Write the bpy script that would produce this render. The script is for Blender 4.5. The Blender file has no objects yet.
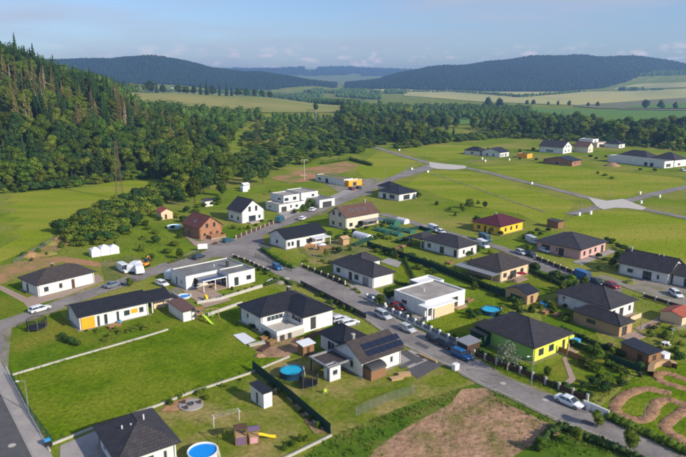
import bpy, math, random
import numpy as np
from mathutils import Vector, Matrix
R = math.radians
rnd = random.Random(7)
S = bpy.context.scene
COL = S.collection
# ------------------------------------------------------------------ camera
F_PX, HOR, CAM_H = 620.0, 84.0, 50.0
PIT = math.atan((228.5 - HOR) / F_PX)
cd = bpy.data.cameras.new('camera'); cam = bpy.data.objects.new('camera', cd); COL.objects.link(cam)
cam.location = (0, 0, CAM_H); cam.rotation_euler = (R(90) - PIT, 0, 0)
cd.sensor_width = 36; cd.lens = F_PX / 686 * 36; cd.clip_start = 1; cd.clip_end = 40000
S.camera = cam
cd.dof.use_dof = True; cd.dof.focus_distance = 420; cd.dof.aperture_fstop = .16
# ------------------------------------------------------------------ light
SUN_AZ, SUN_EL = -36.0, 27.0        # azimuth from +x (degrees, counter-clockwise), elevation
sd = Vector((math.cos(R(SUN_AZ)) * math.cos(R(SUN_EL)), math.sin(R(SUN_AZ)) * math.cos(R(SUN_EL)), math.sin(R(SUN_EL))))
sl = bpy.data.lights.new('sun', 'SUN'); sun = bpy.data.objects.new('sun', sl); COL.objects.link(sun)
sl.energy = 4.7; sl.angle = R(0.6); sl.color = (1.0, 0.9, 0.74)
sun.rotation_euler = sd.to_track_quat('Z', 'Y').to_euler(); sun.location = (0, 0, 400)
W = bpy.data.worlds.new('World'); S.world = W; W.use_nodes = True
nt = W.node_tree; N = nt.nodes; LK = nt.links; N.clear()
sky = N.new('ShaderNodeTexSky'); sky.sky_type = 'NISHITA'; sky.sun_disc = False
sky.sun_elevation = R(SUN_EL); sky.sun_rotation = math.atan2(sd.x, sd.y)
sky.altitude = 400; sky.air_density = 1.15; sky.dust_density = 0.7; sky.ozone_density = 3.2
tcw = N.new('ShaderNodeTexCoord')
mpw = N.new('ShaderNodeMapping'); mpw.inputs['Scale'].default_value = (13, 13, 34)
noi = N.new('ShaderNodeTexNoise'); noi.inputs['Scale'].default_value = 2.6; noi.inputs['Detail'].default_value = 6; noi.inputs['Roughness'].default_value = .58
rmp = N.new('ShaderNodeMapRange'); rmp.inputs[1].default_value = .54; rmp.inputs[2].default_value = .66
LK.new(tcw.outputs['Generated'], mpw.inputs[0]); LK.new(mpw.outputs[0], noi.inputs['Vector']); LK.new(noi.outputs[0], rmp.inputs[0])
sep = N.new('ShaderNodeSeparateXYZ'); LK.new(tcw.outputs['Generated'], sep.inputs[0])
band = N.new('ShaderNodeValToRGB'); cr = band.color_ramp       # cumulus tops low over the horizon all the way round
cr.elements[0].position = 0.0; cr.elements[0].color = (0.2, .2, .2, 1)
for p, v in ((.02, .9), (.04, .8), (.062, .0)):
    e = cr.elements.new(p); e.color = (v, v, v, 1)
cr.elements[-1].position = 1.0; cr.elements[-1].color = (0, 0, 0, 1)
LK.new(sep.outputs['Z'], band.inputs[0])
mul = N.new('ShaderNodeMath'); mul.operation = 'MULTIPLY'; LK.new(rmp.outputs[0], mul.inputs[0]); LK.new(band.outputs[0], mul.inputs[1])
# thin high veil
mp2 = N.new('ShaderNodeMapping'); mp2.inputs['Scale'].default_value = (1.4, 1.4, 11); mp2.inputs['Rotation'].default_value = (0.12, .1, 0)
n2 = N.new('ShaderNodeTexNoise'); n2.inputs['Scale'].default_value = 2.0; n2.inputs['Detail'].default_value = 5
LK.new(tcw.outputs['Generated'], mp2.inputs[0]); LK.new(mp2.outputs[0], n2.inputs['Vector'])
r2 = N.new('ShaderNodeMapRange'); r2.inputs[1].default_value = .42; r2.inputs[2].default_value = .66; r2.inputs[4].default_value = .7
LK.new(n2.outputs[0], r2.inputs[0])
mx0 = N.new('ShaderNodeMixRGB'); mx0.inputs[2].default_value = (3.9, 4.1, 4.9, 1)
tint = N.new('ShaderNodeMixRGB'); tint.blend_type = 'MULTIPLY'; tint.inputs[0].default_value = 1; tint.inputs[2].default_value = (.8, .86, 1.06, 1)
LK.new(sky.outputs[0], tint.inputs[1]); LK.new(r2.outputs[0], mx0.inputs[0]); LK.new(tint.outputs[0], mx0.inputs[1])
mx = N.new('ShaderNodeMixRGB'); mx.inputs[2].default_value = (7.4, 6.3, 6.6, 1)
LK.new(mul.outputs[0], mx.inputs[0]); LK.new(mx0.outputs[0], mx.inputs[1])
bg = N.new('ShaderNodeBackground'); bg.inputs[1].default_value = 0.112
wo = N.new('ShaderNodeOutputWorld'); LK.new(mx.outputs[0], bg.inputs[0]); LK.new(bg.outputs[0], wo.inputs[0])
S.view_settings.view_transform = 'Standard'; S.view_settings.look = 'None'
S.view_settings.exposure = 0.36; S.view_settings.gamma = 1.0
S.cycles.max_bounces = 5; S.cycles.diffuse_bounces = 2; S.cycles.glossy_bounces = 2; S.cycles.transmission_bounces = 3
S.cycles.transparent_max_bounces = 8; S.cycles.volume_bounces = 0
S.cycles.use_denoising = True; S.cycles.caustics_reflective = False; S.cycles.caustics_refractive = False
S.cycles.pixel_filter_type = 'BLACKMAN_HARRIS'; S.cycles.filter_width = 1.7

# ------------------------------------------------------------------ terrain function
TY = [0, 300, 340, 400, 480, 600, 750, 900, 1100, 1400, 1800, 2300, 2800, 3200, 3600, 4500, 6000, 7500, 12000]
TU = [-.8, -.55, -.4, -.3, -.15, 0, .15, .3, .45, .55, .8]
TZ = [
 [0, 2, 12, 40, 70, 74, 64, 60, 60, 60, 60, 60, 100, 150, 170, 100, 100, 150, 150],
 [0, 0, 6, 37, 68, 70, 60, 50, 50, 50, 50, 60, 100, 140, 150, 90, 100, 200, 150],
 [0, 0, 0, 16, 40, 48, 46, 43, 40, 30, 20, 20, 60, 165, 172, 90, 90, 200, 150],
 [0, 0, 0, 4, 12, 19, 25, 28, 34, 26, 10, 10, 60, 178, 186, 80, 80, 200, 150],
 [0, 0, 0, 0, 2, 7, 13, 17, 28, 16, 0, 0, 20, 90, 98, 50, 60, 215, 150],
 [0, 0, 0, 0, 0, 0, 3, 8, 13, 4, -8, 8, 20, 28, 32, 40, 60, 215, 150],
 [0, 0, 0, 0, 0, 0, 0, 0, 0, 0, 3, 10, 15, 80, 138, 90, 80, 200, 150],
 [0, 0, 0, 0, 0, 0, 0, 0, 0, 0, 4, 12, 18, 120, 196, 120, 80, 180, 150],
 [0, 0, 0, 0, 0, 0, 0, 0, 0, 2, 6, 18, 32, 100, 184, 110, 80, 160, 150],
 [0, 0, 0, 0, 0, 0, 0, 0, 0, 4, 12, 34, 64, 92, 130, 90, 80, 150, 150],
 [0, 0, 0, 0, 0, 0, 0, 0, 0, 4, 12, 34, 60, 70, 90, 80, 80, 150, 150]]
TY = np.array(TY, float); TU = np.array(TU); TZ = np.array(TZ, float)
def terr(x, y):
    x = np.asarray(x, float); y = np.asarray(y, float)
    yy = np.clip(y, 0, 11999); u = np.clip(x / np.maximum(yy, 200), -.8, .7999)
    i = np.clip(np.searchsorted(TU, u, side='right') - 1, 0, len(TU) - 2)
    j = np.clip(np.searchsorted(TY, yy, side='right') - 1, 0, len(TY) - 2)
    a = (u - TU[i]) / (TU[i + 1] - TU[i]); b = (yy - TY[j]) / (TY[j + 1] - TY[j])
    a = a * a * (3 - 2 * a); bb = .5 * b + .5 * b * b * (3 - 2 * b)
    z = (TZ[i, j] * (1 - a) + TZ[i + 1, j] * a) * (1 - bb) + (TZ[i, j + 1] * (1 - a) + TZ[i + 1, j + 1] * a) * bb
    k = np.clip((yy - 2600) / 800, 0, 1)
    z = z + k * (5 * np.sin(x / 97 + 1.3) * np.sin(y / 131) + 3.5 * np.sin(x / 41 + y / 63) + 9 * np.sin(x / 310 + 2))
    return z
_TY = TY.tolist(); _TU = TU.tolist(); _TZ = TZ.tolist()
from bisect import bisect_right
def tz(x, y):
    yy = min(max(y, 0.0), 11999.0); u = min(max(x / max(yy, 200.0), -.8), .7999)
    i = min(max(bisect_right(_TU, u) - 1, 0), len(_TU) - 2); j = min(max(bisect_right(_TY, yy) - 1, 0), len(_TY) - 2)
    a = (u - _TU[i]) / (_TU[i + 1] - _TU[i]); b = (yy - _TY[j]) / (_TY[j + 1] - _TY[j])
    a = a * a * (3 - 2 * a); bb = .5 * b + .5 * b * b * (3 - 2 * b)
    z = (_TZ[i][j] * (1 - a) + _TZ[i + 1][j] * a) * (1 - bb) + (_TZ[i][j + 1] * (1 - a) + _TZ[i + 1][j + 1] * a) * bb
    if yy > 2600:
        k = min((yy - 2600) / 800, 1)
        z += k * (5 * math.sin(x / 97 + 1.3) * math.sin(y / 131) + 3.5 * math.sin(x / 41 + y / 63) + 9 * math.sin(x / 310 + 2))
    return z
def ray(px, py):
    x = (px - 343) / F_PX; y = -(py - 228.5) / F_PX
    return x, math.cos(PIT) + y * math.sin(PIT), -math.sin(PIT) + y * math.cos(PIT)
def G(px, py, z=0.0):
    """point of the photograph -> point of the world at height z"""
    d = ray(px, py); t = (z - CAM_H) / d[2]
    return Vector((d[0] * t, d[1] * t, z))
def GT(px, py, far=9000):
    """point of the photograph -> point on the terrain"""
    d = ray(px, py); t = 60.0; last = t
    while t < far:
        if CAM_H + d[2] * t < tz(d[0] * t, d[1] * t):
            a, b = last, t
            for _ in range(20):
                m = (a + b) / 2
                if CAM_H + d[2] * m < tz(d[0] * m, d[1] * m): b = m
                else: a = m
            return Vector((d[0] * b, d[1] * b, tz(d[0] * b, d[1] * b)))
        last = t; t *= 1.012
    return Vector((d[0] * far, d[1] * far, tz(d[0] * far, d[1] * far)))
def proj(x, y, z):
    c, s = math.cos(PIT), math.sin(PIT); dz = z - CAM_H
    dep = y * c - dz * s; up = y * s + dz * c
    return 343 + F_PX * x / dep, 228.5 - F_PX * up / dep
def inpoly(x, y, P):
    c = False; n = len(P)
    for i in range(n):
        x1, y1 = P[i]; x2, y2 = P[i - 1]
        if (y1 > y) != (y2 > y) and x < (x2 - x1) * (y - y1) / (y2 - y1) + x1: c = not c
    return c
# ------------------------------------------------------------------ materials
MATS = {}
def mat(name, col, col2=None, scale=4.0, rough=.8, bump=0.0, bscale=None, spec=.3, metal=0.0, coords='Object',
        objvar=0.0, detail=4, col3=None, scale3=.05, lo=.35, hi=.65, trans=0.0, stretch=None, fine=0.0):
    if name in MATS: return MATS[name]
    m = bpy.data.materials.new(name); m.use_nodes = True; n = m.node_tree.nodes; l = m.node_tree.links
    b = n['Principled BSDF']; b.inputs['Roughness'].default_value = rough; b.inputs['Specular IOR Level'].default_value = spec
    b.inputs['Metallic'].default_value = metal
    if coords == 'World':
        g = n.new('ShaderNodeNewGeometry'); vec = g.outputs['Position']
    else:
        t = n.new('ShaderNodeTexCoord'); vec = t.outputs['Object']
    if stretch:
        mp = n.new('ShaderNodeMapping'); mp.inputs['Scale'].default_value = stretch[:3]
        if len(stretch) > 3: mp.inputs['Rotation'].default_value = (0, 0, stretch[3])
        l.new(vec, mp.inputs[0]); vec = mp.outputs[0]
    c = None
    if col2 is not None:
        no = n.new('ShaderNodeTexNoise'); no.inputs['Scale'].default_value = scale; no.inputs['Detail'].default_value = detail
        no.inputs['Roughness'].default_value = .62
        l.new(vec, no.inputs['Vector'])
        mr = n.new('ShaderNodeMapRange'); mr.inputs[1].default_value = lo; mr.inputs[2].default_value = hi
        l.new(no.outputs[0], mr.inputs[0])
        mi = n.new('ShaderNodeMixRGB'); mi.inputs[1].default_value = (*col, 1); mi.inputs[2].default_value = (*col2, 1)
        l.new(mr.outputs[0], mi.inputs[0]); c = mi.outputs[0]
        if col3 is not None:
            n3 = n.new('ShaderNodeTexNoise'); n3.inputs['Scale'].default_value = scale3; n3.inputs['Detail'].default_value = 5
            l.new(vec, n3.inputs['Vector'])
            m3 = n.new('ShaderNodeMapRange'); m3.inputs[1].default_value = .44; m3.inputs[2].default_value = .66
            l.new(n3.outputs[0], m3.inputs[0])
            x3 = n.new('ShaderNodeMixRGB'); x3.inputs[2].default_value = (*col3, 1)
            l.new(m3.outputs[0], x3.inputs[0]); l.new(c, x3.inputs[1]); c = x3.outputs[0]
    if fine:
        nf = n.new('ShaderNodeTexNoise'); nf.inputs['Scale'].default_value = 1.3; nf.inputs['Detail'].default_value = 8; nf.inputs['Roughness'].default_value = .75
        g2 = n.new('ShaderNodeNewGeometry'); l.new(g2.outputs['Position'], nf.inputs['Vector'])
        mf = n.new('ShaderNodeMapRange'); mf.inputs[1].default_value = .3; mf.inputs[2].default_value = .7; mf.inputs[3].default_value = 1 - fine; mf.inputs[4].default_value = 1 + fine
        l.new(nf.outputs[0], mf.inputs[0]); xf = n.new('ShaderNodeVectorMath'); xf.operation = 'SCALE'
        l.new(c, xf.inputs[0]); l.new(mf.outputs[0], xf.inputs['Scale']); c = xf.outputs[0]
    if objvar:
        oi = n.new('ShaderNodeObjectInfo'); hs = n.new('ShaderNodeHueSaturation')
        a = n.new('ShaderNodeMapRange'); a.inputs[3].default_value = 1 - objvar; a.inputs[4].default_value = 1 + objvar
        l.new(oi.outputs['Random'], a.inputs[0]); l.new(a.outputs[0], hs.inputs['Value'])
        h = n.new('ShaderNodeMath'); h.operation = 'MULTIPLY_ADD'; h.inputs[1].default_value = 7.31; h.inputs[2].default_value = 0
        l.new(oi.outputs['Random'], h.inputs[0])
        fr = n.new('ShaderNodeMath'); fr.operation = 'FRACT'; l.new(h.outputs[0], fr.inputs[0])
        hh = n.new('ShaderNodeMapRange'); hh.inputs[3].default_value = .5 - objvar * .09; hh.inputs[4].default_value = .5 + objvar * .02
        l.new(fr.outputs[0], hh.inputs[0]); l.new(hh.outputs[0], hs.inputs['Hue'])
        if c is None: hs.inputs['Color'].default_value = (*col, 1)
        else: l.new(c, hs.inputs['Color'])
        c = hs.outputs[0]
    if c is None: b.inputs['Base Color'].default_value = (*col, 1)
    else: l.new(c, b.inputs['Base Color'])
    if bump:
        bn = n.new('ShaderNodeTexNoise'); bn.inputs['Scale'].default_value = bscale or scale * 3; bn.inputs['Detail'].default_value = 5
        l.new(vec, bn.inputs['Vector'])
        bu = n.new('ShaderNodeBump'); bu.inputs['Strength'].default_value = min(1, bump); bu.inputs['Distance'].default_value = max(.02, bump * .3)
        l.new(bn.outputs[0], bu.inputs['Height']); l.new(bu.outputs[0], b.inputs['Normal'])
    if trans:
        tr = n.new('ShaderNodeBsdfTranslucent'); ms = n.new('ShaderNodeMixShader'); ms.inputs[0].default_value = trans
        if c is None: tr.inputs[0].default_value = (*col, 1)
        else: l.new(c, tr.inputs[0])
        o = n['Material Output']; l.new(b.outputs[0], ms.inputs[1]); l.new(tr.outputs[0], ms.inputs[2]); l.new(ms.outputs[0], o.inputs[0])
    MATS[name] = m
    return m
def tiles(name, col, col2, row=.42, length=.5, rough=.6):
    """roof tiles / cladding: rows of courses with grain in colour and relief"""
    if name in MATS: return MATS[name]
    m = mat(name, col, col2, scale=.8, rough=rough, detail=8, fine=.22, objvar=0 if 'brick' in name else .1)
    n = m.node_tree.nodes; l = m.node_tree.links; b = n['Principled BSDF']
    t = n.new('ShaderNodeTexCoord'); br = n.new('ShaderNodeTexBrick'); br.inputs['Scale'].default_value = 1
    br.inputs['Brick Width'].default_value = length; br.inputs['Row Height'].default_value = row; br.inputs['Mortar Size'].default_value = .05
    br.inputs['Color1'].default_value = (.6, .6, .6, 1); br.inputs['Color2'].default_value = (1, 1, 1, 1); br.inputs['Mortar'].default_value = (.25, .25, .25, 1)
    l.new(t.outputs['Object'], br.inputs['Vector'])
    old = b.inputs['Base Color'].links[0].from_socket
    mi = n.new('ShaderNodeMixRGB'); mi.blend_type = 'MULTIPLY'; mi.inputs[0].default_value = .6
    l.new(old, mi.inputs[1]); l.new(br.outputs[0], mi.inputs[2]); l.new(mi.outputs[0], b.inputs['Base Color'])
    bu = n.new('ShaderNodeBump'); bu.inputs['Strength'].default_value = .5; bu.inputs['Distance'].default_value = .03
    l.new(br.outputs[0], bu.inputs['Height']); l.new(bu.outputs[0], b.inputs['Normal'])
    return m
def M_(k): return MATS[k]
# setting
mat('meadow', (.175, .235, .018), (.12, .18, .015), scale=.09, rough=.95, bump=.6, bscale=1.2, coords='World', col3=(.27, .25, .06), scale3=.025, spec=.0, fine=.5)
mat('pasture', (.23, .28, .018), (.17, .235, .014), scale=.1, rough=.95, bump=.6, bscale=1.5, coords='World', col3=(.3, .29, .045), scale3=.04, spec=.0, stretch=(.35, 1.4, 1, .6), fine=.45)
mat('lawn', (.115, .19, .009), (.082, .15, .008), scale=.3, rough=.95, bump=.5, bscale=2.5, coords='World', col3=(.19, .2, .025), scale3=.07, spec=.0, fine=.5)
mat('lush', (.135, .205, .007), (.085, .15, .006), scale=.3, rough=.95, bump=.8, bscale=1.6, coords='World', col3=(.19, .225, .02), scale3=.07, spec=.0, fine=.5)
mat('dry_lawn', (.17, .2, .022), (.115, .165, .014), scale=.2, rough=.95, bump=.4, bscale=2.5, coords='World', col3=(.31, .245, .09), scale3=.13, spec=.0, fine=.5)
mat('verge', (.16, .18, .04), (.11, .145, .03), scale=.5, rough=.95, bump=.5, bscale=3, coords='World', col3=(.27, .21, .1), scale3=.15, spec=.05, fine=.45)
mat('soil', (.44, .27, .17), (.29, .18, .115), scale=.14, rough=1, bump=1, bscale=.9, coords='World', col3=(.2, .17, .06), scale3=.2, spec=.0, detail=8, fine=.45)
mat('soil_red', (.44, .24, .12), (.33, .19, .1), scale=.4, rough=1, bump=.6, bscale=1.3, coords='World', spec=.05, detail=8, col3=(.17, .2, .04), scale3=.09, fine=.35)
mat('track_soil', (.4, .23, .135), (.27, .165, .095), scale=.6, rough=1, bump=.8, bscale=1.4, coords='World', spec=.0, detail=8, fine=.4)
mat('asphalt', (.185, .168, .158), (.245, .222, .208), scale=.35, rough=.9, bump=.15, bscale=9, coords='World', spec=.1, detail=9, col3=(.29, .265, .245), scale3=.12, fine=.2)
mat('asphalt_dark', (.085, .085, .09), (.115, .11, .115), scale=.6, rough=.9, bump=.15, bscale=9, coords='World', spec=.2, detail=8)
mat('paving', (.36, .33, .31), (.28, .26, .245), scale=1.6, rough=.9, bump=.2, bscale=6, coords='World', spec=.2, detail=7, col3=(.4, .36, .33), scale3=.2)
mat('paving_pink', (.4, .29, .23), (.33, .25, .2), scale=1.2, rough=.9, bump=.2, bscale=6, coords='World', spec=.2, detail=7)
mat('concrete', (.5, .47, .42), (.4, .38, .34), scale=1.5, rough=.85, bump=.15, bscale=8, spec=.2, detail=7)
mat('gravel', (.34, .3, .25), (.22, .2, .17), scale=2.5, rough=1, bump=.5, bscale=8, coords='World', spec=.1, detail=8, col3=(.16, .17, .07), scale3=.2)
mat('wheat', (.5, .44, .17), (.43, .4, .15), scale=.03, rough=1, coords='World', spec=.0, col3=(.36, .37, .14), scale3=.004, stretch=(1, .3, 1, .2))
mat('plaza_paving', (.56, .52, .47), (.47, .44, .4), scale=.8, rough=.9, coords='World', spec=.1, fine=.1)
mat('hay', (.33, .29, .1), (.25, .25, .07), scale=.08, rough=1, coords='World', spec=.05, col3=(.2, .22, .06), scale3=.01, stretch=(.3, 1.2, 1, .1))
mat('crop_green', (.13, .23, .05), (.11, .2, .045), scale=.03, rough=1, coords='World', spec=.0)
mat('fallow', (.2, .19, .1), (.16, .17, .08), scale=.02, rough=1, coords='World', spec=.05)
# buildings
mat('white_render', (.78, .77, .74), (.7, .69, .66), scale=.7, rough=.85, bump=.05, bscale=20, detail=6, col3=(.66, .64, .6), scale3=.5, fine=.05)
mat('cream_render', (.68, .6, .48), (.62, .55, .43), scale=.7, rough=.85)
mat('sand_render', (.7, .52, .34), (.62, .47, .31), scale=.7, rough=.85)
mat('pink_render', (.6, .36, .32), (.54, .33, .29), scale=.7, rough=.85)
mat('yellow_render', (.85, .52, .03), (.78, .47, .03), scale=.7, rough=.8)
mat('lemon_render', (.68, .72, .1), (.62, .67, .09), scale=.7, rough=.8)
mat('lime_render', (.34, .55, .13), (.3, .5, .12), scale=.7, rough=.8)
mat('orange_panel', (.9, .38, .02), (.8, .33, .02), scale=.7, rough=.6)
mat('grey_render', (.3, .29, .28), (.25, .245, .24), scale=.7, rough=.85)
tiles('red_brick', (.68, .33, .18), (.55, .26, .14), .09, .28)
tiles('roof_slate', (.062, .056, .062), (.045, .042, .048))
tiles('roof_brown', (.085, .068, .062), (.062, .052, .05))
tiles('roof_black', (.028, .029, .036), (.02, .021, .028), rough=.45)
tiles('roof_red', (.21, .07, .045), (.15, .055, .04))
tiles('roof_tan', (.19, .105, .075), (.14, .08, .06))
tiles('roof_wine', (.13, .025, .04), (.095, .02, .033))
tiles('roof_orange', (.5, .12, .07), (.4, .1, .06))
mat('roof_grey', (.33, .3, .27), (.26, .24, .22), scale=.5, rough=.9, detail=7, col3=(.4, .37, .34), scale3=.3)
mat('roof_membrane', (.17, .175, .17), (.13, .135, .135), scale=.5, rough=.8, detail=7, col3=(.22, .22, .21), scale3=.25)
mat('white_paint', (.8, .8, .8), rough=.5)
mat('dark_metal', (.04, .042, .045), (.06, .06, .062), scale=3, rough=.5)
mat('grey_metal', (.32, .33, .34), (.26, .27, .28), scale=3, rough=.45, metal=.3)
mat('glass', (.03, .045, .06), rough=.08, spec=.9)
mat('blue_glass', (.03, .05, .13), rough=.12, spec=.8)
mat('solar', (.012, .016, .035), rough=.18, spec=.7)
mat('wood', (.28, .15, .075), (.2, .11, .055), scale=2, rough=.8, stretch=(1, 1, 8))
mat('wood_pale', (.5, .33, .17), (.4, .26, .14), scale=2, rough=.8, stretch=(1, 1, 8))
mat('wood_dark', (.09, .05, .035), (.06, .035, .025), scale=2, rough=.8)
mat('green_screen', (.012, .055, .035), (.01, .04, .028), scale=2, rough=.8)
mat('green_net', (.03, .16, .1), (.02, .11, .075), scale=2, rough=.7)
mat('water', (.01, .42, .62), (.01, .36, .55), scale=.8, rough=.2, spec=.25, bump=.25, bscale=2.2)
mat('water_blue', (.005, .3, .85), (.005, .25, .75), scale=.8, rough=.2, spec=.25, bump=.25, bscale=2.2)
mat('pool_wall', (.03, .09, .18), rough=.4)
mat('tyre', (.02, .02, .02), rough=.8); mat('rim', (.35, .35, .36), rough=.35, metal=.6)
mat('lamp_red', (.4, .01, .01), rough=.3); mat('lamp_clear', (.7, .7, .7), rough=.15)
for k, c in dict(car_white=(.75, .76, .78), car_silver=(.5, .53, .56), car_blue=(.015, .13, .34), car_red=(.28, .012, .02), car_dark=(.025, .035, .045),
                 car_teal=(.02, .1, .14), car_bluegrey=(.16, .2, .25), plastic_yellow=(.8, .55, .02), plastic_orange=(.75, .28, .02), plastic_lime=(.45, .65, .05),
                 plastic_pink=(.6, .3, .35), plastic_blue=(.05, .35, .7), tarp_white=(.72, .74, .78), plastic_purple=(.16, .1, .18), black=(.012, .012, .014)).items():
    mat(k, c, rough=.3 if k.startswith('car') else .5, spec=.5)
# foliage
mat('leaf_green', (.105, .17, .016), (.062, .118, .013), scale=.55, rough=.75, objvar=.4, trans=.25, spec=.1)
mat('leaf_light', (.16, .22, .022), (.115, .175, .018), scale=.55, rough=.75, objvar=.25, trans=.25, spec=.15)
mat('leaf_dark', (.045, .1, .02), (.03, .072, .016), scale=.6, rough=.75, objvar=.28, trans=.18, spec=.15)
mat('leaf_silver', (.25, .29, .2), (.17, .22, .13), scale=.8, rough=.75, objvar=.1, trans=.2, spec=.1)
mat('needle', (.03, .075, .026), (.05, .095, .026), scale=.8, rough=.8, objvar=.3, trans=.1, spec=.1)
mat('needle_rust', (.25, .21, .08), (.16, .17, .045), scale=.6, rough=.85, objvar=.3, trans=.15, spec=.0)
mat('dead_twig', (.42, .31, .2), (.32, .24, .16), scale=.8, rough=.95, objvar=.2)
mat('bark', (.13, .09, .06), (.08, .06, .045), scale=3, rough=.95, objvar=.2)
mat('bark_pale', (.36, .29, .2), (.26, .21, .15), scale=3, rough=.95, objvar=.2)
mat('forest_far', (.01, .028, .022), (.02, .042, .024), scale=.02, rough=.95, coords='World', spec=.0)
mat('forest_mid', (.05, .1, .02), (.075, .13, .022), scale=.05, rough=.95, coords='World', spec=.0)
mat('weeds', (.12, .21, .016), (.075, .15, .014), scale=.5, rough=.9, coords='World', trans=.2, spec=.05, col3=(.22, .22, .05), scale3=.15)
mat('forest_floor', (.04, .065, .016), (.07, .085, .025), scale=.3, rough=1, coords='World', spec=.0, fine=.4)
mat('rusty_steel', (.16, .11, .075), (.12, .085, .06), scale=2, rough=.9)
mat('flowers', (.45, .4, .06), (.2, .25, .05), scale=3, rough=.9, trans=.15)
# ------------------------------------------------------------------ geometry helpers
class MB:
    def __init__(s): s.v = []; s.f = []
    def quad(s, *p):
        n = len(s.v); s.v += [tuple(q) for q in p]; s.f.append(tuple(range(n, n + len(p)))); return s
    def box(s, x0, x1, y0, y1, z0, z1):
        n = len(s.v)
        s.v += [(x0, y0, z0), (x1, y0, z0), (x1, y1, z0), (x0, y1, z0), (x0, y0, z1), (x1, y0, z1), (x1, y1, z1), (x0, y1, z1)]
        s.f += [tuple(n + i for i in q) for q in ((0, 3, 2, 1), (4, 5, 6, 7), (0, 1, 5, 4), (1, 2, 6, 5), (2, 3, 7, 6), (3, 0, 4, 7))]
        return s
    def prism(s, poly, z0, z1):
        n = len(s.v); k = len(poly)
        s.v += [(p[0], p[1], z0) for p in poly] + [(p[0], p[1], z1) for p in poly]
        s.f.append(tuple(n + k - 1 - i for i in range(k))); s.f.append(tuple(n + k + i for i in range(k)))
        for i in range(k):
            j = (i + 1) % k; s.f.append((n + i, n + j, n + k + j, n + k + i))
        return s
    def tube(s, p, q, r0, r1=None, k=6):
        r1 = r0 if r1 is None else r1; p = Vector(p); q = Vector(q); d = (q - p).normalized()
        a = d.orthogonal().normalized(); b = d.cross(a); n = len(s.v)
        for c, r in ((p, r0), (q, r1)):
            for i in range(k):
                t = 2 * math.pi * i / k; s.v.append(tuple(c + a * math.cos(t) * r + b * math.sin(t) * r))
        for i in range(k):
            j = (i + 1) % k; s.f.append((n + i, n + j, n + k + j, n + k + i))
        s.f.append(tuple(n + k - 1 - i for i in range(k))); s.f.append(tuple(n + k + i for i in range(k)))
        return s
    def lathe(s, prof, k=20, cx=0, cy=0):
        n = len(s.v)
        for r, z in prof:
            for i in range(k):
                t = 2 * math.pi * i / k; s.v.append((cx + r * math.cos(t), cy + r * math.sin(t), z))
        for a in range(len(prof) - 1):
            for i in range(k):
                j = (i + 1) % k; s.f.append((n + a * k + i, n + a * k + j, n + (a + 1) * k + j, n + (a + 1) * k + i))
        return s
    def ring(s, outer, inner):
        """closed frame: outer, inner are equal-length loops of 3-D points; each is (front, back) pairs"""
        n = len(s.v); k = len(outer)
        for o, i in zip(outer, inner): s.v += [o[0], o[1], i[1], i[0]]
        for a in range(k):
            b = (a + 1) % k
            for c in range(4):
                d = (c + 1) % 4; s.f.append((n + 4 * a + c, n + 4 * b + c, n + 4 * b + d, n + 4 * a + d))
        return s
    def mesh(s, name, m, smooth=False):
        me = bpy.data.meshes.new(name); me.from_pydata([tuple(v) for v in s.v], [], s.f); me.update()
        if m: me.materials.append(MATS[m] if isinstance(m, str) else m)
        if smooth: me.shade_smooth()
        return me
    def build(s, name, m, parent=None, smooth=False):
        return link(name, s.mesh(name, m, smooth), parent)
def link(name, me, parent=None, loc=None, rot=None, scale=None):
    o = bpy.data.objects.new(name, me); COL.objects.link(o)
    if parent is not None: o.parent = parent
    if loc is not None: o.location = loc
    if rot is not None: o.rotation_euler = (0, 0, rot)
    if scale is not None: o.scale = scale
    return o
def thing(name, label, cat, loc=(0, 0, 0), rot=0.0, group=None):
    o = link(name, None, None, loc, rot); return tag(o, label, cat, group)
def tag(o, label, cat, group=None):
    o['label'] = label; o['category'] = cat
    if group: o['group'] = group
    return o
def struct(o, kind='structure', label=None):
    o['kind'] = kind
    if label: o['label'] = label
    return o
def copy_tree(o, parent=None):
    c = o.copy(); COL.objects.link(c)
    if parent is not None: c.parent = parent; 
    for ch in o.children: copy_tree(ch, c)
    return c
def rectring(m, x0, x1, y0, y1, z0, z1, w):
    """flat rectangular ring lying horizontally"""
    o = [((x0, y0, z0), (x0, y0, z1)), ((x1, y0, z0), (x1, y0, z1)), ((x1, y1, z0), (x1, y1, z1)), ((x0, y1, z0), (x0, y1, z1))]
    i = [((x0 + w, y0 + w, z0), (x0 + w, y0 + w, z1)), ((x1 - w, y0 + w, z0), (x1 - w, y0 + w, z1)), ((x1 - w, y1 - w, z0), (x1 - w, y1 - w, z1)), ((x0 + w, y1 - w, z0), (x0 + w, y1 - w, z1))]
    return m.ring(o, i)
def np_mesh(name, verts, faces, m, k=3):
    me = bpy.data.meshes.new(name); nv = len(verts); nf = len(faces)
    me.vertices.add(nv); me.vertices.foreach_set('co', np.asarray(verts, np.float32).ravel())
    me.loops.add(nf * k); me.loops.foreach_set('vertex_index', np.asarray(faces, np.int32).ravel())
    me.polygons.add(nf); me.polygons.foreach_set('loop_start', np.arange(0, nf * k, k, dtype=np.int32))
    me.polygons.foreach_set('loop_total', np.full(nf, k, np.int32)); me.update(calc_edges=True)
    me.materials.append(MATS[m]); return me
_nz = [0]
def sheet(name, pts, m, z=.02, px=True, label=None):
    if z < .05 and z < .1: _nz[0] += 1; z = .004 + _nz[0] * .0016 
    P = [G(*p)[:2] for p in pts] if px else pts
    o = MB().quad(*[(a, b, z) for a, b in P]).build(name, m); struct(o)
    if label: o['label'] = label
    return o
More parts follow.
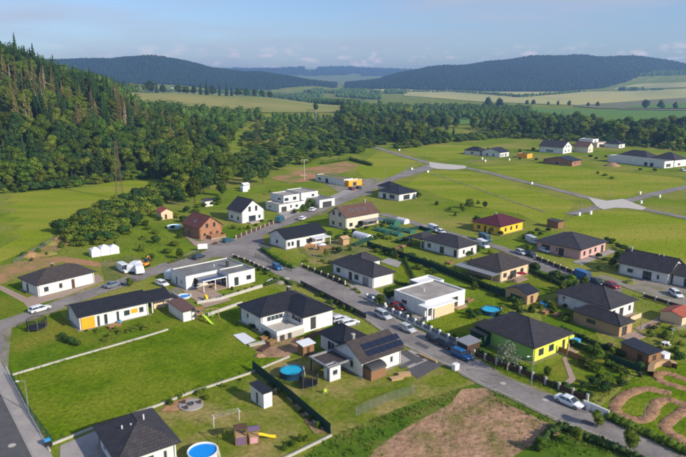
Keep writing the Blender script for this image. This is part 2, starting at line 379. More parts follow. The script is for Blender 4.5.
def strip(name, A, B, m, z=.03, kerb=0):
    """sheet between two px polylines (first = near edge, second = far edge)"""
    def resample(P, n):
        P = [G(*p) for p in P]; d = [0]
        for i in range(1, len(P)): d.append(d[-1] + (P[i] - P[i - 1]).length)
        out = []; k = 0
        for i in range(n):
            t = d[-1] * i / (n - 1)
            while k < len(P) - 2 and d[k + 1] < t: k += 1
            f = (t - d[k]) / max(1e-6, d[k + 1] - d[k]); out.append(P[k].lerp(P[k + 1], min(1, f)))
        return out
    n = 3 * max(len(A), len(B)); a = resample(A, n); b = resample(B, n); mb = MB()
    for p in a: mb.v.append((p.x, p.y, z))
    for p in b: mb.v.append((p.x, p.y, z))
    for i in range(n - 1): mb.f.append((i, i + 1, n + i + 1, n + i))
    o = mb.build(name, m); struct(o)
    return o, a, b
def ribbon_pts(P, w):
    """left and right offset lines of a world polyline"""
    L = []; Rr = []
    for i, p in enumerate(P):
        d = (P[min(i + 1, len(P) - 1)] - P[max(i - 1, 0)]); d.z = 0; d.normalize(); n = Vector((-d.y, d.x, 0))
        L.append(p + n * w / 2); Rr.append(p - n * w / 2)
    return L, Rr
def smooth_line(P, it=2):
    for _ in range(it):
        Q = [P[0]]
        for a, b in zip(P, P[1:]): Q += [a.lerp(b, .25), a.lerp(b, .75)]
        Q.append(P[-1]); P = Q
    return P
def ribbon(name, pts, w, m, z=.03, world=False, smooth=0):
    P = pts if world else [G(*p) for p in pts]
    if smooth: P = smooth_line(P, smooth)
    L, Rr = ribbon_pts(P, w); mb = MB(); n = len(P)
    mb.v = [(p.x, p.y, z) for p in L] + [(p.x, p.y, z) for p in Rr]
    mb.f = [(i, n + i, n + i + 1, i + 1) for i in range(n - 1)]
    return struct(mb.build(name, m))
def kerb(P, w=.14, h=.12, name='kerb', m='concrete'):
    L, Rr = ribbon_pts(P, w); mb = MB(); n = len(P)
    for p, q in zip(L, Rr): mb.v += [(p.x, p.y, -.05), (p.x, p.y, h), (q.x, q.y, h), (q.x, q.y, -.05)]
    for i in range(n - 1):
        for c in range(3): mb.f.append((4 * i + c, 4 * i + c + 1, 4 * i + 5 + c, 4 * i + 4 + c))
    return struct(mb.build(name, m))
def low_wall(name, label, cat, pts, h, w, m, world=False):
    P = pts if world else [G(*p) for p in pts]
    L, Rr = ribbon_pts(P, w); mb = MB(); n = len(P); o0 = P[0]
    for p, q in zip(L, Rr): mb.v += [(p.x, p.y, -.05), (p.x, p.y, h), (q.x, q.y, h), (q.x, q.y, -.05)]
    for i in range(n - 1):
        for c in range(4): d = (c + 1) % 4; mb.f.append((4 * i + c, 4 * i + d, 4 * i + 4 + d, 4 * i + 4 + c))
    mb.f += [(0, 1, 2, 3), (4 * n - 1, 4 * n - 2, 4 * n - 3, 4 * n - 4)]
    return tag(mb.build(name, m), label, cat)
# ------------------------------------------------------------------ ground sheet
def ground():
    xs = np.concatenate([-np.geomspace(6800, 260, 110), np.linspace(-250, 250, 60), np.geomspace(260, 6800, 110)])
    ys = np.concatenate([np.linspace(-2500, 0, 6), np.linspace(30, 600, 90), np.geomspace(610, 8600, 150)])
    X, Y = np.meshgrid(xs, ys); Z = terr(X, Y); nx = len(xs); ny = len(ys)
    v = np.stack([X, Y, Z], -1).reshape(-1, 3)
    i = np.arange(nx - 1)[None, :] + nx * np.arange(ny - 1)[:, None]
    f = np.stack([i, i + 1, i + nx + 1, i + nx], -1).reshape(-1, 4)
    me = np_mesh('ground', v, f, 'meadow', 4); me.shade_smooth()
    return struct(link('ground', me))
ground()
# ------------------------------------------------------------------ far fields, draped over the terrain
def field(name, near, far, m, off=.6, nx=110, ny=30):
    def res(P, n):
        out = []; xs = [p[0] for p in P]; ys = [p[1] for p in P]
        for x in np.linspace(xs[0], xs[-1], n): out.append((x, float(np.interp(x, xs, ys))))
        return [GT(*p) for p in out]
    A = res(near, nx); B = [Vector((p.x / p.y * far, far, 0)) for p in A] if isinstance(far, (int, float)) else res(far, nx); v = []
    for j in range(ny):
        t = j / (ny - 1)
        for a, b in zip(A, B):
            x = a.x + (b.x - a.x) * t; y = a.y + (b.y - a.y) * t; v.append((x, y, tz(x, y) + off))
    f = [(j * nx + i, j * nx + i + 1, (j + 1) * nx + i + 1, (j + 1) * nx + i) for j in range(ny - 1) for i in range(nx - 1)]
    me = np_mesh(name, v, f, m, 4); return struct(link(name, me))
field('hay_field', [(120, 101), (145, 103), (200, 108), (250, 113), (300, 113), (352, 113)], 1105, 'hay', .9)
field('wheat_field', [(404, 96), (440, 98.5), (480, 102), (560, 105), (620, 106.5), (700, 105)], [(404, 92), (450, 92), (520, 92), (580, 92), (620, 91.5), (700, 88.5)], 'wheat', 1.0)
field('wheat_field', [(374, 91.5), (410, 90.8), (452, 90.6)], [(374, 88.6), (410, 86), (452, 86)], 'wheat', 1.0)
field('upper_wheat_field', [(614, 89.5), (650, 88.5), (700, 87)], [(614, 88.6), (640, 84), (700, 82)], 'wheat', 1.0)
field('green_field', [(440, 125), (560, 125), (620, 128), (720, 128)], [(440, 108), (540, 108.5), (600, 109.6), (720, 110.2)], 'crop_green', .8)
field('fallow_field', [(575, 106.8), (600, 109), (640, 109), (720, 109)], [(575, 105.6), (620, 102.6), (660, 99.5), (720, 96.5)], 'fallow', 1.3)
field('green_field', [(628, 108.5), (660, 109), (720, 109.2)], [(628, 107), (660, 104.5), (720, 102)], 'crop_green', 1.7)
field('farm_track', [(618, 110.3), (660, 110.8), (720, 111.6)], [(618, 109.7), (660, 110), (720, 110.7)], 'gravel', 2.0, ny=3)
field('clearing', [(225, 92), (262, 93)], [(225, 91.2), (262, 92)], 'hay', 1)
def forest_floor():
    us = np.linspace(-.75, -.2, 70); Y0 = [max(302.0, 360 - 0 * u) for u in us]; v = []; ny = 30
    lim = [(-.75, 295), (-.58, 303), (-.49, 312), (-.4, 331), (-.29, 356), (-.25, 380), (-.2, 420)]
    for j in range(ny):
        for u in us:
            a = float(np.interp(u, [p[0] for p in lim], [p[1] for p in lim])); y = a + (640 - a) * j / (ny - 1); x = u * y; v.append((x, y, tz(x, y) + .25))
    nx = len(us); f = [(j * nx + i, j * nx + i + 1, (j + 1) * nx + i + 1, (j + 1) * nx + i) for j in range(ny - 1) for i in range(nx - 1)]
    return struct(link('forest_floor', np_mesh('forest_floor', v, f, 'forest_floor', 4)))
forest_floor()
# ------------------------------------------------------------------ parcels (sheets on the flat ground)
sheet('pasture', [(-60, 205), (0, 196), (40, 190), (90, 184), (130, 181), (158, 180), (150, 188), (130, 197), (100, 208), (75, 224), (45, 240), (10, 258), (-60, 285)], 'pasture', .02)
sheet('young_meadow', [(428, 171), (470, 172), (512, 184), (575, 203), (560, 222), (545, 226), (520, 214), (470, 205), (440, 196), (425, 190), (404, 186)], 'pasture', .02)
sheet('young_meadow', [(480, 167), (545, 163), (600, 170), (680, 178), (690, 184), (650, 192), (623, 198), (592, 196), (540, 183), (500, 173)], 'pasture', .02)
sheet('young_meadow', [(560, 224), (578, 216), (600, 211), (640, 212), (700, 224), (700, 268), (640, 258), (600, 240)], 'pasture', .02)
sheet('young_meadow', [(355, 168), (378, 152), (405, 158), (424, 163), (405, 171), (380, 180), (362, 176)], 'pasture', .02)
sheet('young_meadow', [(400, 147), (440, 145), (480, 146), (468, 158), (440, 160), (410, 152)], 'pasture', .02)
sheet('meadow_plot', [(-20, 332), (0, 333), (28, 322), (60, 312), (75, 330), (150, 322), (160, 333), (141, 337), (65, 358), (9, 375), (0, 350), (-20, 345)], 'lawn', .02)
sheet('large_lawn', [(10.5, 376.5), (65, 360), (142, 338.5), (190, 322), (232, 308), (262, 325), (285, 345), (289, 356), (249, 373), (188, 393), (155, 406), (96, 427), (52, 444)], 'lush', .024)
sheet('lawn', [(155, 408), (188, 395), (249, 375), (290, 405), (328, 433), (300, 448), (280, 460), (180, 480), (150, 470)], 'dry_lawn', .03)
sheet('lawn', [(253, 371), (289, 358), (318, 345), (400, 352), (455, 368), (468, 377), (478, 384), (440, 396), (332, 436)], 'dry_lawn', .028)
sheet('lawn', [(195, 303), (240, 292), (275, 287), (285, 293), (240, 307), (208, 312)], 'lush', .028)
sheet('rough_ground', [(250, 345), (290, 335), (312, 345), (286, 357), (262, 358)], 'soil', .034)
sheet('lawn', [(300, 336), (330, 322), (347, 326), (322, 340)], 'lush', .03)
sheet('bare_ground', [(372, 452), (380, 438), (402, 428), (432, 414), (452, 402), (460, 389), (472, 385), (486, 387), (500, 400), (520, 410), (552, 425), (560, 434), (540, 440), (515, 455), (500, 475), (365, 480)], 'soil', .03)
sheet('verge', [(330, 437), (400, 408), (440, 394), (480, 382), (486, 388), (462, 389), (450, 404), (402, 430), (372, 452), (365, 480), (330, 480), (290, 470)], 'weeds', .026)
sheet('verge', [(486, 384), (497, 391), (549, 416), (596, 435), (642, 458), (660, 480), (500, 480), (516, 456), (540, 441), (560, 434), (552, 424), (500, 399)], 'weeds', .026)
sheet('verge', [(396, 326), (424, 337), (450, 349), (462, 355), (462, 351), (440, 340), (420, 331), (394, 320)], 'dry_lawn', .03)
sheet('verge', [(476, 360), (510, 380), (545, 394), (556, 397), (558, 393), (520, 377), (490, 362), (476, 353)], 'dry_lawn', .03)
sheet('lawn', [(424, 320), (470, 304), (500, 296), (516, 308), (490, 320), (478, 333), (460, 340), (440, 332)], 'lush', .03)
sheet('lawn', [(388, 289), (398, 276), (384, 262), (440, 272), (465, 285), (430, 276), (410, 282)], 'lush', .03)
sheet('lawn', [(380, 246), (430, 262), (462, 272), (470, 284), (440, 282), (400, 262), (378, 254)], 'lawn', .03)
sheet('lawn', [(500, 292), (522, 282), (540, 268), (580, 278), (570, 290), (545, 295), (520, 300)], 'lawn', .03)
sheet('lawn', [(478, 352), (500, 364), (535, 375), (560, 360), (575, 345), (600, 352), (640, 368), (600, 392), (575, 396), (540, 388), (500, 374)], 'lawn', .03)
sheet('lawn', [(600, 348), (640, 330), (700, 300), (700, 345), (660, 352), (640, 352)], 'dry_lawn', .028)
sheet('lawn', [(562, 300), (590, 322), (600, 340), (560, 345), (545, 330), (540, 310)], 'lawn', .03)
sheet('lawn', [(610, 400), (590, 415), (614, 422), (686, 458), (700, 462), (700, 365), (665, 362), (640, 372)], 'lush', .026)
sheet('lawn', [(212, 232), (232, 224), (258, 230), (240, 238), (222, 241)], 'lawn', .03)
sheet('lawn', [(302, 258), (335, 250), (352, 258), (330, 266), (312, 268)], 'dry_lawn', .03)
sheet('lawn', [(268, 262), (282, 253), (300, 268), (288, 268)], 'lawn', .03)
sheet('lawn', [(250, 271), (272, 266), (282, 276), (262, 287), (250, 282)], 'lawn', .03)
sheet('lawn', [(90, 322), (150, 308), (180, 322), (150, 334), (100, 345)], 'lawn', .03)
sheet('bare_ground', [(-10, 268), (18, 262), (62, 256), (98, 262), (104, 268), (60, 262), (20, 276), (-10, 290)], 'soil_red', .03)
sheet('bare_ground', [(20, 256), (40, 246), (66, 236), (74, 240), (60, 250), (34, 262)], 'soil_red', .034)
sheet('yard', [(100, 262), (130, 256), (150, 262), (125, 281), (106, 284)], 'verge', .03)
sheet('yard', [(0, 284), (20, 284), (60, 298), (28, 318), (0, 325)], 'lawn', .026)
sheet('path', [(0, 285), (0, 290), (24, 303), (28, 308), (36, 305), (64, 297), (104, 281), (98, 274), (40, 292), (28, 298)], 'paving_pink', .04)
sheet('yard', [(268, 222), (262, 233), (300, 222), (340, 210), (345, 203), (310, 217)], 'verge', .03)
sheet('yard', [(150, 296), (178, 287), (194, 312), (182, 320), (160, 300)], 'gravel', .034)
sheet('yard', [(176, 286), (200, 283), (232, 300), (205, 308)], 'paving_pink', .04)
sheet('yard', [(60, 446), (98, 430), (112, 470), (60, 480)], 'paving', .034)
sheet('bare_ground', [(296, 240), (345, 240), (372, 250), (350, 262), (325, 262), (300, 252)], 'verge', .028)
sheet('yard', [(300, 246), (318, 240), (332, 248), (316, 256)], 'soil_red', .033)
sheet('yard', [(322, 182), (380, 178), (370, 196), (345, 196)], 'gravel', .03)
sheet('bare_ground', [(270, 178), (310, 168), (345, 162), (360, 166), (330, 178), (290, 184)], 'soil_red', .028)
sheet('yard', [(345, 283), (368, 285), (392, 301), (374, 306)], 'paving', .04)
sheet('yard', [(385, 300), (396, 296), (425, 306), (440, 318), (424, 322), (395, 312)], 'paving', .036)
sheet('yard', [(395, 357), (424, 344), (450, 356), (420, 378)], 'paving', .036)
sheet('parking_bed', [(399, 353), (406, 350), (424, 361), (416, 364)], 'asphalt_dark', .048)
sheet('parking_bed', [(406, 370), (434, 358), (446, 363), (418, 379)], 'asphalt_dark', .048)
sheet('parking_bed', [(398, 366), (424, 355), (428, 357), (402, 369)], 'asphalt_dark', .048)
sheet('yard', [(331, 312), (348, 316), (360, 325), (345, 328), (328, 320)], 'paving', .036)
sheet('yard', [(520, 258), (560, 270), (590, 282), (600, 288), (582, 288), (545, 272), (505, 262)], 'asphalt', .033)
sheet('yard', [(572, 262), (582, 265), (616, 252), (610, 249)], 'paving', .04)
sheet('yard', [(672, 285), (640, 276), (622, 283), (655, 296), (700, 310), (700, 285)], 'gravel', .033)
sheet('path', [(640, 331), (634, 329), (664, 315), (670, 318)], 'paving_pink', .04)
sheet('path', [(562, 358), (566, 357), (576, 380), (562, 392), (557, 389), (569, 378)], 'paving_pink', .045)
sheet('path', [(290, 192), (306, 188), (330, 200), (318, 205)], 'paving', .036)
sheet('yard', [(276, 212), (292, 207), (300, 213), (286, 220)], 'paving', .036)
sheet('yard', [(322, 200), (350, 188), (362, 190), (332, 208)], 'paving', .036)
sheet('yard', [(205, 247), (214, 235), (222, 240), (232, 246), (222, 250)], 'paving_pink', .036)
sheet('yard', [(184, 236), (200, 242), (214, 236), (218, 244), (196, 247)], 'paving_pink', .034)
sheet('yard', [(380, 262), (388, 258), (402, 262), (398, 268)], 'paving', .036)
sheet('concrete_slab', [(233, 335.5), (244, 333), (256, 341), (245, 345)], 'tarp_white', .14)
sheet('garden_bed', [(160, 412), (168, 404), (190, 397), (200, 401), (176, 412)], 'soil_red', .04)
sheet('garden_bed', [(276, 388), (284, 386), (322, 425), (326, 434), (314, 434), (296, 408)], 'soil', .04)
sheet('garden_bed', [(545, 345), (520, 322), (478, 318), (478, 322), (520, 330)], 'verge', .033)
# ------------------------------------------------------------------ roads
lo = [(241, 256), (259, 266), (280, 275), (301, 283.5), (317, 292.5), (350, 309), (371, 322), (400, 342), (430, 357), (456, 368.7), (467, 376.5), (496, 390.7), (510, 397), (549.4, 415.7), (567.7, 425), (596.6, 434.5), (620, 445), (641, 457), (662, 470)]
up = [(262, 251), (283, 262), (301, 269), (327.5, 279), (350, 290), (371, 303), (387, 313), (398, 322), (424, 334.5), (450, 347), (474, 359.5), (496, 373), (510, 381.3), (544, 394.5), (570, 404), (596.6, 413), (628, 429), (680.6, 457), (705, 470)]
_, ra, rb = strip('road', lo, up, 'asphalt', .13)
kerb(ra[20:], .18, .16); kerb(rb[26:40], .18, .14)
lo2 = [(-30, 339), (0, 331), (29, 319.5), (63, 307), (102, 292.5), (124, 286), (150, 276), (180, 267), (215, 256.5), (243, 257)]
up2 = [(-30, 329), (0, 322.7), (26, 313.5), (76, 295), (106, 285), (121, 280.5), (143, 272), (162, 265), (180, 259), (208, 246.5), (236, 239)]
_, r2a, r2b = strip('road', lo2, up2, 'asphalt', .122)
lo3 = [(264, 254), (258, 240), (272, 231), (311.7, 216.5), (340, 204.5), (350, 201), (374, 189.5), (392.5, 181), (434, 169)]
up3 = [(232, 242), (236, 239), (275, 223.5), (285.5, 219), (322, 204.5), (350, 193.5), (379.4, 182), (405, 171), (430, 164)]
strip('road', lo3, up3, 'asphalt', .118)
sheet('junction', [(232, 246), (240, 238), (262, 236), (268, 250), (262, 258), (243, 258)], 'asphalt', .136)
def verge_strip(P, side, w=1.1, m='gravel', z=.118):
    L, Rr = ribbon_pts(P, 2 * (w / 2) + .0); Q = L if side > 0 else Rr; ribbon('gravel_verge', Q, w, m, z, world=True)
verge_strip(ra, -1, .7); verge_strip(rb, 1, .8); verge_strip(r2a, -1, 1.0, z=.112); verge_strip(r2b, 1, 1.0, z=.113)
# darker repair patches laid into the asphalt
for k, q in enumerate([[(330, 300), (338, 304), (333, 306), (325, 302)], [(418, 342), (430, 348), (426, 350), (414, 344)], [(585, 420), (600, 426), (596, 429), (580, 422)], [(262, 243), (272, 247), (268, 251), (258, 246)], [(120, 284), (134, 279), (137, 281), (123, 286)]]):
    MB().quad(*[tuple(G(*p)[:2]) + (.142 + .002 * k,) for p in q]).build('asphalt_patch', 'asphalt_dark')['kind'] = 'structure'
# access lane behind the bungalows, from the dark-roofed house past the yellow one
ribbon('lane', [(382, 214), (400, 219), (430, 228), (462, 237), (500, 248), (530, 259), (560, 270), (592, 283), (620, 292)], 4.0, 'asphalt', .115)
ribbon('lane', [(600, 276), (640, 290), (672, 302), (700, 312)], 4.0, 'gravel', .112)
sheet('plaza', [(429, 162), (441, 163.6), (466, 166), (466, 168.5), (455, 169.8), (446, 169.5), (436, 169), (430, 167)], 'plaza_paving', .14)
ribbon('new_road', [(430, 163.5), (405, 156.5), (379, 148.5), (366, 143.5)], 5.0, 'asphalt', .13)
ribbon('new_road', [(464, 167.5), (490, 173), (510, 178.5), (550, 188), (592, 199)], 4.6, 'asphalt', .13)
ribbon('new_road', [(430, 173), (475, 188), (520, 204), (545, 212)], 1.0, 'gravel', .11)
sheet('plaza', [(588, 197.5), (607, 201), (623, 199), (646.5, 208), (642, 210.4), (628, 208.6), (615, 208), (603, 209.8), (596, 206)], 'plaza_paving', .14)
ribbon('new_road', [(626, 201.5), (655, 194), (690, 186.5)], 5.4, 'asphalt', .13)
ribbon('new_road', [(642, 209), (665, 213.5), (700, 221)], 4.4, 'asphalt', .13)
ribbon('new_road', [(569, 214.6), (584, 211), (600, 206.5)], 4.6, 'asphalt', .13)
ribbon('footpath', [(466, 162), (500, 158), (540, 158), (580, 160)], 2.2, 'gravel', .11)
ribbon('footpath', [(396, 178), (410, 166), (425, 160)], 1.2, 'gravel', .11)
# asphalt road with pavement, lower left corner
sheet('road', [(-60, 330), (-14, 362), (0, 391), (33, 457), (45, 485), (-60, 500)], 'asphalt_dark', .116)
sheet('road', [(-40, 331), (0, 325), (4, 338), (3, 352), (0, 372), (-12, 366), (-60, 345)], 'asphalt', .119)
sheet('pavement', [(0, 391), (-13, 362), (0, 362), (10, 376), (31.5, 418), (50, 452), (62, 476), (46, 486), (33, 457)], 'paving', .2)
kerb([G(-13, 363), G(0, 391.5), G(33, 457.5), G(46, 486)], .2, .15)
sheet('yard', [(0, 330), (12, 326), (10, 345), (8, 370), (0, 362)], 'gravel', .115)
# manhole patches in the main road
for k, (px, py) in enumerate([(503, 384), (545.5, 400.5), (12, 446)]):
    g = G(px, py); o = MB().lathe([(0, .146), (.5, .148), (.52, .12)], 12).build('manhole_cover', 'concrete'); o.location = (g.x, g.y, 0)
    tag(o, ['pale manhole cover in the road beside the blossoming silver tree', 'pale manhole cover in the road just ahead of the white saloon', 'pale manhole cover in the dark asphalt at the lower left corner'][k], 'manhole cover')
# pump track
def track(pts, w=2.2, berm=.12):
    P = smooth_line([G(*p) for p in pts], 3); mb = MB(); n = len(P)
    prof = [(-.85, -.02), (-.55, berm), (0, .05), (.55, berm), (.85, -.02)]
    for i, p in enumerate(P):
        d = P[min(i + 1, n - 1)] - P[max(i - 1, 0)]; d.z = 0; d.normalize(); q = Vector((-d.y, d.x, 0)); hump = .05 + .05 * math.sin(i * .55)
        for a, z in prof:
            a2 = a * rnd.uniform(.86, 1.16) if a else 0
            mb.v.append((p.x + q.x * a2 * w, p.y + q.y * a2 * w, z + (hump + rnd.uniform(0, .06) if abs(a) < .7 else 0)))
    k = len(prof)
    for i in range(n - 1):
        for j in range(k - 1): mb.f.append((i * k + j, i * k + j + 1, (i + 1) * k + j + 1, (i + 1) * k + j))
    return struct(mb.build('dirt_track', 'track_soil', smooth=True))
track([(671, 394), (655, 390), (644, 388.5), (630, 392.5), (620, 399), (613.5, 407), (617, 413), (628, 418), (640, 421), (649, 418), (653, 411), (656, 403.5), (664, 399.5), (675, 401), (686, 406), (696, 413), (686, 416)], 1.25)
track([(700, 403), (686, 410), (676, 416), (667, 423), (664, 428), (670, 433), (682, 440), (696, 448), (716, 448)], 1.25)
track([(700, 384), (680, 378), (668, 373), (659, 373), (657, 378), (664, 383), (678, 387), (700, 393)], 1.1)
b_ = MB(); P_ = smooth_line([G(650, 377), G(651, 369), (G(656, 366)), G(664, 364.5), G(672, 366), G(674, 369)], 2)
L_, R_ = ribbon_pts(P_, 1.0)
for p, q in zip(L_, R_): b_.v += [(p.x, p.y, 0), (p.x, p.y, 1.0), (q.x, q.y, 1.15), (q.x, q.y, 0)]
for i in range(len(P_) - 1):
    for c in range(3): b_.f.append((4 * i + c, 4 * i + c + 1, 4 * i + 5 + c, 4 * i + 4 + c))
tag(b_.build('banked_curve', 'wood_pale'), 'tall banked curve of pale soil at the top of the pump track', 'banked curve')
# ------------------------------------------------------------------ buildings
class Frame:
    def __init__(s, L, N_, Rr, eh, B=None, theta=None):
        if N_ is None:
            l, r, b = G(*L, eh), G(*Rr, eh), G(*B, eh); n = l + r - b
        else:
            n = G(*N_, eh); l = G(*L, eh); r = G(*Rr, eh)
        a = math.degrees(math.atan2(r.y - n.y, r.x - n.x)); c = math.degrees(math.atan2(l.y - n.y, l.x - n.x)) - 90
        s.th = R(theta if theta is not None else (a + c) / 2); s.o = Vector((n.x, n.y, 0)); s.W = (r - n).length; s.D = (l - n).length; s.eh = eh
    def loc(s, px, py, z=0.0):
        p = G(px, py, z) - s.o; c, q = math.cos(-s.th), math.sin(-s.th); return (p.x * c - p.y * q, p.x * q + p.y * c)
def wall_face(P, ln, h, opens, z0=0.0):
    """P(t, z, depth) -> point; a wall sheet with real openings and reveals"""
    mb = MB(); ts = sorted({0.0, ln, *[v for o in opens for v in o[:2]]}); zs = sorted({z0, h, *[v for o in opens for v in o[2:4]]})
    for a, b in zip(ts, ts[1:]):
        for c, d in zip(zs, zs[1:]):
            m, q = (a + b) / 2, (c + d) / 2
            if any(o[0] < m < o[1] and o[2] < q < o[3] for o in opens): continue
            mb.quad(P(a, c, 0), P(b, c, 0), P(b, d, 0), P(a, d, 0))
    for o in opens:
        a, b, c, d = o[:4]; k = .16
        mb.quad(P(a, c, 0), P(a, c, k), P(a, d, k), P(a, d, 0)); mb.quad(P(b, c, 0), P(b, d, 0), P(b, d, k), P(b, c, k))
        mb.quad(P(a, d, 0), P(a, d, k), P(b, d, k), P(b, d, 0)); mb.quad(P(a, c, 0), P(b, c, 0), P(b, c, k), P(a, c, k))
    return mb
def window_at(root, P, a, b, c, d, kind, fm='white_paint', dep=.10, glass='glass'):
    w = .07 if kind != 'garage' else .05; out = [(a, c), (b, c), (b, d), (a, d)]; inn = [(a + w, c + w), (b - w, c + w), (b - w, d - w), (a + w, d - w)]
    mb = MB(); mb.ring([(P(*p, dep - .05), P(*p, dep + .05)) for p in out], [(P(*p, dep - .05), P(*p, dep + .05)) for p in inn])
    nm = {'win': 'window', 'french': 'glass_door', 'door': 'door', 'garage': 'garage_door', 'dark': 'door'}[kind]
    f = mb.build(nm, fm, root)
    if kind in ('win', 'french'):
        nmul = max(1, int(round((b - a) / 1.1)))
        ws = [(a + w + (b - a - 2 * w) * i / nmul, a + w + (b - a - 2 * w) * (i + 1) / nmul) for i in range(nmul)]
        for i, (u0, u1) in enumerate(ws):
            g = .025 if nmul > 1 else 0
            MB().quad(P(u0 + (g if i else 0), c + w, dep), P(u1 - (g if i < nmul - 1 else 0), c + w, dep), P(u1 - (g if i < nmul - 1 else 0), d - w, dep), P(u0 + (g if i else 0), d - w, dep)).build('pane', glass, f)
        for i in range(nmul - 1):
            u = ws[i][1]; q = MB(); pts = [P(u - .03, c + w, dep - .04), P(u + .03, c + w, dep - .04), P(u + .03, d - w, dep - .04), P(u - .03, d - w, dep - .04)]
            q2 = [P(u - .03, c + w, dep + .03), P(u + .03, c + w, dep + .03), P(u + .03, d - w, dep + .03), P(u - .03, d - w, dep + .03)]
            q.v = pts + q2; q.f = [(0, 1, 2, 3), (0, 4, 5, 1), (1, 5, 6, 2), (2, 6, 7, 3), (3, 7, 4, 0)]; q.build('mullion', fm, f)
        if kind == 'win':
            s = MB(); v = [P(a - .05, c - .05, -.06), P(b + .05, c - .05, -.06), P(b + .05, c, -.06), P(a - .05, c, -.06), P(a - .05, c - .05, .05), P(b + .05, c - .05, .05), P(b + .05, c, .05), P(a - .05, c, .05)]
            s.v = v; s.f = [(0, 1, 2, 3), (3, 2, 6, 7), (0, 4, 5, 1), (0, 3, 7, 4), (1, 5, 6, 2)]; s.build('sill', 'concrete', f)
    else:
        lm = {'door': 'wood_dark', 'dark': 'dark_metal', 'garage': 'white_paint' if fm == 'white_paint' else 'grey_metal'}[kind]
        n = 4 if kind == 'garage' else 1
        for i in range(n):
            e0 = c + w + (d - c - 2 * w) * i / n + (.012 if i else 0); e1 = c + w + (d - c - 2 * w) * (i + 1) / n - (.012 if i < n - 1 else 0)
            MB().quad(P(a + w, e0, dep), P(b - w, e0, dep), P(b - w, e1, dep), P(a + w, e1, dep)).build('panel' if n > 1 else 'leaf', lm, f)
    return f
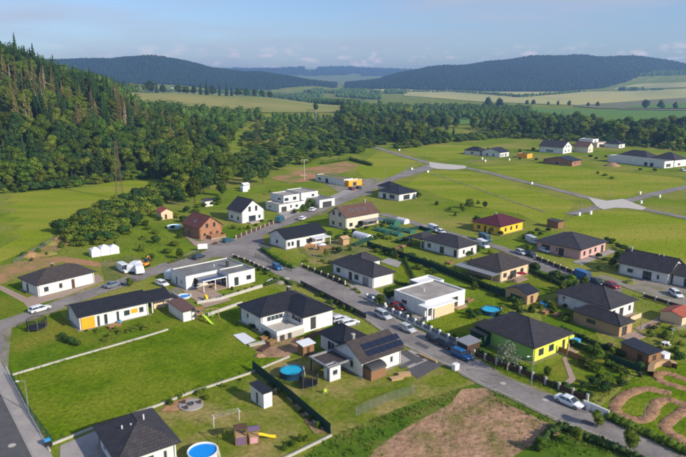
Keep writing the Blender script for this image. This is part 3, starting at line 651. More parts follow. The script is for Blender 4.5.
def block(root, x0, x1, y0, y1, eh, roof='hip', rise=1.8, wall='white_render', roofm='roof_slate', opens=(), ov=.55, walls='ABCD', fm='white_paint',
          th=.16, cap=None, faces={}, z0=-.1, gut='dark_metal', ridge=None, gable_open=()):
    o = ov; X0, X1, Y0, Y1 = x0 + o, x1 - o, y0 + o, y1 - o
    PF = {'A': (lambda t, z, k: (X0 + t, Y0 + k, z), X1 - X0), 'B': (lambda t, z, k: (X0 + k, Y1 - t, z), Y1 - Y0),
          'C': (lambda t, z, k: (X1 - k, Y0 + t, z), Y1 - Y0), 'D': (lambda t, z, k: (X1 - t, Y1 - k, z), X1 - X0)}
    top = eh + (.0 if roof != 'flat' else .25)
    for w in walls:
        P, ln = PF[w]; oo = [(ln * q[1], ln * q[2], q[3], q[4], q[5]) for q in opens if q[0] == w]
        wall_face(P, ln, top, oo, z0).build('wall', faces.get(w, wall), root)
        for a, b, c, d, kd in oo: window_at(root, P, a, b, c, d, kd, fm)
    W, D = x1 - x0, y1 - y0
    if z0 < 0 and len(walls) == 4 and W > 5:
        am = MB(); rectring(am, X0 - .55, X1 + .55, Y0 - .55, Y1 + .55, -.02, .105 + .0007 * (W % 1), .5); am.build('gravel_apron', 'gravel', root)
    if roof == 'flat':
        r = MB().quad((X0, Y0, eh), (X1, Y0, eh), (X1, Y1, eh), (X0, Y1, eh)).build('roof', roofm, root)
        pm = MB(); rectring(pm, X0 - .06, X1 + .06, Y0 - .06, Y1 + .06, eh + .252, eh + .33, .34); pm.build('parapet_cap', cap or 'grey_metal', r)
        im = MB(); rectring(im, X0 + .02, X1 - .02, Y0 + .02, Y1 - .02, eh + .004, eh + .25, .22); im.build('parapet', wall, r)
        return r
    e = eh; t = th; mb = MB()
    if roof == 'hip':
        m = min(W, D) / 2
        if W >= D: p, q = (x0 + m, y0 + m, e + t + rise), (x1 - m, y0 + m, e + t + rise)
        else: p, q = (x0 + m, y0 + m, e + t + rise), (x0 + m, y1 - m, e + t + rise)
        if abs(W - D) < .3: q = p = ((x0 + x1) / 2, (y0 + y1) / 2, e + t + rise)
        c = [(x0, y0), (x1, y0), (x1, y1), (x0, y1)]
        mb.v = [(a, b, e) for a, b in c] + [(a, b, e + t) for a, b in c] + [p, q]
        mb.f = [(0, 3, 2, 1)] + [(i, (i + 1) % 4, 4 + (i + 1) % 4, 4 + i) for i in range(4)]
        if p == q: mb.f += [(4, 5, 8), (5, 6, 8), (6, 7, 8), (7, 4, 8)]; mb.v.pop()
        elif W >= D: mb.f += [(4, 5, 9, 8), (5, 6, 9), (6, 7, 8, 9), (7, 4, 8)]
        else: mb.f += [(4, 5, 8), (5, 6, 9, 8), (6, 7, 9), (7, 4, 8, 9)]
        lines = [((x0, y0, e + t), p), ((x1, y0, e + t), q if W >= D else p), ((x1, y1, e + t), q), ((x0, y1, e + t), p if W >= D else q)]
        if p != q: lines.append((p, q))
    elif roof in ('gx', 'gy'):
        # slab roof; ridge along x or y
        if roof == 'gx':
            ym = (y0 + y1) / 2; pr = [(y0, e), (y0, e + t), (ym, e + t + rise), (y1, e + t), (y1, e), (ym, e + rise - .02)]
            for x in (x0, x1): mb.v += [(x, a, b) for a, b in pr]
            lines = [((x0, ym, e + t + rise), (x1, ym, e + t + rise))]
        else:
            xm = (x0 + x1) / 2; pr = [(x0, e), (x0, e + t), (xm, e + t + rise), (x1, e + t), (x1, e), (xm, e + rise - .02)]
            for y in (y0, y1): mb.v += [(a, y, b) for a, b in pr]
            lines = [((xm, y0, e + t + rise), (xm, y1, e + t + rise))]
        mb.f = [(i, (i + 1) % 6, 6 + (i + 1) % 6, 6 + i) for i in range(6)] + [(0, 5, 2, 1), (5, 4, 3, 2), (6, 7, 8, 11), (11, 8, 9, 10)]
        # gable walls
        for w in ('BC' if roof == 'gx' else 'AD'):
            if w not in walls: continue
            P, ln = PF[w]; full = (D if roof == 'gx' else W); sl = rise / (full / 2); g0 = o * sl - .02; gm = MB()
            gm.quad(P(0, eh, 0), P(ln, eh, 0), P(ln, eh + g0, 0), P(ln / 2, eh + rise - .02, 0), P(0, eh + g0, 0))
            gm.build('gable', faces.get(w, wall), root)
            for q in gable_open:
                if q[0] == w: window_at(root, P, ln * q[1], ln * q[2], q[3], q[4], q[5], fm, dep=-.03)
    elif roof == 'mono':      # high along y1
        mb.v = [(x0, y0, e), (x1, y0, e), (x1, y1, e + rise), (x0, y1, e + rise), (x0, y0, e + t), (x1, y0, e + t), (x1, y1, e + rise + t), (x0, y1, e + rise + t)]
        mb.f = [(0, 3, 2, 1), (4, 5, 6, 7), (0, 1, 5, 4), (1, 2, 6, 5), (2, 3, 7, 6), (3, 0, 4, 7)]; lines = []
        g = MB(); s0 = rise * o / D; s1 = rise * (D - o) / D
        for x in (X0, X1): g.quad((x, Y0, eh), (x, Y1, eh), (x, Y1, eh + s1), (x, Y0, eh + s0))
        g.quad((X0, Y1, eh), (X1, Y1, eh), (X1, Y1, eh + s1), (X0, Y1, eh + s1)); g.build('gable', wall, root)
    r = mb.build('roof', roofm, root)
    for a, b in lines: MB().tube((a[0], a[1], a[2] - .02), (b[0], b[1], b[2] - .02), .1, k=6).build('ridge_cap', roofm, r)
    if gut and roof in ('hip', 'gx', 'gy') and len(walls) == 4 and W > 6:
        for cx, cy in ((X0 + .25, Y0 - .06), (X1 - .25, Y0 - .06), (X0 - .06, Y1 - .25)): MB().tube((cx, cy, 0), (cx, cy, eh), .055, k=6).build('downpipe', gut, root)
    if gut and roof != 'mono':
        gm = MB(); rectring(gm, x0 - .09, x1 + .09, y0 - .09, y1 + .09, e + .02, e + .12, .085)
        if roof == 'hip': gm.build('gutter', gut, r)
        elif roof == 'gx':
            for yy in (y0 - .1, y1 + .005): MB().box(x0, x1, yy, yy + .09, e + .02, e + .12).build('gutter', gut, r)
        else:
            for xx in (x0 - .1, x1 + .005): MB().box(xx, xx + .09, y0, y1, e + .02, e + .12).build('gutter', gut, r)
    return r
def chimney(root, x, y, z0, z1, s=.5, m='grey_render'):
    c = MB().box(x - s / 2, x + s / 2, y - s / 2, y + s / 2, z0, z1).build('chimney', m, root)
    MB().box(x - s / 2 - .08, x + s / 2 + .08, y - s / 2 - .08, y + s / 2 + .08, z1 + .002, z1 + .1).build('chimney_cap', 'concrete', c)
def vent(root, x, y, z):
    MB().tube((x, y, z - .3), (x, y, z + .45), .09, k=8).build('vent_pipe', 'white_paint', root)
def newhouse(name, label, fr, cat='house', group=None):
    r = thing(name, label, cat, fr.o, fr.th, group); return r
def roof_z(fr_w, y, eh, rise, t=.16): return eh + t + rise * y / (fr_w / 2)
def skylight(root, x, y, z, w, h, sx, sz):
    """window lying in a slope that rises along +x (sx=1) or +y (sx=0)"""
    n = Vector((0, -sz, 1)).normalized(); a = Vector((w, 0, 0)); b = Vector((0, h, h * sz)); p = Vector((x, y, z)) + n * .06
    if sx: n = Vector((-sz, 0, 1)).normalized(); a = Vector((0, w, 0)); b = Vector((h, 0, h * sz)); p = Vector((x, y, z)) + n * .06
    f = MB(); c = [p, p + a, p + a + b, p + b]; f.v = [tuple(q) for q in c] + [tuple(q - n * .12) for q in c]
    f.f = [(0, 1, 2, 3), (0, 4, 5, 1), (1, 5, 6, 2), (2, 6, 7, 3), (3, 7, 4, 0)]; s = f.build('skylight', 'grey_metal', root)
    d = [p + a * .12 + b * .1 + n * .01, p + a * .88 + b * .1 + n * .01, p + a * .88 + b * .9 + n * .01, p + a * .12 + b * .9 + n * .01]
    MB().quad(*d).build('pane', 'blue_glass', s)

# 1 lower-left house
f = Frame((96, 426.2), None, (180, 441.5), 3.0, B=(154.3, 407.3)); h = newhouse('bungalow', 'white bungalow under a dark hipped roof beside the paved yard and round fire pit', f)
block(h, 0, f.W, 0, f.D, 3, 'hip', 2.5, roofm='roof_slate', opens=[('A', .2, .27, .9, 2.2, 'win'), ('A', .42, .6, .05, 2.3, 'french'), ('A', .76, .84, .05, 2.3, 'dark'), ('B', .2, .3, 1.0, 2.2, 'win'), ('B', .55, .72, .05, 2.3, 'dark')])
for px, py, z in ((122, 428.5, 4.6), (131, 426.5, 4.9), (143.5, 417.3, 5.3)):
    x, y = f.loc(px, py, z); vent(h, x, y, z)
# 2 garden house
f = Frame((249.7, 384.3), (263.2, 394.2), (276, 391.6), 2.7, theta=40); h = newhouse('garden_shed', 'small white garden house with a dark flat roof beside the green screen fence', f, 'shed')
block(h, 0, f.W * .92, 0, f.D, 2.6, 'mono', .25, ov=.18, roofm='roof_black', opens=[('B', .36, .56, 0, 2.1, 'dark')])
# 5 solar house
f = Frame((330, 348), (361.8, 364.2), (406.1, 349.9), 2.9, theta=38); h = newhouse('house', 'white gabled house with solar panels on its brown roof beside the striped parking', f)
Ws, Ds = f.W, f.D; rs = 2.4
rf = block(h, 0, Ws, 0, Ds, 2.9, 'gx', rs, roofm='roof_brown', ov=.5, opens=[('A', .4, .5, .7, 2.2, 'win'), ('A', .72, .8, .9, 2.1, 'win'), ('B', .55, .68, .9, 2.2, 'win')])
sl_ = rs / (Ds / 2)
for row in range(3):
    for k in range(5 if row < 2 else 4):
        x = Ws * .2 + k * 1.75 + row * .15; y = Ds * .08 + row * 1.32; z = 2.9 + .16 + sl_ * y + .09
        if y + 1.2 > Ds / 2: continue
        q = MB(); c = [(x, y, z), (x + 1.68, y, z), (x + 1.68, y + 1.08, z + 1.08 * sl_), (x, y + 1.08, z + 1.08 * sl_)]
        q.v = c + [(a, b, d - .05) for a, b, d in c]; q.f = [(0, 1, 2, 3), (0, 4, 5, 1), (1, 5, 6, 2), (2, 6, 7, 3), (3, 7, 4, 0)]; q.build('solar_panel', 'solar', h)
block(h, 2.0, Ws * .86, Ds - 1.0, Ds + 7.2, 2.92, 'hip', 2.1, roofm='roof_black', opens=[('B', .3, .6, .1, 2.2, 'french')], walls='BCD', ov=.5)
block(h, -5.2, .3, Ds * .33, Ds * .98, 2.45, 'flat', wall='grey_render', roofm='roof_brown', walls='', ov=.05)
for x, y in ((-5.0, Ds * .36), (-5.0, Ds * .94), (-2.6, Ds * .94)): MB().box(x, x + .16, y - .1, y + .06, 0, 2.45).build('post', 'wood_dark', h)
block(h, -4.9, -2.6, Ds * .30, Ds * .5, 2.3, 'flat', wall='white_render', roofm='roof_membrane', ov=0, opens=[('A', .25, .75, 1.0, 2.0, 'win')])
chimney(h, Ws * .3, Ds * .7, 4, 5.6)
# brown round-roofed shed
o = thing('barrel_shed', 'small brown shed with a dark curved roof against the solar house wall', 'shed', G(372, 381), R(38))
MB().box(-.2, 3.2, 0, 2.6, -.05, 1.9).build('wall', 'wood', o)
m_ = MB(); pr = [(2.75 / 2 + 1.5 * math.cos(t) - .08, 1.85 + .75 * math.sin(t)) for t in np.linspace(math.pi, 0, 9)]
for x in (-.3, 3.3): m_.v += [(x, a, b) for a, b in pr]
m_.f = [(i, i + 1, 9 + i + 1, 9 + i) for i in range(8)] + [tuple(range(9)), tuple(range(17, 8, -1))]; m_.build('roof', 'dark_metal', o)
MB().box(3.21, 3.25, .6, 1.6, .05, 1.8).build('door', 'wood_pale', o)

# 6 L-shaped white house with terrace
f = Frame((240.7, 304.6), None, (334.3, 308.7), 3.5, B=(296.5, 289.5), theta=38.5); h = newhouse('bungalow', 'white bungalow with a black hipped roof wrapped round a raised corner terrace', f)
block(h, 0, 15.2, 6.0, 15.5, 3.5, 'hip', 2.3, roofm='roof_black', ov=.5, opens=[('A', .1, .38, 1.45, 3.1, 'french'), ('B', .3, .4, 1.6, 2.7, 'win')])
block(h, 6.6, 15.2, .4, 12.5, 3.5, 'hip', 2.1, roofm='roof_black', ov=.5, th=.15, walls='ABC', opens=[('A', .24, .44, .2, 3.0, 'dark'), ('B', .62, .92, 1.5, 3.1, 'french')])
MB().box(.5, 7.08, .5, 6.48, -.1, 1.3).build('terrace', 'concrete', h)
pm = MB(); rectring(pm, .44, 7.06, .44, 6.46, 1.302, 2.15, .16); pm.build('terrace_wall', 'white_render', h)
MB().box(1.2, 2.2, .38, .44, .1, 1.2).build('door', 'dark_metal', h)
MB().box(3.1, 3.9, .38, .44, .1, 1.2).build('door', 'dark_metal', h)
chimney(h, 10.5, 11.2, 5, 6.7, .7, 'dark_metal')
# 7 flat roofed white house with covered patio
f = Frame((177, 267.7), None, (257.2, 269.2), 3.5, B=(230, 254.5), theta=40.5); h = newhouse('bungalow', 'white house with a grey flat roof and blue glazed patio by the junction', f)
block(h, 0, 17, 8.3, 17, 3.3, 'flat', wall='white_render', roofm='roof_membrane', ov=.1, opens=[('A', .12, .2, .2, 2.6, 'dark'), ('A', .26, .48, .1, 2.7, 'french'), ('B', .32, .42, .1, 2.3, 'dark'), ('B', .66, .74, 1, 2.2, 'win')])
block(h, 9.0, 16.94, 3.0, 8.6, 3.32, 'flat', wall='white_render', roofm='roof_membrane', ov=.1, walls='ABC', opens=[('A', .2, .38, .05, 2.4, 'french'), ('A', .66, .86, .9, 2.2, 'win'), ('B', .3, .7, .1, 2.4, 'french')])
for i in range(5):
    x = 2.4 + i * 1.33
    q = MB(); q.box(x, x + 1.27, 3.9, 8.25, 2.7, 2.76); q.build('canopy_panel', 'blue_glass', h)
for x in (2.4, 5.6, 8.8): MB().box(x, x + .14, 3.7, 3.84, 0, 2.69).build('post', 'white_paint', h)
MB().box(2.3, 9.0, 3.66, 3.86, 2.72, 2.92).build('beam', 'white_paint', h)
MB().box(2.2, 9.0, 3.2, 8.2, -.05, .12).build('patio_floor', 'paving_pink', h)
MB().box(12.3, 12.9, 9.2, 9.8, 3.2, 5.0).build('chimney', 'dark_metal', h); vent(h, 10, 12, 3.6); vent(h, 14.5, 13, 3.6)
# 8 white bungalow, dark hip, across the road
f = Frame((329.4, 262.5), (372.7, 278.2), (394.4, 272.9), 3.0, theta=38); h = newhouse('bungalow', 'white bungalow under a dark hipped roof with a pale driveway on the main road', f)
block(h, 0, 8.0, 0, 17.8, 3, 'hip', 2.2, opens=[('B', .42, .5, .05, 2.2, 'dark'), ('B', .56, .66, .8, 2.1, 'win'), ('B', .76, .9, .05, 2.3, 'garage'), ('B', .1, .2, .9, 2.1, 'win')], fm='dark_metal')
block(h, 5, 13.0, 11.0, 17.9, 2.98, 'hip', 2.0, th=.15, walls='ACD')
MB().box(7.6, 11, 7.6, 10.9, -.05, .15).build('patio_floor', 'concrete', h)
# 9 flat roofed white house
f = Frame((393.8, 290.5), (425.3, 302), (466.4, 290.5), 3.5, theta=38); h = newhouse('bungalow', 'white house with a flat pale roof and square porch behind the white pillar fence', f)
block(h, 0, 13.1, 0, 10, 3.35, 'flat', roofm='roof_grey', ov=.02, cap='white_paint', opens=[('A', .52, .62, .1, 2.6, 'french'), ('A', .64, .82, .1, 2.6, 'french'), ('B', .25, .42, 1.3, 2.1, 'win')], fm='wood_pale')
block(h, 9, 15.5, 8.9, 14.2, 2.95, 'flat', roofm='white_paint', ov=.02, cap='white_paint', walls='ACD', opens=[('A', .3, .6, .5, 2.3, 'win')])
MB().box(1.0, 7.4, -1.9, -.02, -.05, 2.5).build('porch', 'sand_render', h)
MB().box(.0, 8.0, -2.2, -.02, 2.52, 2.78).build('porch_roof', 'white_paint', h)
for y in (-2.1, ): MB().box(.02, .32, y, y + .3, 0, 2.5).build('pillar', 'white_paint', h)
MB().box(-1.6, -.02, -2.2, .6, 2.85, 3.05).build('porch_roof', 'white_paint', h); MB().box(-1.6, -1.3, -2.2, -1.9, 0, 2.84).build('pillar', 'white_paint', h)
MB().box(-1.6, -.02, -1.9, -1.7, 0, .9).build('porch_wall', 'white_render', h)
for i in range(4): MB().box(9 + i * .02, 12.5, -1.6, -.1, -.04 + i * .001, .14).build('deck_board', 'wood_pale', h) if i == 0 else None
vent(h, 5.2, 5.5, 3.6)
# 10 white bungalow on the lane
f = Frame((409.6, 238.5), (458.5, 249), (479.4, 245), 3.0, theta=39); h = newhouse('bungalow', 'white bungalow with a long dark roof and open carport beside the back lane', f)
block(h, 0, 9.6, 0, 15.0, 3, 'hip', 2.2, opens=[('A', .25, .35, .9, 2.1, 'win'), ('A', .68, .8, .9, 2.1, 'win'), ('B', .12, .22, .9, 2.2, 'win'), ('B', .48, .6, .2, 2.2, 'win'), ('B', .88, .96, .05, 2.2, 'dark')], fm='dark_metal')
block(h, 0, 8.0, 14.9, 21, 2.7, 'hip', 1.3, walls='')
for y in (15.4, 20.5):
    for x in (.4, 7.4): MB().box(x, x + .18, y, y + .18, 0, 2.7).build('post', 'white_paint', h)
# 11 brown-roofed sandy house
f = Frame((466, 261.8), (501, 272), (530.7, 262.7), 3.0, theta=38.5); h = newhouse('bungalow', 'sand-coloured bungalow with a brown hipped roof and long side canopy', f)
block(h, 0, 13.2, 0, 11.8, 3, 'hip', 2.6, wall='sand_render', roofm='roof_brown', opens=[('A', .1, .22, .9, 2.1, 'win'), ('A', .34, .56, .1, 2.2, 'french'), ('A', .7, .82, .9, 2.1, 'win'), ('B', .3, .42, .9, 2.1, 'win')], fm='wood')
MB().box(-3.2, .5, .2, 13.2, 2.38, 2.52).build('canopy', 'grey_metal', h)
for y in (.4, 6.5, 12.8): MB().box(-3.1, -2.94, y, y + .16, 0, 2.38).build('post', 'wood', h)
MB().box(3.5, 8.5, -2.6, .4, -.05, .16).build('terrace', 'paving_pink', h)
# 12 yellow
f = Frame((473, 222.5), (500.5, 227.4), (528.1, 221.6), 3.0, theta=41); h = newhouse('bungalow', 'bright yellow bungalow under a wine-red hipped roof', f)
block(h, 0, 14.9, 0, 12.3, 3, 'hip', 2.5, wall='yellow_render', roofm='roof_wine', opens=[('A', .2, .28, .9, 2.2, 'win'), ('A', .44, .52, .9, 2.2, 'win'), ('A', .68, .76, .9, 2.2, 'win'), ('B', .16, .28, .9, 2.2, 'win'), ('B', .42, .5, .05, 2.3, 'door'), ('B', .66, .76, .9, 2.2, 'win')], fm='wood_dark')
chimney(h, 6.5, 6.8, 4.5, 6.1)
# 13 pink
f = Frame((537.2, 241.8), (581.3, 250.7), (610.2, 241.8), 3.0, theta=40.5); h = newhouse('bungalow', 'pink bungalow with a dark slate hipped roof and open garage bay', f)
block(h, 0, 16.4, 0, 15.5, 3, 'hip', 2.7, wall='pink_render', opens=[('A', .12, .2, .9, 2.2, 'win'), ('A', .34, .42, .9, 2.2, 'win'), ('A', .54, .62, .9, 2.2, 'win'), ('A', .8, .9, .1, 2.3, 'french'), ('B', .12, .32, .05, 2.4, 'dark'), ('B', .52, .64, .05, 2.3, 'dark'), ('B', .46, .49, 1, 2.1, 'win')], fm='wood_dark')
MB().box(16.0, 17.2, 1, 8, -.05, .16).build('terrace', 'paving', h)
# 14 white hip
f = Frame((562.9, 294.9), (610.7, 309.8), (641.6, 300.9), 3.0, theta=35); h = newhouse('bungalow', 'white bungalow under a dark hipped roof behind the timber garden cabin', f)
block(h, 0, 10.8, 0, 14.2, 3, 'hip', 2.6, wall='white_render', opens=[('A', .12, .24, .9, 2.2, 'win'), ('A', .4, .56, .1, 2.2, 'french'), ('A', .76, .86, .9, 2.1, 'win')], fm='wood')
MB().box(4.2, 8.6, -2.2, .5, -.05, .15).build('terrace', 'paving_pink', h); MB().box(4.4, 8.6, -2.2, -2.08, .15, 1.1).build('terrace_wall', 'sand_render', h)
# 14b cabin in front of it
f = Frame((585.6, 317), (620.6, 327), (632, 322.5), 2.5, theta=35); h = newhouse('garden_cabin', 'low timber garden cabin with a dark hipped roof in front of the white hip-roofed bungalow', f, 'cabin')
block(h, 0, 5.4, 0, 11.5, 2.45, 'hip', 1.4, wall='wood_pale', ov=.4, opens=[('B', .3, .5, .9, 1.8, 'win'), ('A', .2, .6, .05, 2.0, 'french')], fm='wood')
MB().box(.6, 6, -2.6, .3, -.05, .15).build('terrace', 'paving_pink', h)
# 15 green
f = Frame((485.9, 329.1), (534.5, 349.3), (572.4, 333.5), 3.0, theta=36.5); h = newhouse('bungalow', 'green and yellow bungalow under a big dark hipped roof by the silver tree', f)
block(h, 0, 12.2, 0, 14.6, 3, 'hip', 2.7, wall='lime_render', faces={'A': 'lemon_render', 'C': 'lemon_render'}, opens=[('A', .14, .28, .9, 2.2, 'win'), ('A', .42, .56, .9, 2.2, 'win'), ('A', .8, .88, .2, 2.2, 'dark')], fm='wood_dark')
MB().box(8, 11.5, -1.8, .5, -.05, .18).build('terrace', 'paving_pink', h); MB().box(8.2, 8.5, -1.6, -1.3, .18, 2.5).build('post', 'wood_pale', h)
# 16 white gable right
f = Frame((629, 266.7), (670, 274.4), (690, 268), 3.0, theta=40); h = newhouse('house', 'white gabled house with a dark roof and side garage by the right-hand lane', f)
block(h, 0, 10.4, 0, 14, 3.0, 'gy', 3.0, opens=[('B', .18, .3, 1.0, 2.0, 'win'), ('B', .5, .68, .05, 2.3, 'french'), ('B', .78, .83, .9, 2.0, 'win')], fm='dark_metal')
block(h, 1.5, 9.5, -9.5, .5, 2.6, 'gy', 2.0, walls='ABC', opens=[('B', .3, .62, .05, 2.2, 'dark')], fm='dark_metal')
vent(h, 5, 4, 6.0); vent(h, 5, 5.2, 6.0); chimney(h, 4.6, 12.4, 5.4, 6.8)
# 17 modern flats
f = Frame((261, 199), (279, 205.5), (308, 198.5), 2.9, theta=41); h = newhouse('house', 'white cubic house with a set-back upper floor and young shrubs in front', f)
block(h, 0, 5.5, 0, 9.5, 2.9, 'flat', roofm='roof_grey', ov=.02, opens=[('A', .2, .7, .05, 2.2, 'dark'), ('B', .25, .4, 1.2, 2.0, 'win')])
block(h, 5.0, 13.5, 1.0, 10.5, 2.8, 'flat', roofm='roof_grey', ov=.02, opens=[('A', .1, .25, .9, 2.2, 'win'), ('A', .45, .62, .9, 2.0, 'win')])
block(h, 4.2, 12.2, 2.6, 12.0, 5.7, 'flat', roofm='roof_grey', ov=.02, z0=3.0, opens=[('A', .05, .3, 3.7, 4.9, 'win'), ('A', .58, .8, 3.7, 5.0, 'win'), ('B', .55, .78, 3.9, 4.7, 'win')], fm='dark_metal')
f = Frame((297, 195), (318, 201), (333.5, 195), 2.9, theta=41); h = newhouse('house', 'white cubic house with a wide garage, up the street from its cubic neighbour', f)
block(h, 0, 8.2, -1, 9, 3.1, 'flat', roofm='roof_membrane', ov=.02, opens=[('A', .2, .8, .05, 2.4, 'dark')], fm='dark_metal')
block(h, -3, 6, 7.5, 19, 5.3, 'flat', roofm='roof_grey', ov=.02, opens=[('A', .62, .78, 3.5, 4.5, 'win'), ('B', .5, .6, 3.5, 4.5, 'win')], fm='dark_metal')
f = Frame((316, 171.5), (348, 181), (366, 176), 3.0, theta=41); h = newhouse('workshop', 'low grey building with a brown flat roof and orange end wall beside the red car', f, 'building')
block(h, 0, 6, 3, 26, 3.2, 'flat', wall='white_render', roofm='soil_red', ov=.02, opens=[('B', .36, .46, .05, 2.4, 'dark'), ('B', .1, .2, 1.1, 2.2, 'win')], fm='dark_metal')
block(h, .5, 9.5, 0, 3.2, 2.7, 'flat', wall='orange_panel', roofm='white_paint', cap='white_paint', ov=.02, walls='ABC', opens=[('A', .3, .6, .05, 2.2, 'dark')])
# 18 brown roof two storeys
f = Frame((326, 213), (345.7, 218), (380.1, 211.6), 4.4, theta=40); h = newhouse('house', 'cream two-storey house with a reddish-brown gabled roof and skylights', f)
rf = block(h, 0, 16.7, 0, 10.4, 4.2, 'gx', 3.2, wall='cream_render', roofm='roof_tan', ov=.4, opens=[('A', .1, .2, .9, 2.2, 'win'), ('A', .35, .5, .1, 2.2, 'french'), ('A', .7, .8, .9, 2.2, 'win'), ('B', .2, .34, .8, 2.1, 'win'), ('B', .62, .76, .8, 2.1, 'win')],
      gable_open=[('B', .24, .36, 4.3, 5.7, 'win'), ('B', .6, .72, 4.3, 5.7, 'win')], fm='wood_dark')
for x in (4.5, 7.5, 10.5): skylight(h, x, 2.2, 4.36 + 3.2 / 5.2 * 2.2, .9, 1.0, 0, 3.2 / 5.2)
chimney(h, 13.5, 5.2, 7, 8.6)
MB().box(6.5, 16, -3.8, -.1, 2.5, 2.62).build('canopy', 'blue_glass', h)
for x in (6.6, 11.2, 15.8): MB().box(x, x + .14, -3.7, -3.56, 0, 2.5).build('post', 'wood', h)
# 19 black roofed white gable
f = Frame((266, 230), (285.5, 240.2), (321.7, 231), 3.2, theta=39); h = newhouse('bungalow', 'white bungalow with a black gabled roof at the inside of the street corner', f)
block(h, 0, 16.3, 0, 10.6, 3.2, 'gx', 2.3, roofm='roof_black', opens=[('A', .04, .1, .9, 2.2, 'win'), ('A', .13, .19, .9, 2.2, 'win'), ('A', .26, .34, .05, 2.3, 'french'), ('A', .5, .66, .9, 2.2, 'win'), ('B', .4, .52, 1.1, 2.2, 'win')], fm='dark_metal')
MB().box(9.5, 15.5, -2.8, .5, 2.45, 2.58).build('canopy', 'tarp_white', h)
for x in (9.6, 15.3): MB().box(x, x + .14, -2.7, -2.56, 0, 2.45).build('post', 'white_paint', h)
# 20 white gable two storeys
f = Frame((226.1, 207.6), (241.4, 211.6), (265.4, 207.5), 4.6, theta=42); h = newhouse('house', 'white two-storey house with a steep dark gabled roof beside the brick house', f)
block(h, 0, 10.6, 0, 10.6, 4.0, 'gy', 4.2, roofm='roof_slate', ov=.45, opens=[('A', .3, .62, .05, 2.4, 'french'), ('A', .74, .84, 1.0, 2.2, 'win'), ('B', .2, .36, .9, 2.1, 'win'), ('B', .64, .78, .9, 2.1, 'win')],
      gable_open=[('A', .3, .4, 4.0, 5.9, 'win'), ('A', .6, .7, 4.0, 5.9, 'win')], fm='dark_metal')
MB().box(2.4, 7.6, -2.4, .4, -.05, .3).build('terrace', 'paving', h)
# 21 brick
f = Frame((182, 222.9), (198.9, 228.5), (221.3, 224.5), 4.0, theta=43); h = newhouse('house', 'red brick house with a rust-red gabled roof at the end of the side street', f)
block(h, 0, 9.4, 0, 11.6, 3.6, 'gy', 3.6, wall='red_brick', roofm='roof_red', ov=.4, opens=[('A', .16, .26, .9, 2.0, 'win'), ('A', .44, .54, .05, 2.2, 'door'), ('A', .72, .82, .9, 2.0, 'win'), ('B', .3, .42, .9, 2.0, 'win')],
      gable_open=[('A', .28, .38, 3.6, 5.1, 'win'), ('A', .6, .7, 3.6, 5.1, 'win')], fm='wood_dark')
MB().box(3, 8.6, -2.4, .3, -.05, .5).build('terrace', 'paving_pink', h); pm = MB(); rectring(pm, 3, 8.6, -2.4, .3, .502, 1.3, .12); pm.build('railing', 'wood', h)
skylight(h, 1.6, 5.5, 3.76 + 1.6 * 3.6 / 4.7, .9, .9, 1, 3.6 / 4.7)
# 22 white bungalow far left
f = Frame((16.8, 278.3), (36, 286.3), (92.2, 271), 3.0, theta=50); h = newhouse('bungalow', 'white bungalow with a brown hipped roof and pink paved border by the bare soil', f)
block(h, 0, 15.4, 0, 10, 3, 'hip', 2.3, roofm='roof_brown', opens=[('A', .1, .18, .9, 2.1, 'win'), ('A', .36, .42, .9, 2.1, 'win'), ('A', .58, .64, .05, 2.4, 'door'), ('B', .3, .42, .1, 2.3, 'dark')], fm='wood')
chimney(h, 7.5, 7.2, 4.2, 5.6, .5, 'roof_brown')
# 23 long black roof with orange panels
f = Frame((63.8, 306.2), (77.1, 318.5), (151.4, 302.4), 3.0, theta=38.6); h = newhouse('bungalow', 'long white bungalow with a black roof and bright orange wall panels', f)
block(h, 0, 15.7, 0, 9.4, 3, 'gx', 1.5, roofm='roof_black', opens=[('A', .24, .28, .05, 2.4, 'dark'), ('A', .34, .39, .1, 2.4, 'french'), ('A', .52, .56, .1, 2.4, 'french'), ('A', .63, .72, 1, 2.2, 'win'), ('A', .86, .93, 1, 2.2, 'win')], fm='grey_metal')
MB().box(.85, 3.6, .48, .54, .05, 2.6).build('wall_panel', 'orange_panel', h); MB().box(11.3, 12.8, .48, .54, 1.2, 2.2).build('wall_panel', 'orange_panel', h)
block(h, 15.6, 21.0, .6, 8.8, 2.7, 'gx', 1.3, roofm='roof_black', walls='')
for x, y in ((16.2, 1.0), (20.4, 1.0), (20.4, 8.2)): MB().box(x, x + .2, y, y + .2, 0, 2.7).build('post', 'white_paint', h)
MB().box(17.5, 20.3, 3.4, 3.6, 0, 2.3).build('wall', 'sand_render', h)
# 25 black hip house on the far street
f = Frame((373.6, 190.9), (399, 194.8), (420, 191.7), 3.0, theta=42); h = newhouse('house', 'white house with a navy black hipped roof standing alone in the green plots', f)
block(h, 0, 12.9, 0, 14.0, 3, 'hip', 2.6, roofm='roof_black', opens=[('A', .25, .6, .2, 2.3, 'french'), ('B', .24, .4, .05, 2.3, 'dark'), ('B', .56, .8, .6, 2.3, 'win')], fm='dark_metal')
block(h, 6, 14, 11, 19.5, 4.0, 'hip', 2.0, roofm='roof_black', opens=[('A', .4, .7, 2.2, 3.4, 'win')], fm='dark_metal')
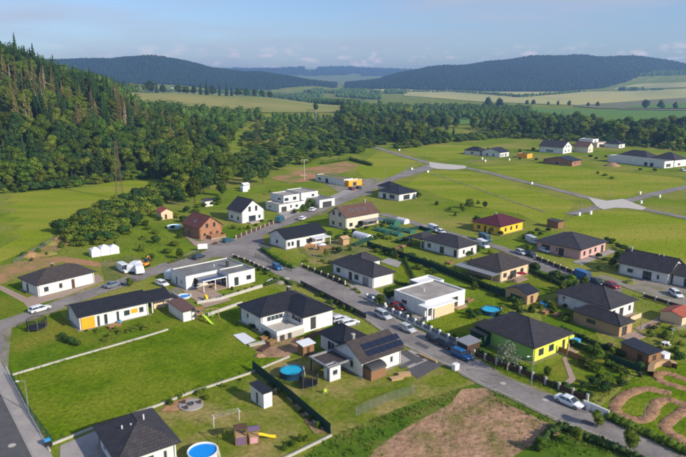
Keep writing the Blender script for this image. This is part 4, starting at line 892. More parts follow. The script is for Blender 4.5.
# far houses on the edge of the plots
def far_house(label, px, py, th, parts, name='house', cat='house'):
    g = G(px, py); h = thing(name, label, cat, g, R(th))
    for a in parts: block(h, *a[:4], **a[4])
    return h
far_house('white bungalow with two navy gabled roofs beyond the open plots', 500, 157.5, 44, [
    (0, 13, 0, 16, dict(eh=3.2, roof='gx', rise=2.6, roofm='roof_black', opens=[('A', .1, .2, .3, 2.3, 'win'), ('A', .3, .4, .3, 2.3, 'win'), ('A', .55, .72, .3, 2.3, 'win'), ('B', .25, .35, .3, 2.2, 'win'), ('B', .6, .7, .3, 2.2, 'win')])),
    (-1, 9, 16, 30, dict(eh=3.0, roof='hip', rise=2.6, roofm='roof_black', opens=[('B', .4, .6, .8, 2.2, 'win')]))])
far_house('small orange cabin with a flat roof near the far navy-roofed bungalow', 527, 158.6, 44, [(0, 7, 0, 8, dict(eh=2.8, roof='flat', wall='orange_panel', roofm='roof_tan', ov=.02))], 'cabin', 'cabin')
far_house('white house with a dark roof and white gable behind the brick house', 563, 154, 44, [
    (0, 15, 0, 20, dict(eh=4.4, roof='gy', rise=4.4, roofm='roof_slate', opens=[('A', .2, .35, 1, 2.4, 'win'), ('A', .6, .75, 1, 2.4, 'win'), ('B', .3, .6, .8, 2.2, 'win')], gable_open=[('A', .3, .42, 4.2, 5.8, 'win'), ('A', .58, .7, 4.2, 5.8, 'win')]))])
far_house('cream house with an orange tinted gable next to the white-gabled far house', 588, 153, 44, [(0, 10, 0, 12, dict(eh=4.2, roof='gy', rise=3.4, wall='cream_render', roofm='roof_tan', opens=[('A', .3, .5, 1, 2.4, 'win')]))])
hh = far_house('long brick house with navy solar roof at the far edge of the plots', 572, 166.5, 42, [(0, 13, 0, 20, dict(eh=3.0, roof='gx', rise=2.0, wall='red_brick', roofm='roof_black', opens=[('A', .3, .42, .8, 2.2, 'win'), ('A', .62, .74, .8, 2.2, 'win'), ('B', .4, .52, .05, 2.2, 'dark'), ('B', .7, .82, .8, 2.2, 'win')]))])
far_house('flat-roofed pale villa between the trees at the plot edge', 597, 147.5, 42, [(0, 16, 0, 14, dict(eh=3.4, roof='flat', wall='cream_render', roofm='roof_grey', ov=.02, opens=[('A', .2, .5, .5, 2.4, 'win')])), (4, 14, 6, 18, dict(eh=5.6, roof='flat', roofm='roof_grey', ov=.02, opens=[('A', .3, .6, 3.6, 4.8, 'win')]))])
far_house('small house with a navy hipped roof under the dark trees', 619, 148.5, 42, [(0, 12, 0, 13, dict(eh=3.2, roof='hip', rise=3.0, roofm='roof_black', wall='white_render', opens=[('A', .3, .5, .8, 2.2, 'win')]))])
far_house('large complex of white flat garages with dark hipped roofs at the far right', 664, 168.5, 30, [
    (0, 9, 0, 40, dict(eh=4.0, roof='flat', roofm='roof_membrane', ov=.02, opens=[('A', .2, .7, .6, 2.6, 'win'), ('B', .66, .72, .1, 2.6, 'dark'), ('B', .76, .82, .1, 2.6, 'dark')])),
    (10, 24, 0, 16, dict(eh=4.4, roof='hip', rise=3.6, roofm='roof_slate', opens=[('A', .3, .5, .8, 2.2, 'win')])), (9.5, 23, 18, 40, dict(eh=3.8, roof='hip', rise=3.6, roofm='roof_slate'))], 'building', 'building')
# hilltop and valley houses (small in the picture)
for k, (px, py, hgt, wm, rm, lab) in enumerate([
    (171, 88.5, 11, 'white_render', 'roof_slate', 'white house with a grey roof at the upper edge of the hay field'),
    (103, 79.5, 13, 'white_render', 'roof_tan', 'brown-roofed house half hidden in the hilltop wood'),
    (252, 89.5, 8, 'white_render', 'roof_red', 'tiny white house below the blue wooded hill'),
    (313, 92.2, 14, 'white_render', 'roof_tan', 'leftmost white house of the distant valley village'), (321, 91.6, 16, 'white_render', 'roof_red', 'middle house of the distant valley village, red roof'),
    (326, 91.9, 18, 'cream_render', 'roof_tan', 'widest house of the distant valley village'), (332, 90.8, 14, 'white_render', 'roof_tan', 'rightmost house of the distant valley village'),
    (372, 92.5, 12, 'cream_render', 'roof_red', 'lone house at the left end of the distant wheat field')]):
    g = GT(px, py); h = thing('farmhouse', lab, 'house', g - Vector((0, 0, .3)), R(30 + 17 * k % 60))
    s = 1.0; block(h, 0, hgt, 0, hgt * .8, 4.5, 'gx', 4.0, wall=wm, roofm=rm, opens=[('A', .2, .35, 1.2, 2.8, 'win'), ('A', .6, .75, 1.2, 2.8, 'win')])
# ------------------------------------------------------------------ sheds
def shed(label, px, py, th, w, d, hgt, wall, roofm, roof='gx', rise=.9, opens=(), name='shed', cat='shed', ov=.25):
    h = thing(name, label, cat, G(px, py), R(th)); block(h, 0, w, 0, d, hgt, roof, rise, wall=wall, roofm=roofm, opens=list(opens), ov=ov, th=.1, fm='wood'); return h
shed('small sandy shed with a red roof at the meadow edge', 161, 220, 35, 5, 6, 2.6, 'sand_render', 'roof_orange', 'gy', 1.4, [('A', .3, .5, .05, 1.9, 'door')])
shed('brown-roofed hut beside the climbing tower', 183, 322.5, 38, 3.6, 8.5, 2.2, 'white_render', 'roof_tan', 'mono', .25)
shed('blue-roofed shed with a terracotta end wall among lawns', 527, 305.5, 38, 4.8, 6.6, 2.4, 'wood_pale', 'roof_black', 'gx', 1.2, [('A', .3, .55, .05, 1.9, 'door')])
shed('weathered brown shed with a dark roof near the pump track', 648, 368, 30, 4.2, 6.2, 2.4, 'wood', 'roof_black', 'mono', .3, [('A', .3, .6, .05, 2.0, 'door'), ('B', .6, .8, .05, 1.9, 'door')])
shed('terracotta lean-to with a pale roof beside the terraced bungalow', 303, 358, 38, 3.0, 2.4, 2.2, 'wood', 'tarp_white', 'mono', .2, [('A', .3, .6, .05, 1.8, 'door')])
shed('dark shed with a light roof beside the dark parked car', 467, 357, 38, 4, 3.0, 2.2, 'wood_dark', 'grey_metal', 'mono', .2)
shed('pale wooden kennel among the green screens', 343, 246, 38, 3, 3, 2.0, 'wood_pale', 'wood_pale', 'gx', .7)
shed('white hut with a grey roof above the brick house', 205, 207, 38, 4, 4, 2.3, 'white_render', 'roof_slate', 'gx', .9)
shed('brown hut by the cream-coloured shed row behind the yellow house', 558, 229, 38, 4, 5, 2.3, 'wood', 'roof_brown', 'mono', .3)
shed('low terracotta hut at the right edge beside the path', 682, 327, 38, 6, 5, 2.0, 'sand_render', 'roof_orange', 'gx', .8)
shed('tiny pale hut in the meadow behind the white gabled house', 244, 190, 38, 3.6, 4, 2.2, 'white_render', 'tarp_white', 'gx', .8)
shed('dark green garden shed under the bushes behind the green house', 484, 348, 38, 3, 4, 2.4, 'green_screen', 'roof_black', 'mono', .2)
# ------------------------------------------------------------------ vehicles
def loft(secs, k=None):
    mb = MB(); k = len(secs[0])
    for s_ in secs: mb.v += s_
    for i in range(len(secs) - 1):
        for j in range(k - 1): mb.f.append((i * k + j, i * k + j + 1, (i + 1) * k + j + 1, (i + 1) * k + j))
    mb.f.append(tuple(range(k - 1, -1, -1))); n = (len(secs) - 1) * k; mb.f.append(tuple(n + j for j in range(k))); return mb
def car_parts(kind):
    """(name, mesh, paint?, loc, parent index) ; x forward"""
    Lc, Wc, Hc = {'hatch': (4.1, 1.76, 1.46), 'saloon': (4.65, 1.82, 1.42), 'estate': (4.7, 1.82, 1.5), 'mpv': (4.6, 1.84, 1.68), 'van': (5.6, 2.0, 2.35)}[kind]
    h = Lc / 2; w = Wc / 2; r = .33 if kind != 'van' else .36
    belt = {'hatch': .92, 'saloon': .9, 'estate': .9, 'mpv': 1.0, 'van': 1.2}[kind]
    st = [(-h, .45, belt - .12, .86), (-h + .12, .3, belt, .94), (-h + .9, .24, belt + .02, 1), (0, .22, belt, 1), (h - 1.15, .22, belt - .02, 1), (h - .5, .24, belt - .16, .95), (h - .1, .3, belt - .26, .86), (h, .42, belt - .36, .76)]
    secs = []
    for x, z0, z1, f in st:
        a = w * f; secs.append([(x, -a * .9, z0), (x, -a, z0 + .14), (x, -a, z1 - .12), (x, -a * .88, z1), (x, a * .88, z1), (x, a, z1 - .12), (x, a, z0 + .14), (x, a * .9, z0)])
    body = loft(secs); body.f += [tuple(i * 8 + j for j in (0, 7)) + tuple((i + 1) * 8 + j for j in (7, 0)) for i in range(len(secs) - 1)]
    out = [('body', body, 1)]
    # glasshouse: front / back x at belt and roof
    xb0, xt0, xt1, xb1 = {'hatch': (-h + .1, -h + .45, .25, 1.0), 'saloon': (-h + .75, -h + 1.35, .35, 1.15), 'estate': (-h + .12, -h + .5, .4, 1.2), 'mpv': (-h + .1, -h + .35, .6, 1.5), 'van': (-h + .04, -h + .08, h - 1.35, h - .75)}[kind]
    a, b = w * .9, w * .72; z0, z1 = belt - .02, Hc - .09
    cab = MB(); cab.v = [(xb0, -a, z0), (xb1, -a, z0), (xb1, a, z0), (xb0, a, z0), (xt0, -b, z1), (xt1, -b, z1), (xt1, b, z1), (xt0, b, z1)]
    if kind == 'van':
        cab.v = [(xb0, -w * .97, z0), (h - 1.7, -w * .97, z0), (h - 1.7, w * .97, z0), (xb0, w * .97, z0), (xt0, -w * .88, z1), (h - 1.75, -w * .88, z1), (h - 1.75, w * .88, z1), (xt0, w * .88, z1)]
        cab.f = [(0, 1, 5, 4), (1, 2, 6, 5), (2, 3, 7, 6), (3, 0, 4, 7), (4, 5, 6, 7)]; out.append(('cargo_box', cab, 1))
        g = MB(); g.v = [(h - 1.7, -a, z0), (xb1, -a, z0), (xb1, a, z0), (h - 1.7, a, z0), (h - 1.75, -w * .86, z1 - .1), (xt1, -b, z1 - .12), (xt1, b, z1 - .12), (h - 1.75, w * .86, z1 - .1)]
        g.f = [(0, 1, 5, 4), (1, 2, 6, 5), (2, 3, 7, 6), (4, 5, 6, 7)]; out.append(('windscreen', g, 'glass'))
    else:
        cab.f = [(0, 1, 5, 4), (2, 3, 7, 6)]; out.append(('side_window', cab, 'glass'))
        g = MB().quad(cab.v[1], cab.v[2], cab.v[6], cab.v[5]); out.append(('windscreen', g, 'glass'))
        g = MB().quad(cab.v[3], cab.v[0], cab.v[4], cab.v[7]); out.append(('rear_window', g, 'glass'))
        rf = MB(); rf.v = [(xt0 - .04, -b - .03, z1 - .02), (xt1 + .04, -b - .03, z1 - .02), (xt1 + .04, b + .03, z1 - .02), (xt0 - .04, b + .03, z1 - .02), (xt0 + .1, -b + .12, Hc), (xt1 - .12, -b + .12, Hc), (xt1 - .12, b - .12, Hc), (xt0 + .1, b - .12, Hc)]
        rf.f = [(4, 5, 6, 7), (0, 1, 5, 4), (1, 2, 6, 5), (2, 3, 7, 6), (3, 0, 4, 7), (0, 3, 2, 1)]; out.append(('roof', rf, 1))
        for sy in (-1, 1):
            for (x0_, x1_) in ((xb1, xt1), (xb0, xt0), ((xb0 + xb1) / 2, (xt0 + xt1) / 2)):
                out.append(('window_pillar', MB().tube((x0_, sy * (a + .005), z0), (x1_, sy * (b + .01), z1), .035, k=4), 1))
    for sy in (-1, 1):
        out.append(('headlight', MB().box(h - .16, h - .02, sy * w * .62 - .16, sy * w * .62 + .16, belt - .36, belt - .22), 'lamp_clear'))
        out.append(('tail_light', MB().box(-h - .015, -h + .1, sy * w * .7 - .12, sy * w * .7 + .12, belt - .32, belt - .12), 'lamp_red'))
    for sx in (-1, 1):
        for sy in (-1, 1):
            x = sx * (h - .85) if sx > 0 else -(h - .8); ty = MB().tube((x, sy * (w - .19), r), (x, sy * (w + .012), r), r, k=14)
            rm = MB().tube((x, sy * (w + .01), r), (x, sy * (w + .022), r), r * .6, k=10); out.append(('wheel', ty, 'tyre')); out.append(('rim', rm, 'rim'))
    return out
PROTO = {}
def car(label, kind, paint, px, py, dx, dy, name='parked_car', cat='car', z=.0):
    a, b = G(px, py), G(px + dx, py + dy); th = math.atan2(b.y - a.y, b.x - a.x)
    if kind not in PROTO:
        root = thing(name, '', cat, a, th); last = None
        for nm, m, p in car_parts(kind):
            o = m.build(nm, paint if p == 1 else p, last if nm == 'rim' else root, smooth=False)
            if p == 1: o.material_slots[0].link = 'OBJECT'; o['_p'] = 1
            last = o
        PROTO[kind] = root; c = root
    else:
        c = copy_tree(PROTO[kind]); c.name = name; c.location = a; c.rotation_euler = (0, 0, th)
    c.location.z = z; c['label'] = label; c['category'] = cat; c['group'] = 'parked vehicles of the estate'
    for o in c.children:
        if o.get('_p'): o.material_slots[0].link = 'OBJECT'; o.material_slots[0].material = MATS[paint]
    return c
RZ = .13
car('white saloon parked on the verge of the main road beside the brown fence', 'saloon', 'car_white', 569, 405, 10, 4.3, z=RZ)
car('bright blue estate car parked on the main road near the green house', 'estate', 'car_blue', 461.5, 357.5, 10, 4.8, z=RZ)
car('dark car parked on the main road ahead of the blue estate', 'hatch', 'car_dark', 435, 342, 10, 4.8, z=RZ)
car('silver hatchback parked on the main road by the white pillar fence', 'hatch', 'car_silver', 407.5, 331.5, 10, 4.9, z=RZ)
car('silver people carrier parked on the main road by the red car', 'mpv', 'car_silver', 383, 318, 10, 5, z=RZ)
car('red car in the drive behind the white pillar fence', 'hatch', 'car_red', 398, 309, 10, 4.2)
car('dark car parked right by the end pillar of the white fence', 'hatch', 'car_dark', 446, 347, 10, 4.8, z=RZ)
car('white hatchback in the drive of the terraced bungalow, nearer the house', 'hatch', 'car_white', 340, 321.5, 10, -2.5)
car('white estate in the same drive, nearer the solar house', 'estate', 'car_white', 349, 325, 10, -2.5)
car('small blue car on the main road beside the flat-roofed patio house', 'hatch', 'car_blue', 277.5, 269.5, 10, 6, z=RZ)
car('dark blue car in front of the brick house', 'hatch', 'car_teal', 228.5, 242, 10, -2.5)
car('dark teal van at the roadside below the white gabled house', 'van', 'car_teal', 280, 222, 6, -4, z=RZ)
car('white car on the side street beside the black gable roof', 'hatch', 'car_white', 302.5, 220, 9, -4.5, z=RZ)
car('white estate on the side street below the cubic houses', 'estate', 'car_white', 312.5, 211, 9, -4.5, z=RZ)
car('white estate driving on the narrow left road', 'estate', 'car_white', 40, 311.5, 12, -3.6, z=RZ)
car('blue-grey car beside the left road near the camper van', 'saloon', 'car_bluegrey', 113, 287, 12, -4.4, z=RZ)
car('white hatchback parked behind the black-roofed long bungalow', 'hatch', 'car_white', 162.5, 285.5, 9, 3)
car('white delivery van parked beside the flat-roofed patio house', 'van', 'car_white', 172.5, 277.5, 8, -5, cat='van', name='parked_van')
car('white camper van standing on the grass by the white caravans', 'van', 'car_white', 124, 271.5, 8, 4.5, cat='van', name='camper_van')
car('black car behind the flat-roofed house at the junction', 'estate', 'car_dark', 199, 258.5, 10, -3.5)
car('white car under the open garage bay of the pink house', 'hatch', 'car_white', 545, 252, 8, 3)
car('blue van by the white wall across from the pink house', 'van', 'car_blue', 584, 279.5, 10, 4, cat='van', name='parked_van')
car('dark car parked behind the blue van', 'hatch', 'car_dark', 597, 284, 10, 4)
car('dark red car just above the white hip-roofed bungalow', 'hatch', 'car_red', 612, 287.5, 10, 4)
car('silver car on the lane below the yellow house', 'hatch', 'car_silver', 521, 254.5, 9, 4, z=RZ)
car('black car on the lane beside the silver one', 'estate', 'car_dark', 531, 256.5, 9, 4, z=RZ)
car('teal van on the lane in front of the yellow house', 'van', 'car_teal', 485, 241, 9, 4, cat='van', name='parked_van', z=RZ)
car('white van beside the end wall of the long-roofed bungalow', 'van', 'car_white', 483, 247, 8, 4, cat='van', name='parked_van')
car('white car on the lane behind the open carport roof', 'hatch', 'car_white', 441, 233.5, 9, 3.5, z=RZ)
car('white van on the lane, first behind the carport roof', 'van', 'car_white', 434, 231.5, 9, 3.5, cat='van', name='parked_van', z=RZ)
car('white car in front of the dark garage at the right edge', 'estate', 'car_white', 676, 296, 6, 4)
car('red car beside the orange end wall of the workshop', 'estate', 'car_red', 352, 190, 9, 3)
car('black car just behind the red one by the workshop', 'hatch', 'car_dark', 359, 189, 9, 3)
car('light blue van between the yellow and the pink house', 'van', 'car_silver', 532, 243, 7, 3, cat='van', name='parked_van')
car('white car in the yard of the white garage complex', 'estate', 'car_white', 683, 171, 8, 3)
# white caravans / covered things on the left
def caravan(label, px, py, dx, dy, L=5.6, paint='tarp_white'):
    a, b = G(px, py), G(px + dx, py + dy); r = thing('caravan', label, 'caravan', a, math.atan2(b.y - a.y, b.x - a.x))
    h = L / 2; secs = []
    for x, z0, z1 in ((-h, .7, 1.9), (-h + .3, .5, 2.5), (0, .45, 2.6), (h - .9, .45, 2.5), (h - .1, .7, 1.6), (h, .8, 1.4)):
        secs.append([(x, -1.05, z0), (x, -1.08, z1 - .2), (x, -.9, z1), (x, .9, z1), (x, 1.08, z1 - .2), (x, 1.05, z0)])
    loft(secs).build('body', paint, r)
    for y in (-1.1, 1.0): MB().box(-1.6, -.6, y, y + .1, 1.3, 1.9).build('window', 'glass', r); MB().box(.3, 1.4, y, y + .1, 1.3, 1.9).build('window', 'glass', r)
    for y in (-1.0, .85): MB().tube((-.2, y, .32), (-.2, y + .16, .32), .32, k=12).build('wheel', 'tyre', r)
    MB().tube((h - .1, 0, .6), (h + 1.1, 0, .5), .06).build('hitch', 'dark_metal', r)
caravan('white caravan standing askew beside the orange digger', 135, 271, 7, -5); caravan('second white caravan, nose towards the left road', 139, 274, 5, 6, 4.6)
def marquee(label, px, py, dx, dy, n=3):
    a, b = G(px, py), G(px + dx, py + dy); r = thing('marquee', label, 'tent', a, math.atan2(b.y - a.y, b.x - a.x))
    for i in range(n):
        x = i * 2.7; m = MB(); hs = 2.0 + .35 * (i % 2)
        m.v = [(x, 0, 0), (x + 2.6, 0, 0), (x + 2.6, 3.2, 0), (x, 3.2, 0), (x, 0, hs), (x + 2.6, 0, hs), (x + 2.6, 3.2, hs), (x, 3.2, hs), (x + 1.3, 1.6, hs + .8)]
        m.f = [(0, 1, 5, 4), (1, 2, 6, 5), (2, 3, 7, 6), (3, 0, 4, 7), (4, 5, 8), (5, 6, 8), (6, 7, 8), (7, 4, 8)]; m.build('canopy', 'tarp_white', r)
marquee('row of white tents under plastic sheeting on bare ground', 92, 257.5, 10, -1.5)
marquee('small white party tent on the meadow above the white gabled house', 243, 192, 10, -1, 1)
marquee('white party tent on grass uphill from the cubic houses', 240, 189, 10, 0, 1) if False else None
# orange digger
r = thing('excavator', 'small orange digger beside the white caravans', 'digger', G(145, 266.5), R(70))
MB().box(-1.2, 1.2, -.9, -.5, 0, .55).build('track', 'black', r); MB().box(-1.2, 1.2, .5, .9, 0, .55).build('track', 'black', r)
MB().box(-1.1, .8, -.8, .8, .56, 1.2).build('body', 'plastic_orange', r); MB().box(-.1, .8, -.7, .1, 1.2, 2.3).build('cab', 'glass', r)
MB().tube((.7, .4, 1.1), (2.3, .4, 2.6), .14).build('boom', 'plastic_orange', r); MB().tube((2.3, .4, 2.6), (3.2, .4, 1.2), .11).build('arm', 'plastic_orange', r); MB().box(3.0, 3.5, .1, .7, .7, 1.2).build('bucket', 'dark_metal', r)
# ------------------------------------------------------------------ fences
UNIT = {}
def unit(key, fn):
    if key not in UNIT: UNIT[key] = fn()
    return UNIT[key]
def fence(label, pts, kind='mesh', step=2.5, h=1.5, world=False, name='fence', group=None):
    P = pts if world else [G(*p) for p in pts]; r = thing(name, label, 'fence', P[0], 0, group); o0 = P[0]
    pm = {'mesh': 'green_screen', 'screen': 'green_screen', 'pillar': 'white_paint', 'dark': 'dark_metal', 'wood': 'wood', 'stone': 'concrete', 'grey': 'grey_metal'}[kind]
    pw = {'pillar': .42, 'stone': .34, 'wood': .1, 'dark': .12}.get(kind, .06)
    post = unit(('post', kind), lambda: MB().box(-.5, .5, -.5, .5, 0, 1).mesh('post', pm))
    def mk():
        m = MB()
        if kind in ('mesh', 'grey'):
            for i in range(6): m.box(0, 1, -.012, .012, .04 + i * .18, .052 + i * .18)
            for i in range(1, 12): m.box(i / 12 - .004, i / 12 + .004, -.01, .01, .03, .97)
            return m.mesh('wire_panel', pm)
        if kind == 'screen': return m.box(0, 1, -.03, .03, .02, .98).mesh('screen_panel', 'green_screen')
        if kind == 'wood': return m.box(0, 1, -.025, .025, .05, .95).mesh('board_panel', 'wood')
        if kind == 'dark': return m.box(0, 1, -.06, .06, .03, .92).mesh('panel', 'dark_metal')
        if kind == 'stone': return m.box(0, 1, -.04, .04, .1, .8).mesh('panel', 'wood_dark')
        return m.box(0, 1, -.04, .04, .32, .86).mesh('panel', 'car_bluegrey')
    pan = unit(('panel', kind), mk)
    low = unit('low', lambda: MB().box(0, 1, -.11, .11, -.05, 1).mesh('base_wall', 'white_render'))
    for a, b in zip(P, P[1:]):
        L = (b - a).length; n = max(1, round(L / step)); d = (b - a) / n; th = math.atan2(d.y, d.x); sl = d.length
        for i in range(n + (1 if b is P[-1] else 0)):
            p = a + d * i - o0
            link('post', post, r, (p.x, p.y, -.02), th, (pw, pw, h + (.1 if kind in ('pillar', 'stone') else .04)))
        for i in range(n):
            p = a + d * i - o0 + d.normalized() * pw / 2
            link(pan.name.split('.')[0], pan, r, (p.x, p.y, 0), th, (sl - pw, 1, h))
            if kind == 'pillar': link('base_wall', low, r, (p.x, p.y, 0), th, (sl - pw, 1, h * .3))
    return r
fence('white pillar fence with grey panels in front of the flat-roofed white house', [(386, 311.5), (457, 345)], 'pillar', 2.6, 1.45)
fence('dark low fence along the left side of the main road above the solar house', [(301, 285), (334, 302), (366, 319)], 'dark', 2.4, 1.3)
fence('pale posts with dark panels in front of the long white bungalow', [(302, 267.5), (328, 278), (345, 285.5)], 'stone', 2.8, 1.2)
fence('short pillar fence either side of the pale drive', [(367, 299), (385, 308.5)], 'pillar', 2.6, 1.3)
fence('dark green screen fence between the two bottom gardens', [(252.7, 369.5), (291, 400), (330.5, 434.5)], 'screen', 2.5, 1.8)
fence('green wire fence beside the lower-left pavement', [(10.8, 377.5), (31.5, 417), (52.5, 446)], 'mesh', 2.5, 1.6)
fence('dark fence with stone posts in front of the green house', [(474, 356.5), (520, 374), (587, 402)], 'stone', 2.4, 1.35)
fence('grey wire fence across the dry lawn near the wood stacks', [(356, 416), (384, 403), (414, 393.5)], 'grey', 2.5, 1.6)
fence('fence of pale posts below the white two-storey house', [(236, 239), (256, 231), (285, 219.5)], 'stone', 2.8, 1.3)
fence('pale post fence on the road side of the patio house', [(233, 257.5), (250, 264), (268, 272.5)], 'stone', 2.6, 1.1)
fence('pale pillar fence in front of the pink house', [(536, 259.5), (560, 269), (585, 279)], 'stone', 2.6, 1.3)
fence('post fence along the lane at the right edge', [(643, 297.5), (668, 305), (700, 315)], 'stone', 3.2, 1.2)
fence('dark garden fence behind the flat-roofed white house', [(367, 246), (420, 264), (470, 283), (521, 304)], 'screen', 2.5, 1.7)
fence('brown fence beside the drive with two white cars', [(300, 345), (322, 334)], 'wood', 2.4, 1.4)
fence('dark fence behind the cream two-storey house garden', [(355, 247), (372, 240), (352, 233)], 'screen', 2.5, 1.6)
fence('low wooden fence behind the green house garden', [(545, 346), (590, 365)], 'wood', 2.4, 1.2)
fence('green screen round the vegetable plot of the cream house', [(384, 236), (420, 229), (432, 233), (395, 243)], 'screen', 2.5, 1.3)
fence('short grey fence at the white gate near the pump track', [(598, 409), (586, 414)], 'grey', 2.0, 1.2)
fence('dark fence between the white hip house and the green house', [(530, 330), (570, 345), (640, 372)], 'screen', 2.6, 1.2)
fence('wire fence along the meadow by the bare soil', [(14, 264), (44, 247), (75, 228)], 'grey', 3.0, 1.3)
fence('fence with timber boards in front of the black-roofed corner house', [(255, 257), (268, 262), (292, 272)], 'mesh', 2.6, 1.2)
for lab, pts, h_, w_ in [
    ('long pale kerb wall across the top of the large lawn', [(10.5, 376), (65, 360), (142, 338), (168, 330)], .3, .3),
    ('pale retaining wall along the near edge of the large lawn', [(52, 445), (96, 427.5), (155, 407), (188.4, 394), (249, 374), (289.4, 357)], .3, .3),
    ('pale kerb wall at the bottom edge of the green screen garden', [(280, 461), (293, 455), (331.5, 436)], .3, .3),
    ('pale edging wall on the pavement side of the green wire fence', [(6, 368), (30.6, 417), (50, 452)], .34, .25),
    ('white planted wall below the lawn side of the patio house', [(197, 304), (220, 300), (262, 287)], .7, .5),
    ('dark wall between the patio house and the brown-roofed hut', [(172, 295), (204, 317)], .9, .4),
    ('pale garden wall behind the climbing tower', [(208, 316), (242, 304)], .7, .3),
    ('pale stone edging of the flower bed by the screen fence', [(276, 388), (300, 407), (318, 426)], .2, .3)]:
    low_wall('garden_wall', lab, 'wall', pts, h_, w_, 'grey_render' if 'dark' in lab else 'concrete')
# ------------------------------------------------------------------ pools, trampolines, play equipment
def pool(label, px, py, r_, h_=1.2, water='water', wall='pool_wall'):
    g = G(px, py, h_); o = thing('round_pool', label, 'pool', (g.x, g.y, 0))
    MB().lathe([(r_, 0), (r_ + .02, h_ - .06), (r_ + .1, h_ - .02), (r_ + .1, h_), (r_ - .06, h_), (r_ - .08, h_ - .3), (r_ - .08, .1)], 28).build('pool_wall', wall, o, True)
    MB().lathe([(r_ - .08, h_ - .2), (0.001, h_ - .2)], 28).build('water', water, o)
    l = MB(); 
    for y in (-.25, .25): l.tube((r_ + .35, y, 0), (r_ + .05, y, h_ + .5), .03, k=5)
    for z in (.3, .6, .9): l.tube((r_ + .35 - z * .2, -.25, z), (r_ + .35 - z * .2, .25, z), .025, k=5)
    l.build('ladder', 'white_paint', o)
pool('round turquoise pool with a dark blue wall beside the trampoline', 291.6, 369.5, 2.05)
pool('round bright blue pool with a white rim at the bottom edge', 202.5, 450, 2.0, 1.2, 'water_blue', 'white_paint')
pool('round blue pool in the garden of the flat-roofed house', 491.3, 308.8, 2.15, 1.1)
pool('small blue and white paddling pool beside the patio house', 184, 295.5, 1.5, .45, 'water_blue', 'tarp_white')
pool('pale blue pool in the shade left of the brick house', 174, 225.5, 2.4, .9, 'water', 'tarp_white')
pool('small blue tub beside the blue-roofed shed', 545, 302.5, 1.0, .9, 'water_blue', 'plastic_blue')
def trampoline(label, px, py, r_=1.6, z=.8, net=1.7):
    g = G(px, py); o = thing('trampoline', label, 'trampoline', g)
    MB().lathe([(r_, z - .05), (r_ + .08, z), (r_, z + .04), (r_ - .3, z + .03), (r_ - .3, z)], 24).build('frame', 'dark_metal', o)
    MB().lathe([(r_ - .3, z - .01), (.001, z - .02)], 24).build('jumping_mat', 'black', o)
    for i in range(6):
        t = i * math.pi / 3; c, s = math.cos(t) * r_, math.sin(t) * r_; MB().tube((c, s, 0), (c, s, z + net), .035, k=5).build('pole', 'grey_metal', o)
    n = MB()
    for i in range(64):
        t = i * math.pi / 32; c, s = math.cos(t) * r_, math.sin(t) * r_; n.tube((c, s, z), (c, s, z + net), .03, k=3)
    n.lathe([(r_ + .01, z + net - .1), (r_ + .01, z + net)], 24); nn = n.build('safety_net', 'black', o); nn['kind'] = 'stuff'
trampoline('black netted trampoline beside the turquoise pool', 308.5, 387, 1.55)
trampoline('large netted trampoline by the left road', 37.5, 330, 1.9)
trampoline('trampoline on the lawn behind the cream two-storey house', 398, 256, 1.5)
# fire pit
g = G(191.2, 405.6); o = thing('fire_pit', 'round pale paved fire pit circle with dark seats on the dry lawn', 'fire pit', (g.x, g.y, .08))
MB().lathe([(1.95, 0), (1.95, .14), (.001, .15)], 28).build('paving', 'paving', o)
MB().lathe([(.4, .15), (.45, .42), (.34, .42), (.3, .2)], 14).build('fire_bowl', 'dark_metal', o)
for t in (20, 160, 250): MB().box(-.25, .25, -.25, .25, .15, .55).build('seat', 'wood_dark', o).location = (1.35 * math.cos(R(t)), 1.35 * math.sin(R(t)), 0)
def slide(r, x, y, dx, dy, z, m):
    d = Vector((dx, dy, 0)).normalized(); n = Vector((-d.y, d.x, 0)); p = Vector((x, y, 0)); mb = MB()
    for t, zz in ((0, z), (.25, z * .82), (.75, z * .3), (1, .12), (1.15, .1)):
        q = p + Vector((dx, dy, 0)) * t
        for a, b in ((-.3, .16), (-.28, 0), (.28, 0), (.3, .16)): mb.v.append((q.x + n.x * a, q.y + n.y * a, zz + b))
    for i in range(4):
        for j in range(3): mb.f.append((i * 4 + j, i * 4 + j + 1, (i + 1) * 4 + j + 1, (i + 1) * 4 + j))
    mb.build('slide', m, r)
def tower(r, x, y, s=1.3, z=1.5, top=2.4, roof='wood', hh=.45):
    for a in (0, s):
        for b in (0, s): MB().box(x + a - .06, x + a + .06, y + b - .06, y + b + .06, 0, top).build('post', 'wood', r)
    MB().box(x - .05, x + s + .05, y - .05, y + s + .05, z - .08, z).build('platform', 'wood_pale', r)
    m = MB(); m.v = [(x - .2, y - .08, top), (x + s + .2, y - .08, top), (x + s + .2, y + s + .08, top), (x - .2, y + s + .08, top), (x - .2, y + s / 2, top + hh), (x + s + .2, y + s / 2, top + hh)]
    m.f = [(0, 1, 5, 4), (2, 3, 4, 5), (0, 4, 3), (1, 2, 5), (0, 3, 2, 1)]; m.build('tower_roof', roof, r)
r = thing('playset', 'wooden climbing tower with a lime slide and swing on the large lawn', 'play tower', G(197, 321.5), R(20))
tower(r, 0, 0, 1.4, 1.5, 2.6, 'wood'); slide(r, 1.2, -.1, 1.6, -2.6, 1.5, 'plastic_lime')
MB().tube((1.4, .7, 2.3), (4.6, .7, 2.3), .06).build('swing_beam', 'wood_pale', r)
for y in (-.3, 1.7): MB().tube((4.6, .7, 2.3), (4.9, y, 0), .05).build('swing_leg', 'wood_pale', r)
for x in (2.4, 3.5):
    s_ = MB().box(x - .2, x + .2, .6, .8, .5, .54).build('swing_seat', 'plastic_lime', r)
    for q in (-.18, .18): MB().tube((x + q, .7, .54), (x + q, .7, 2.3), .015, k=4).build('rope', 'white_paint', s_)
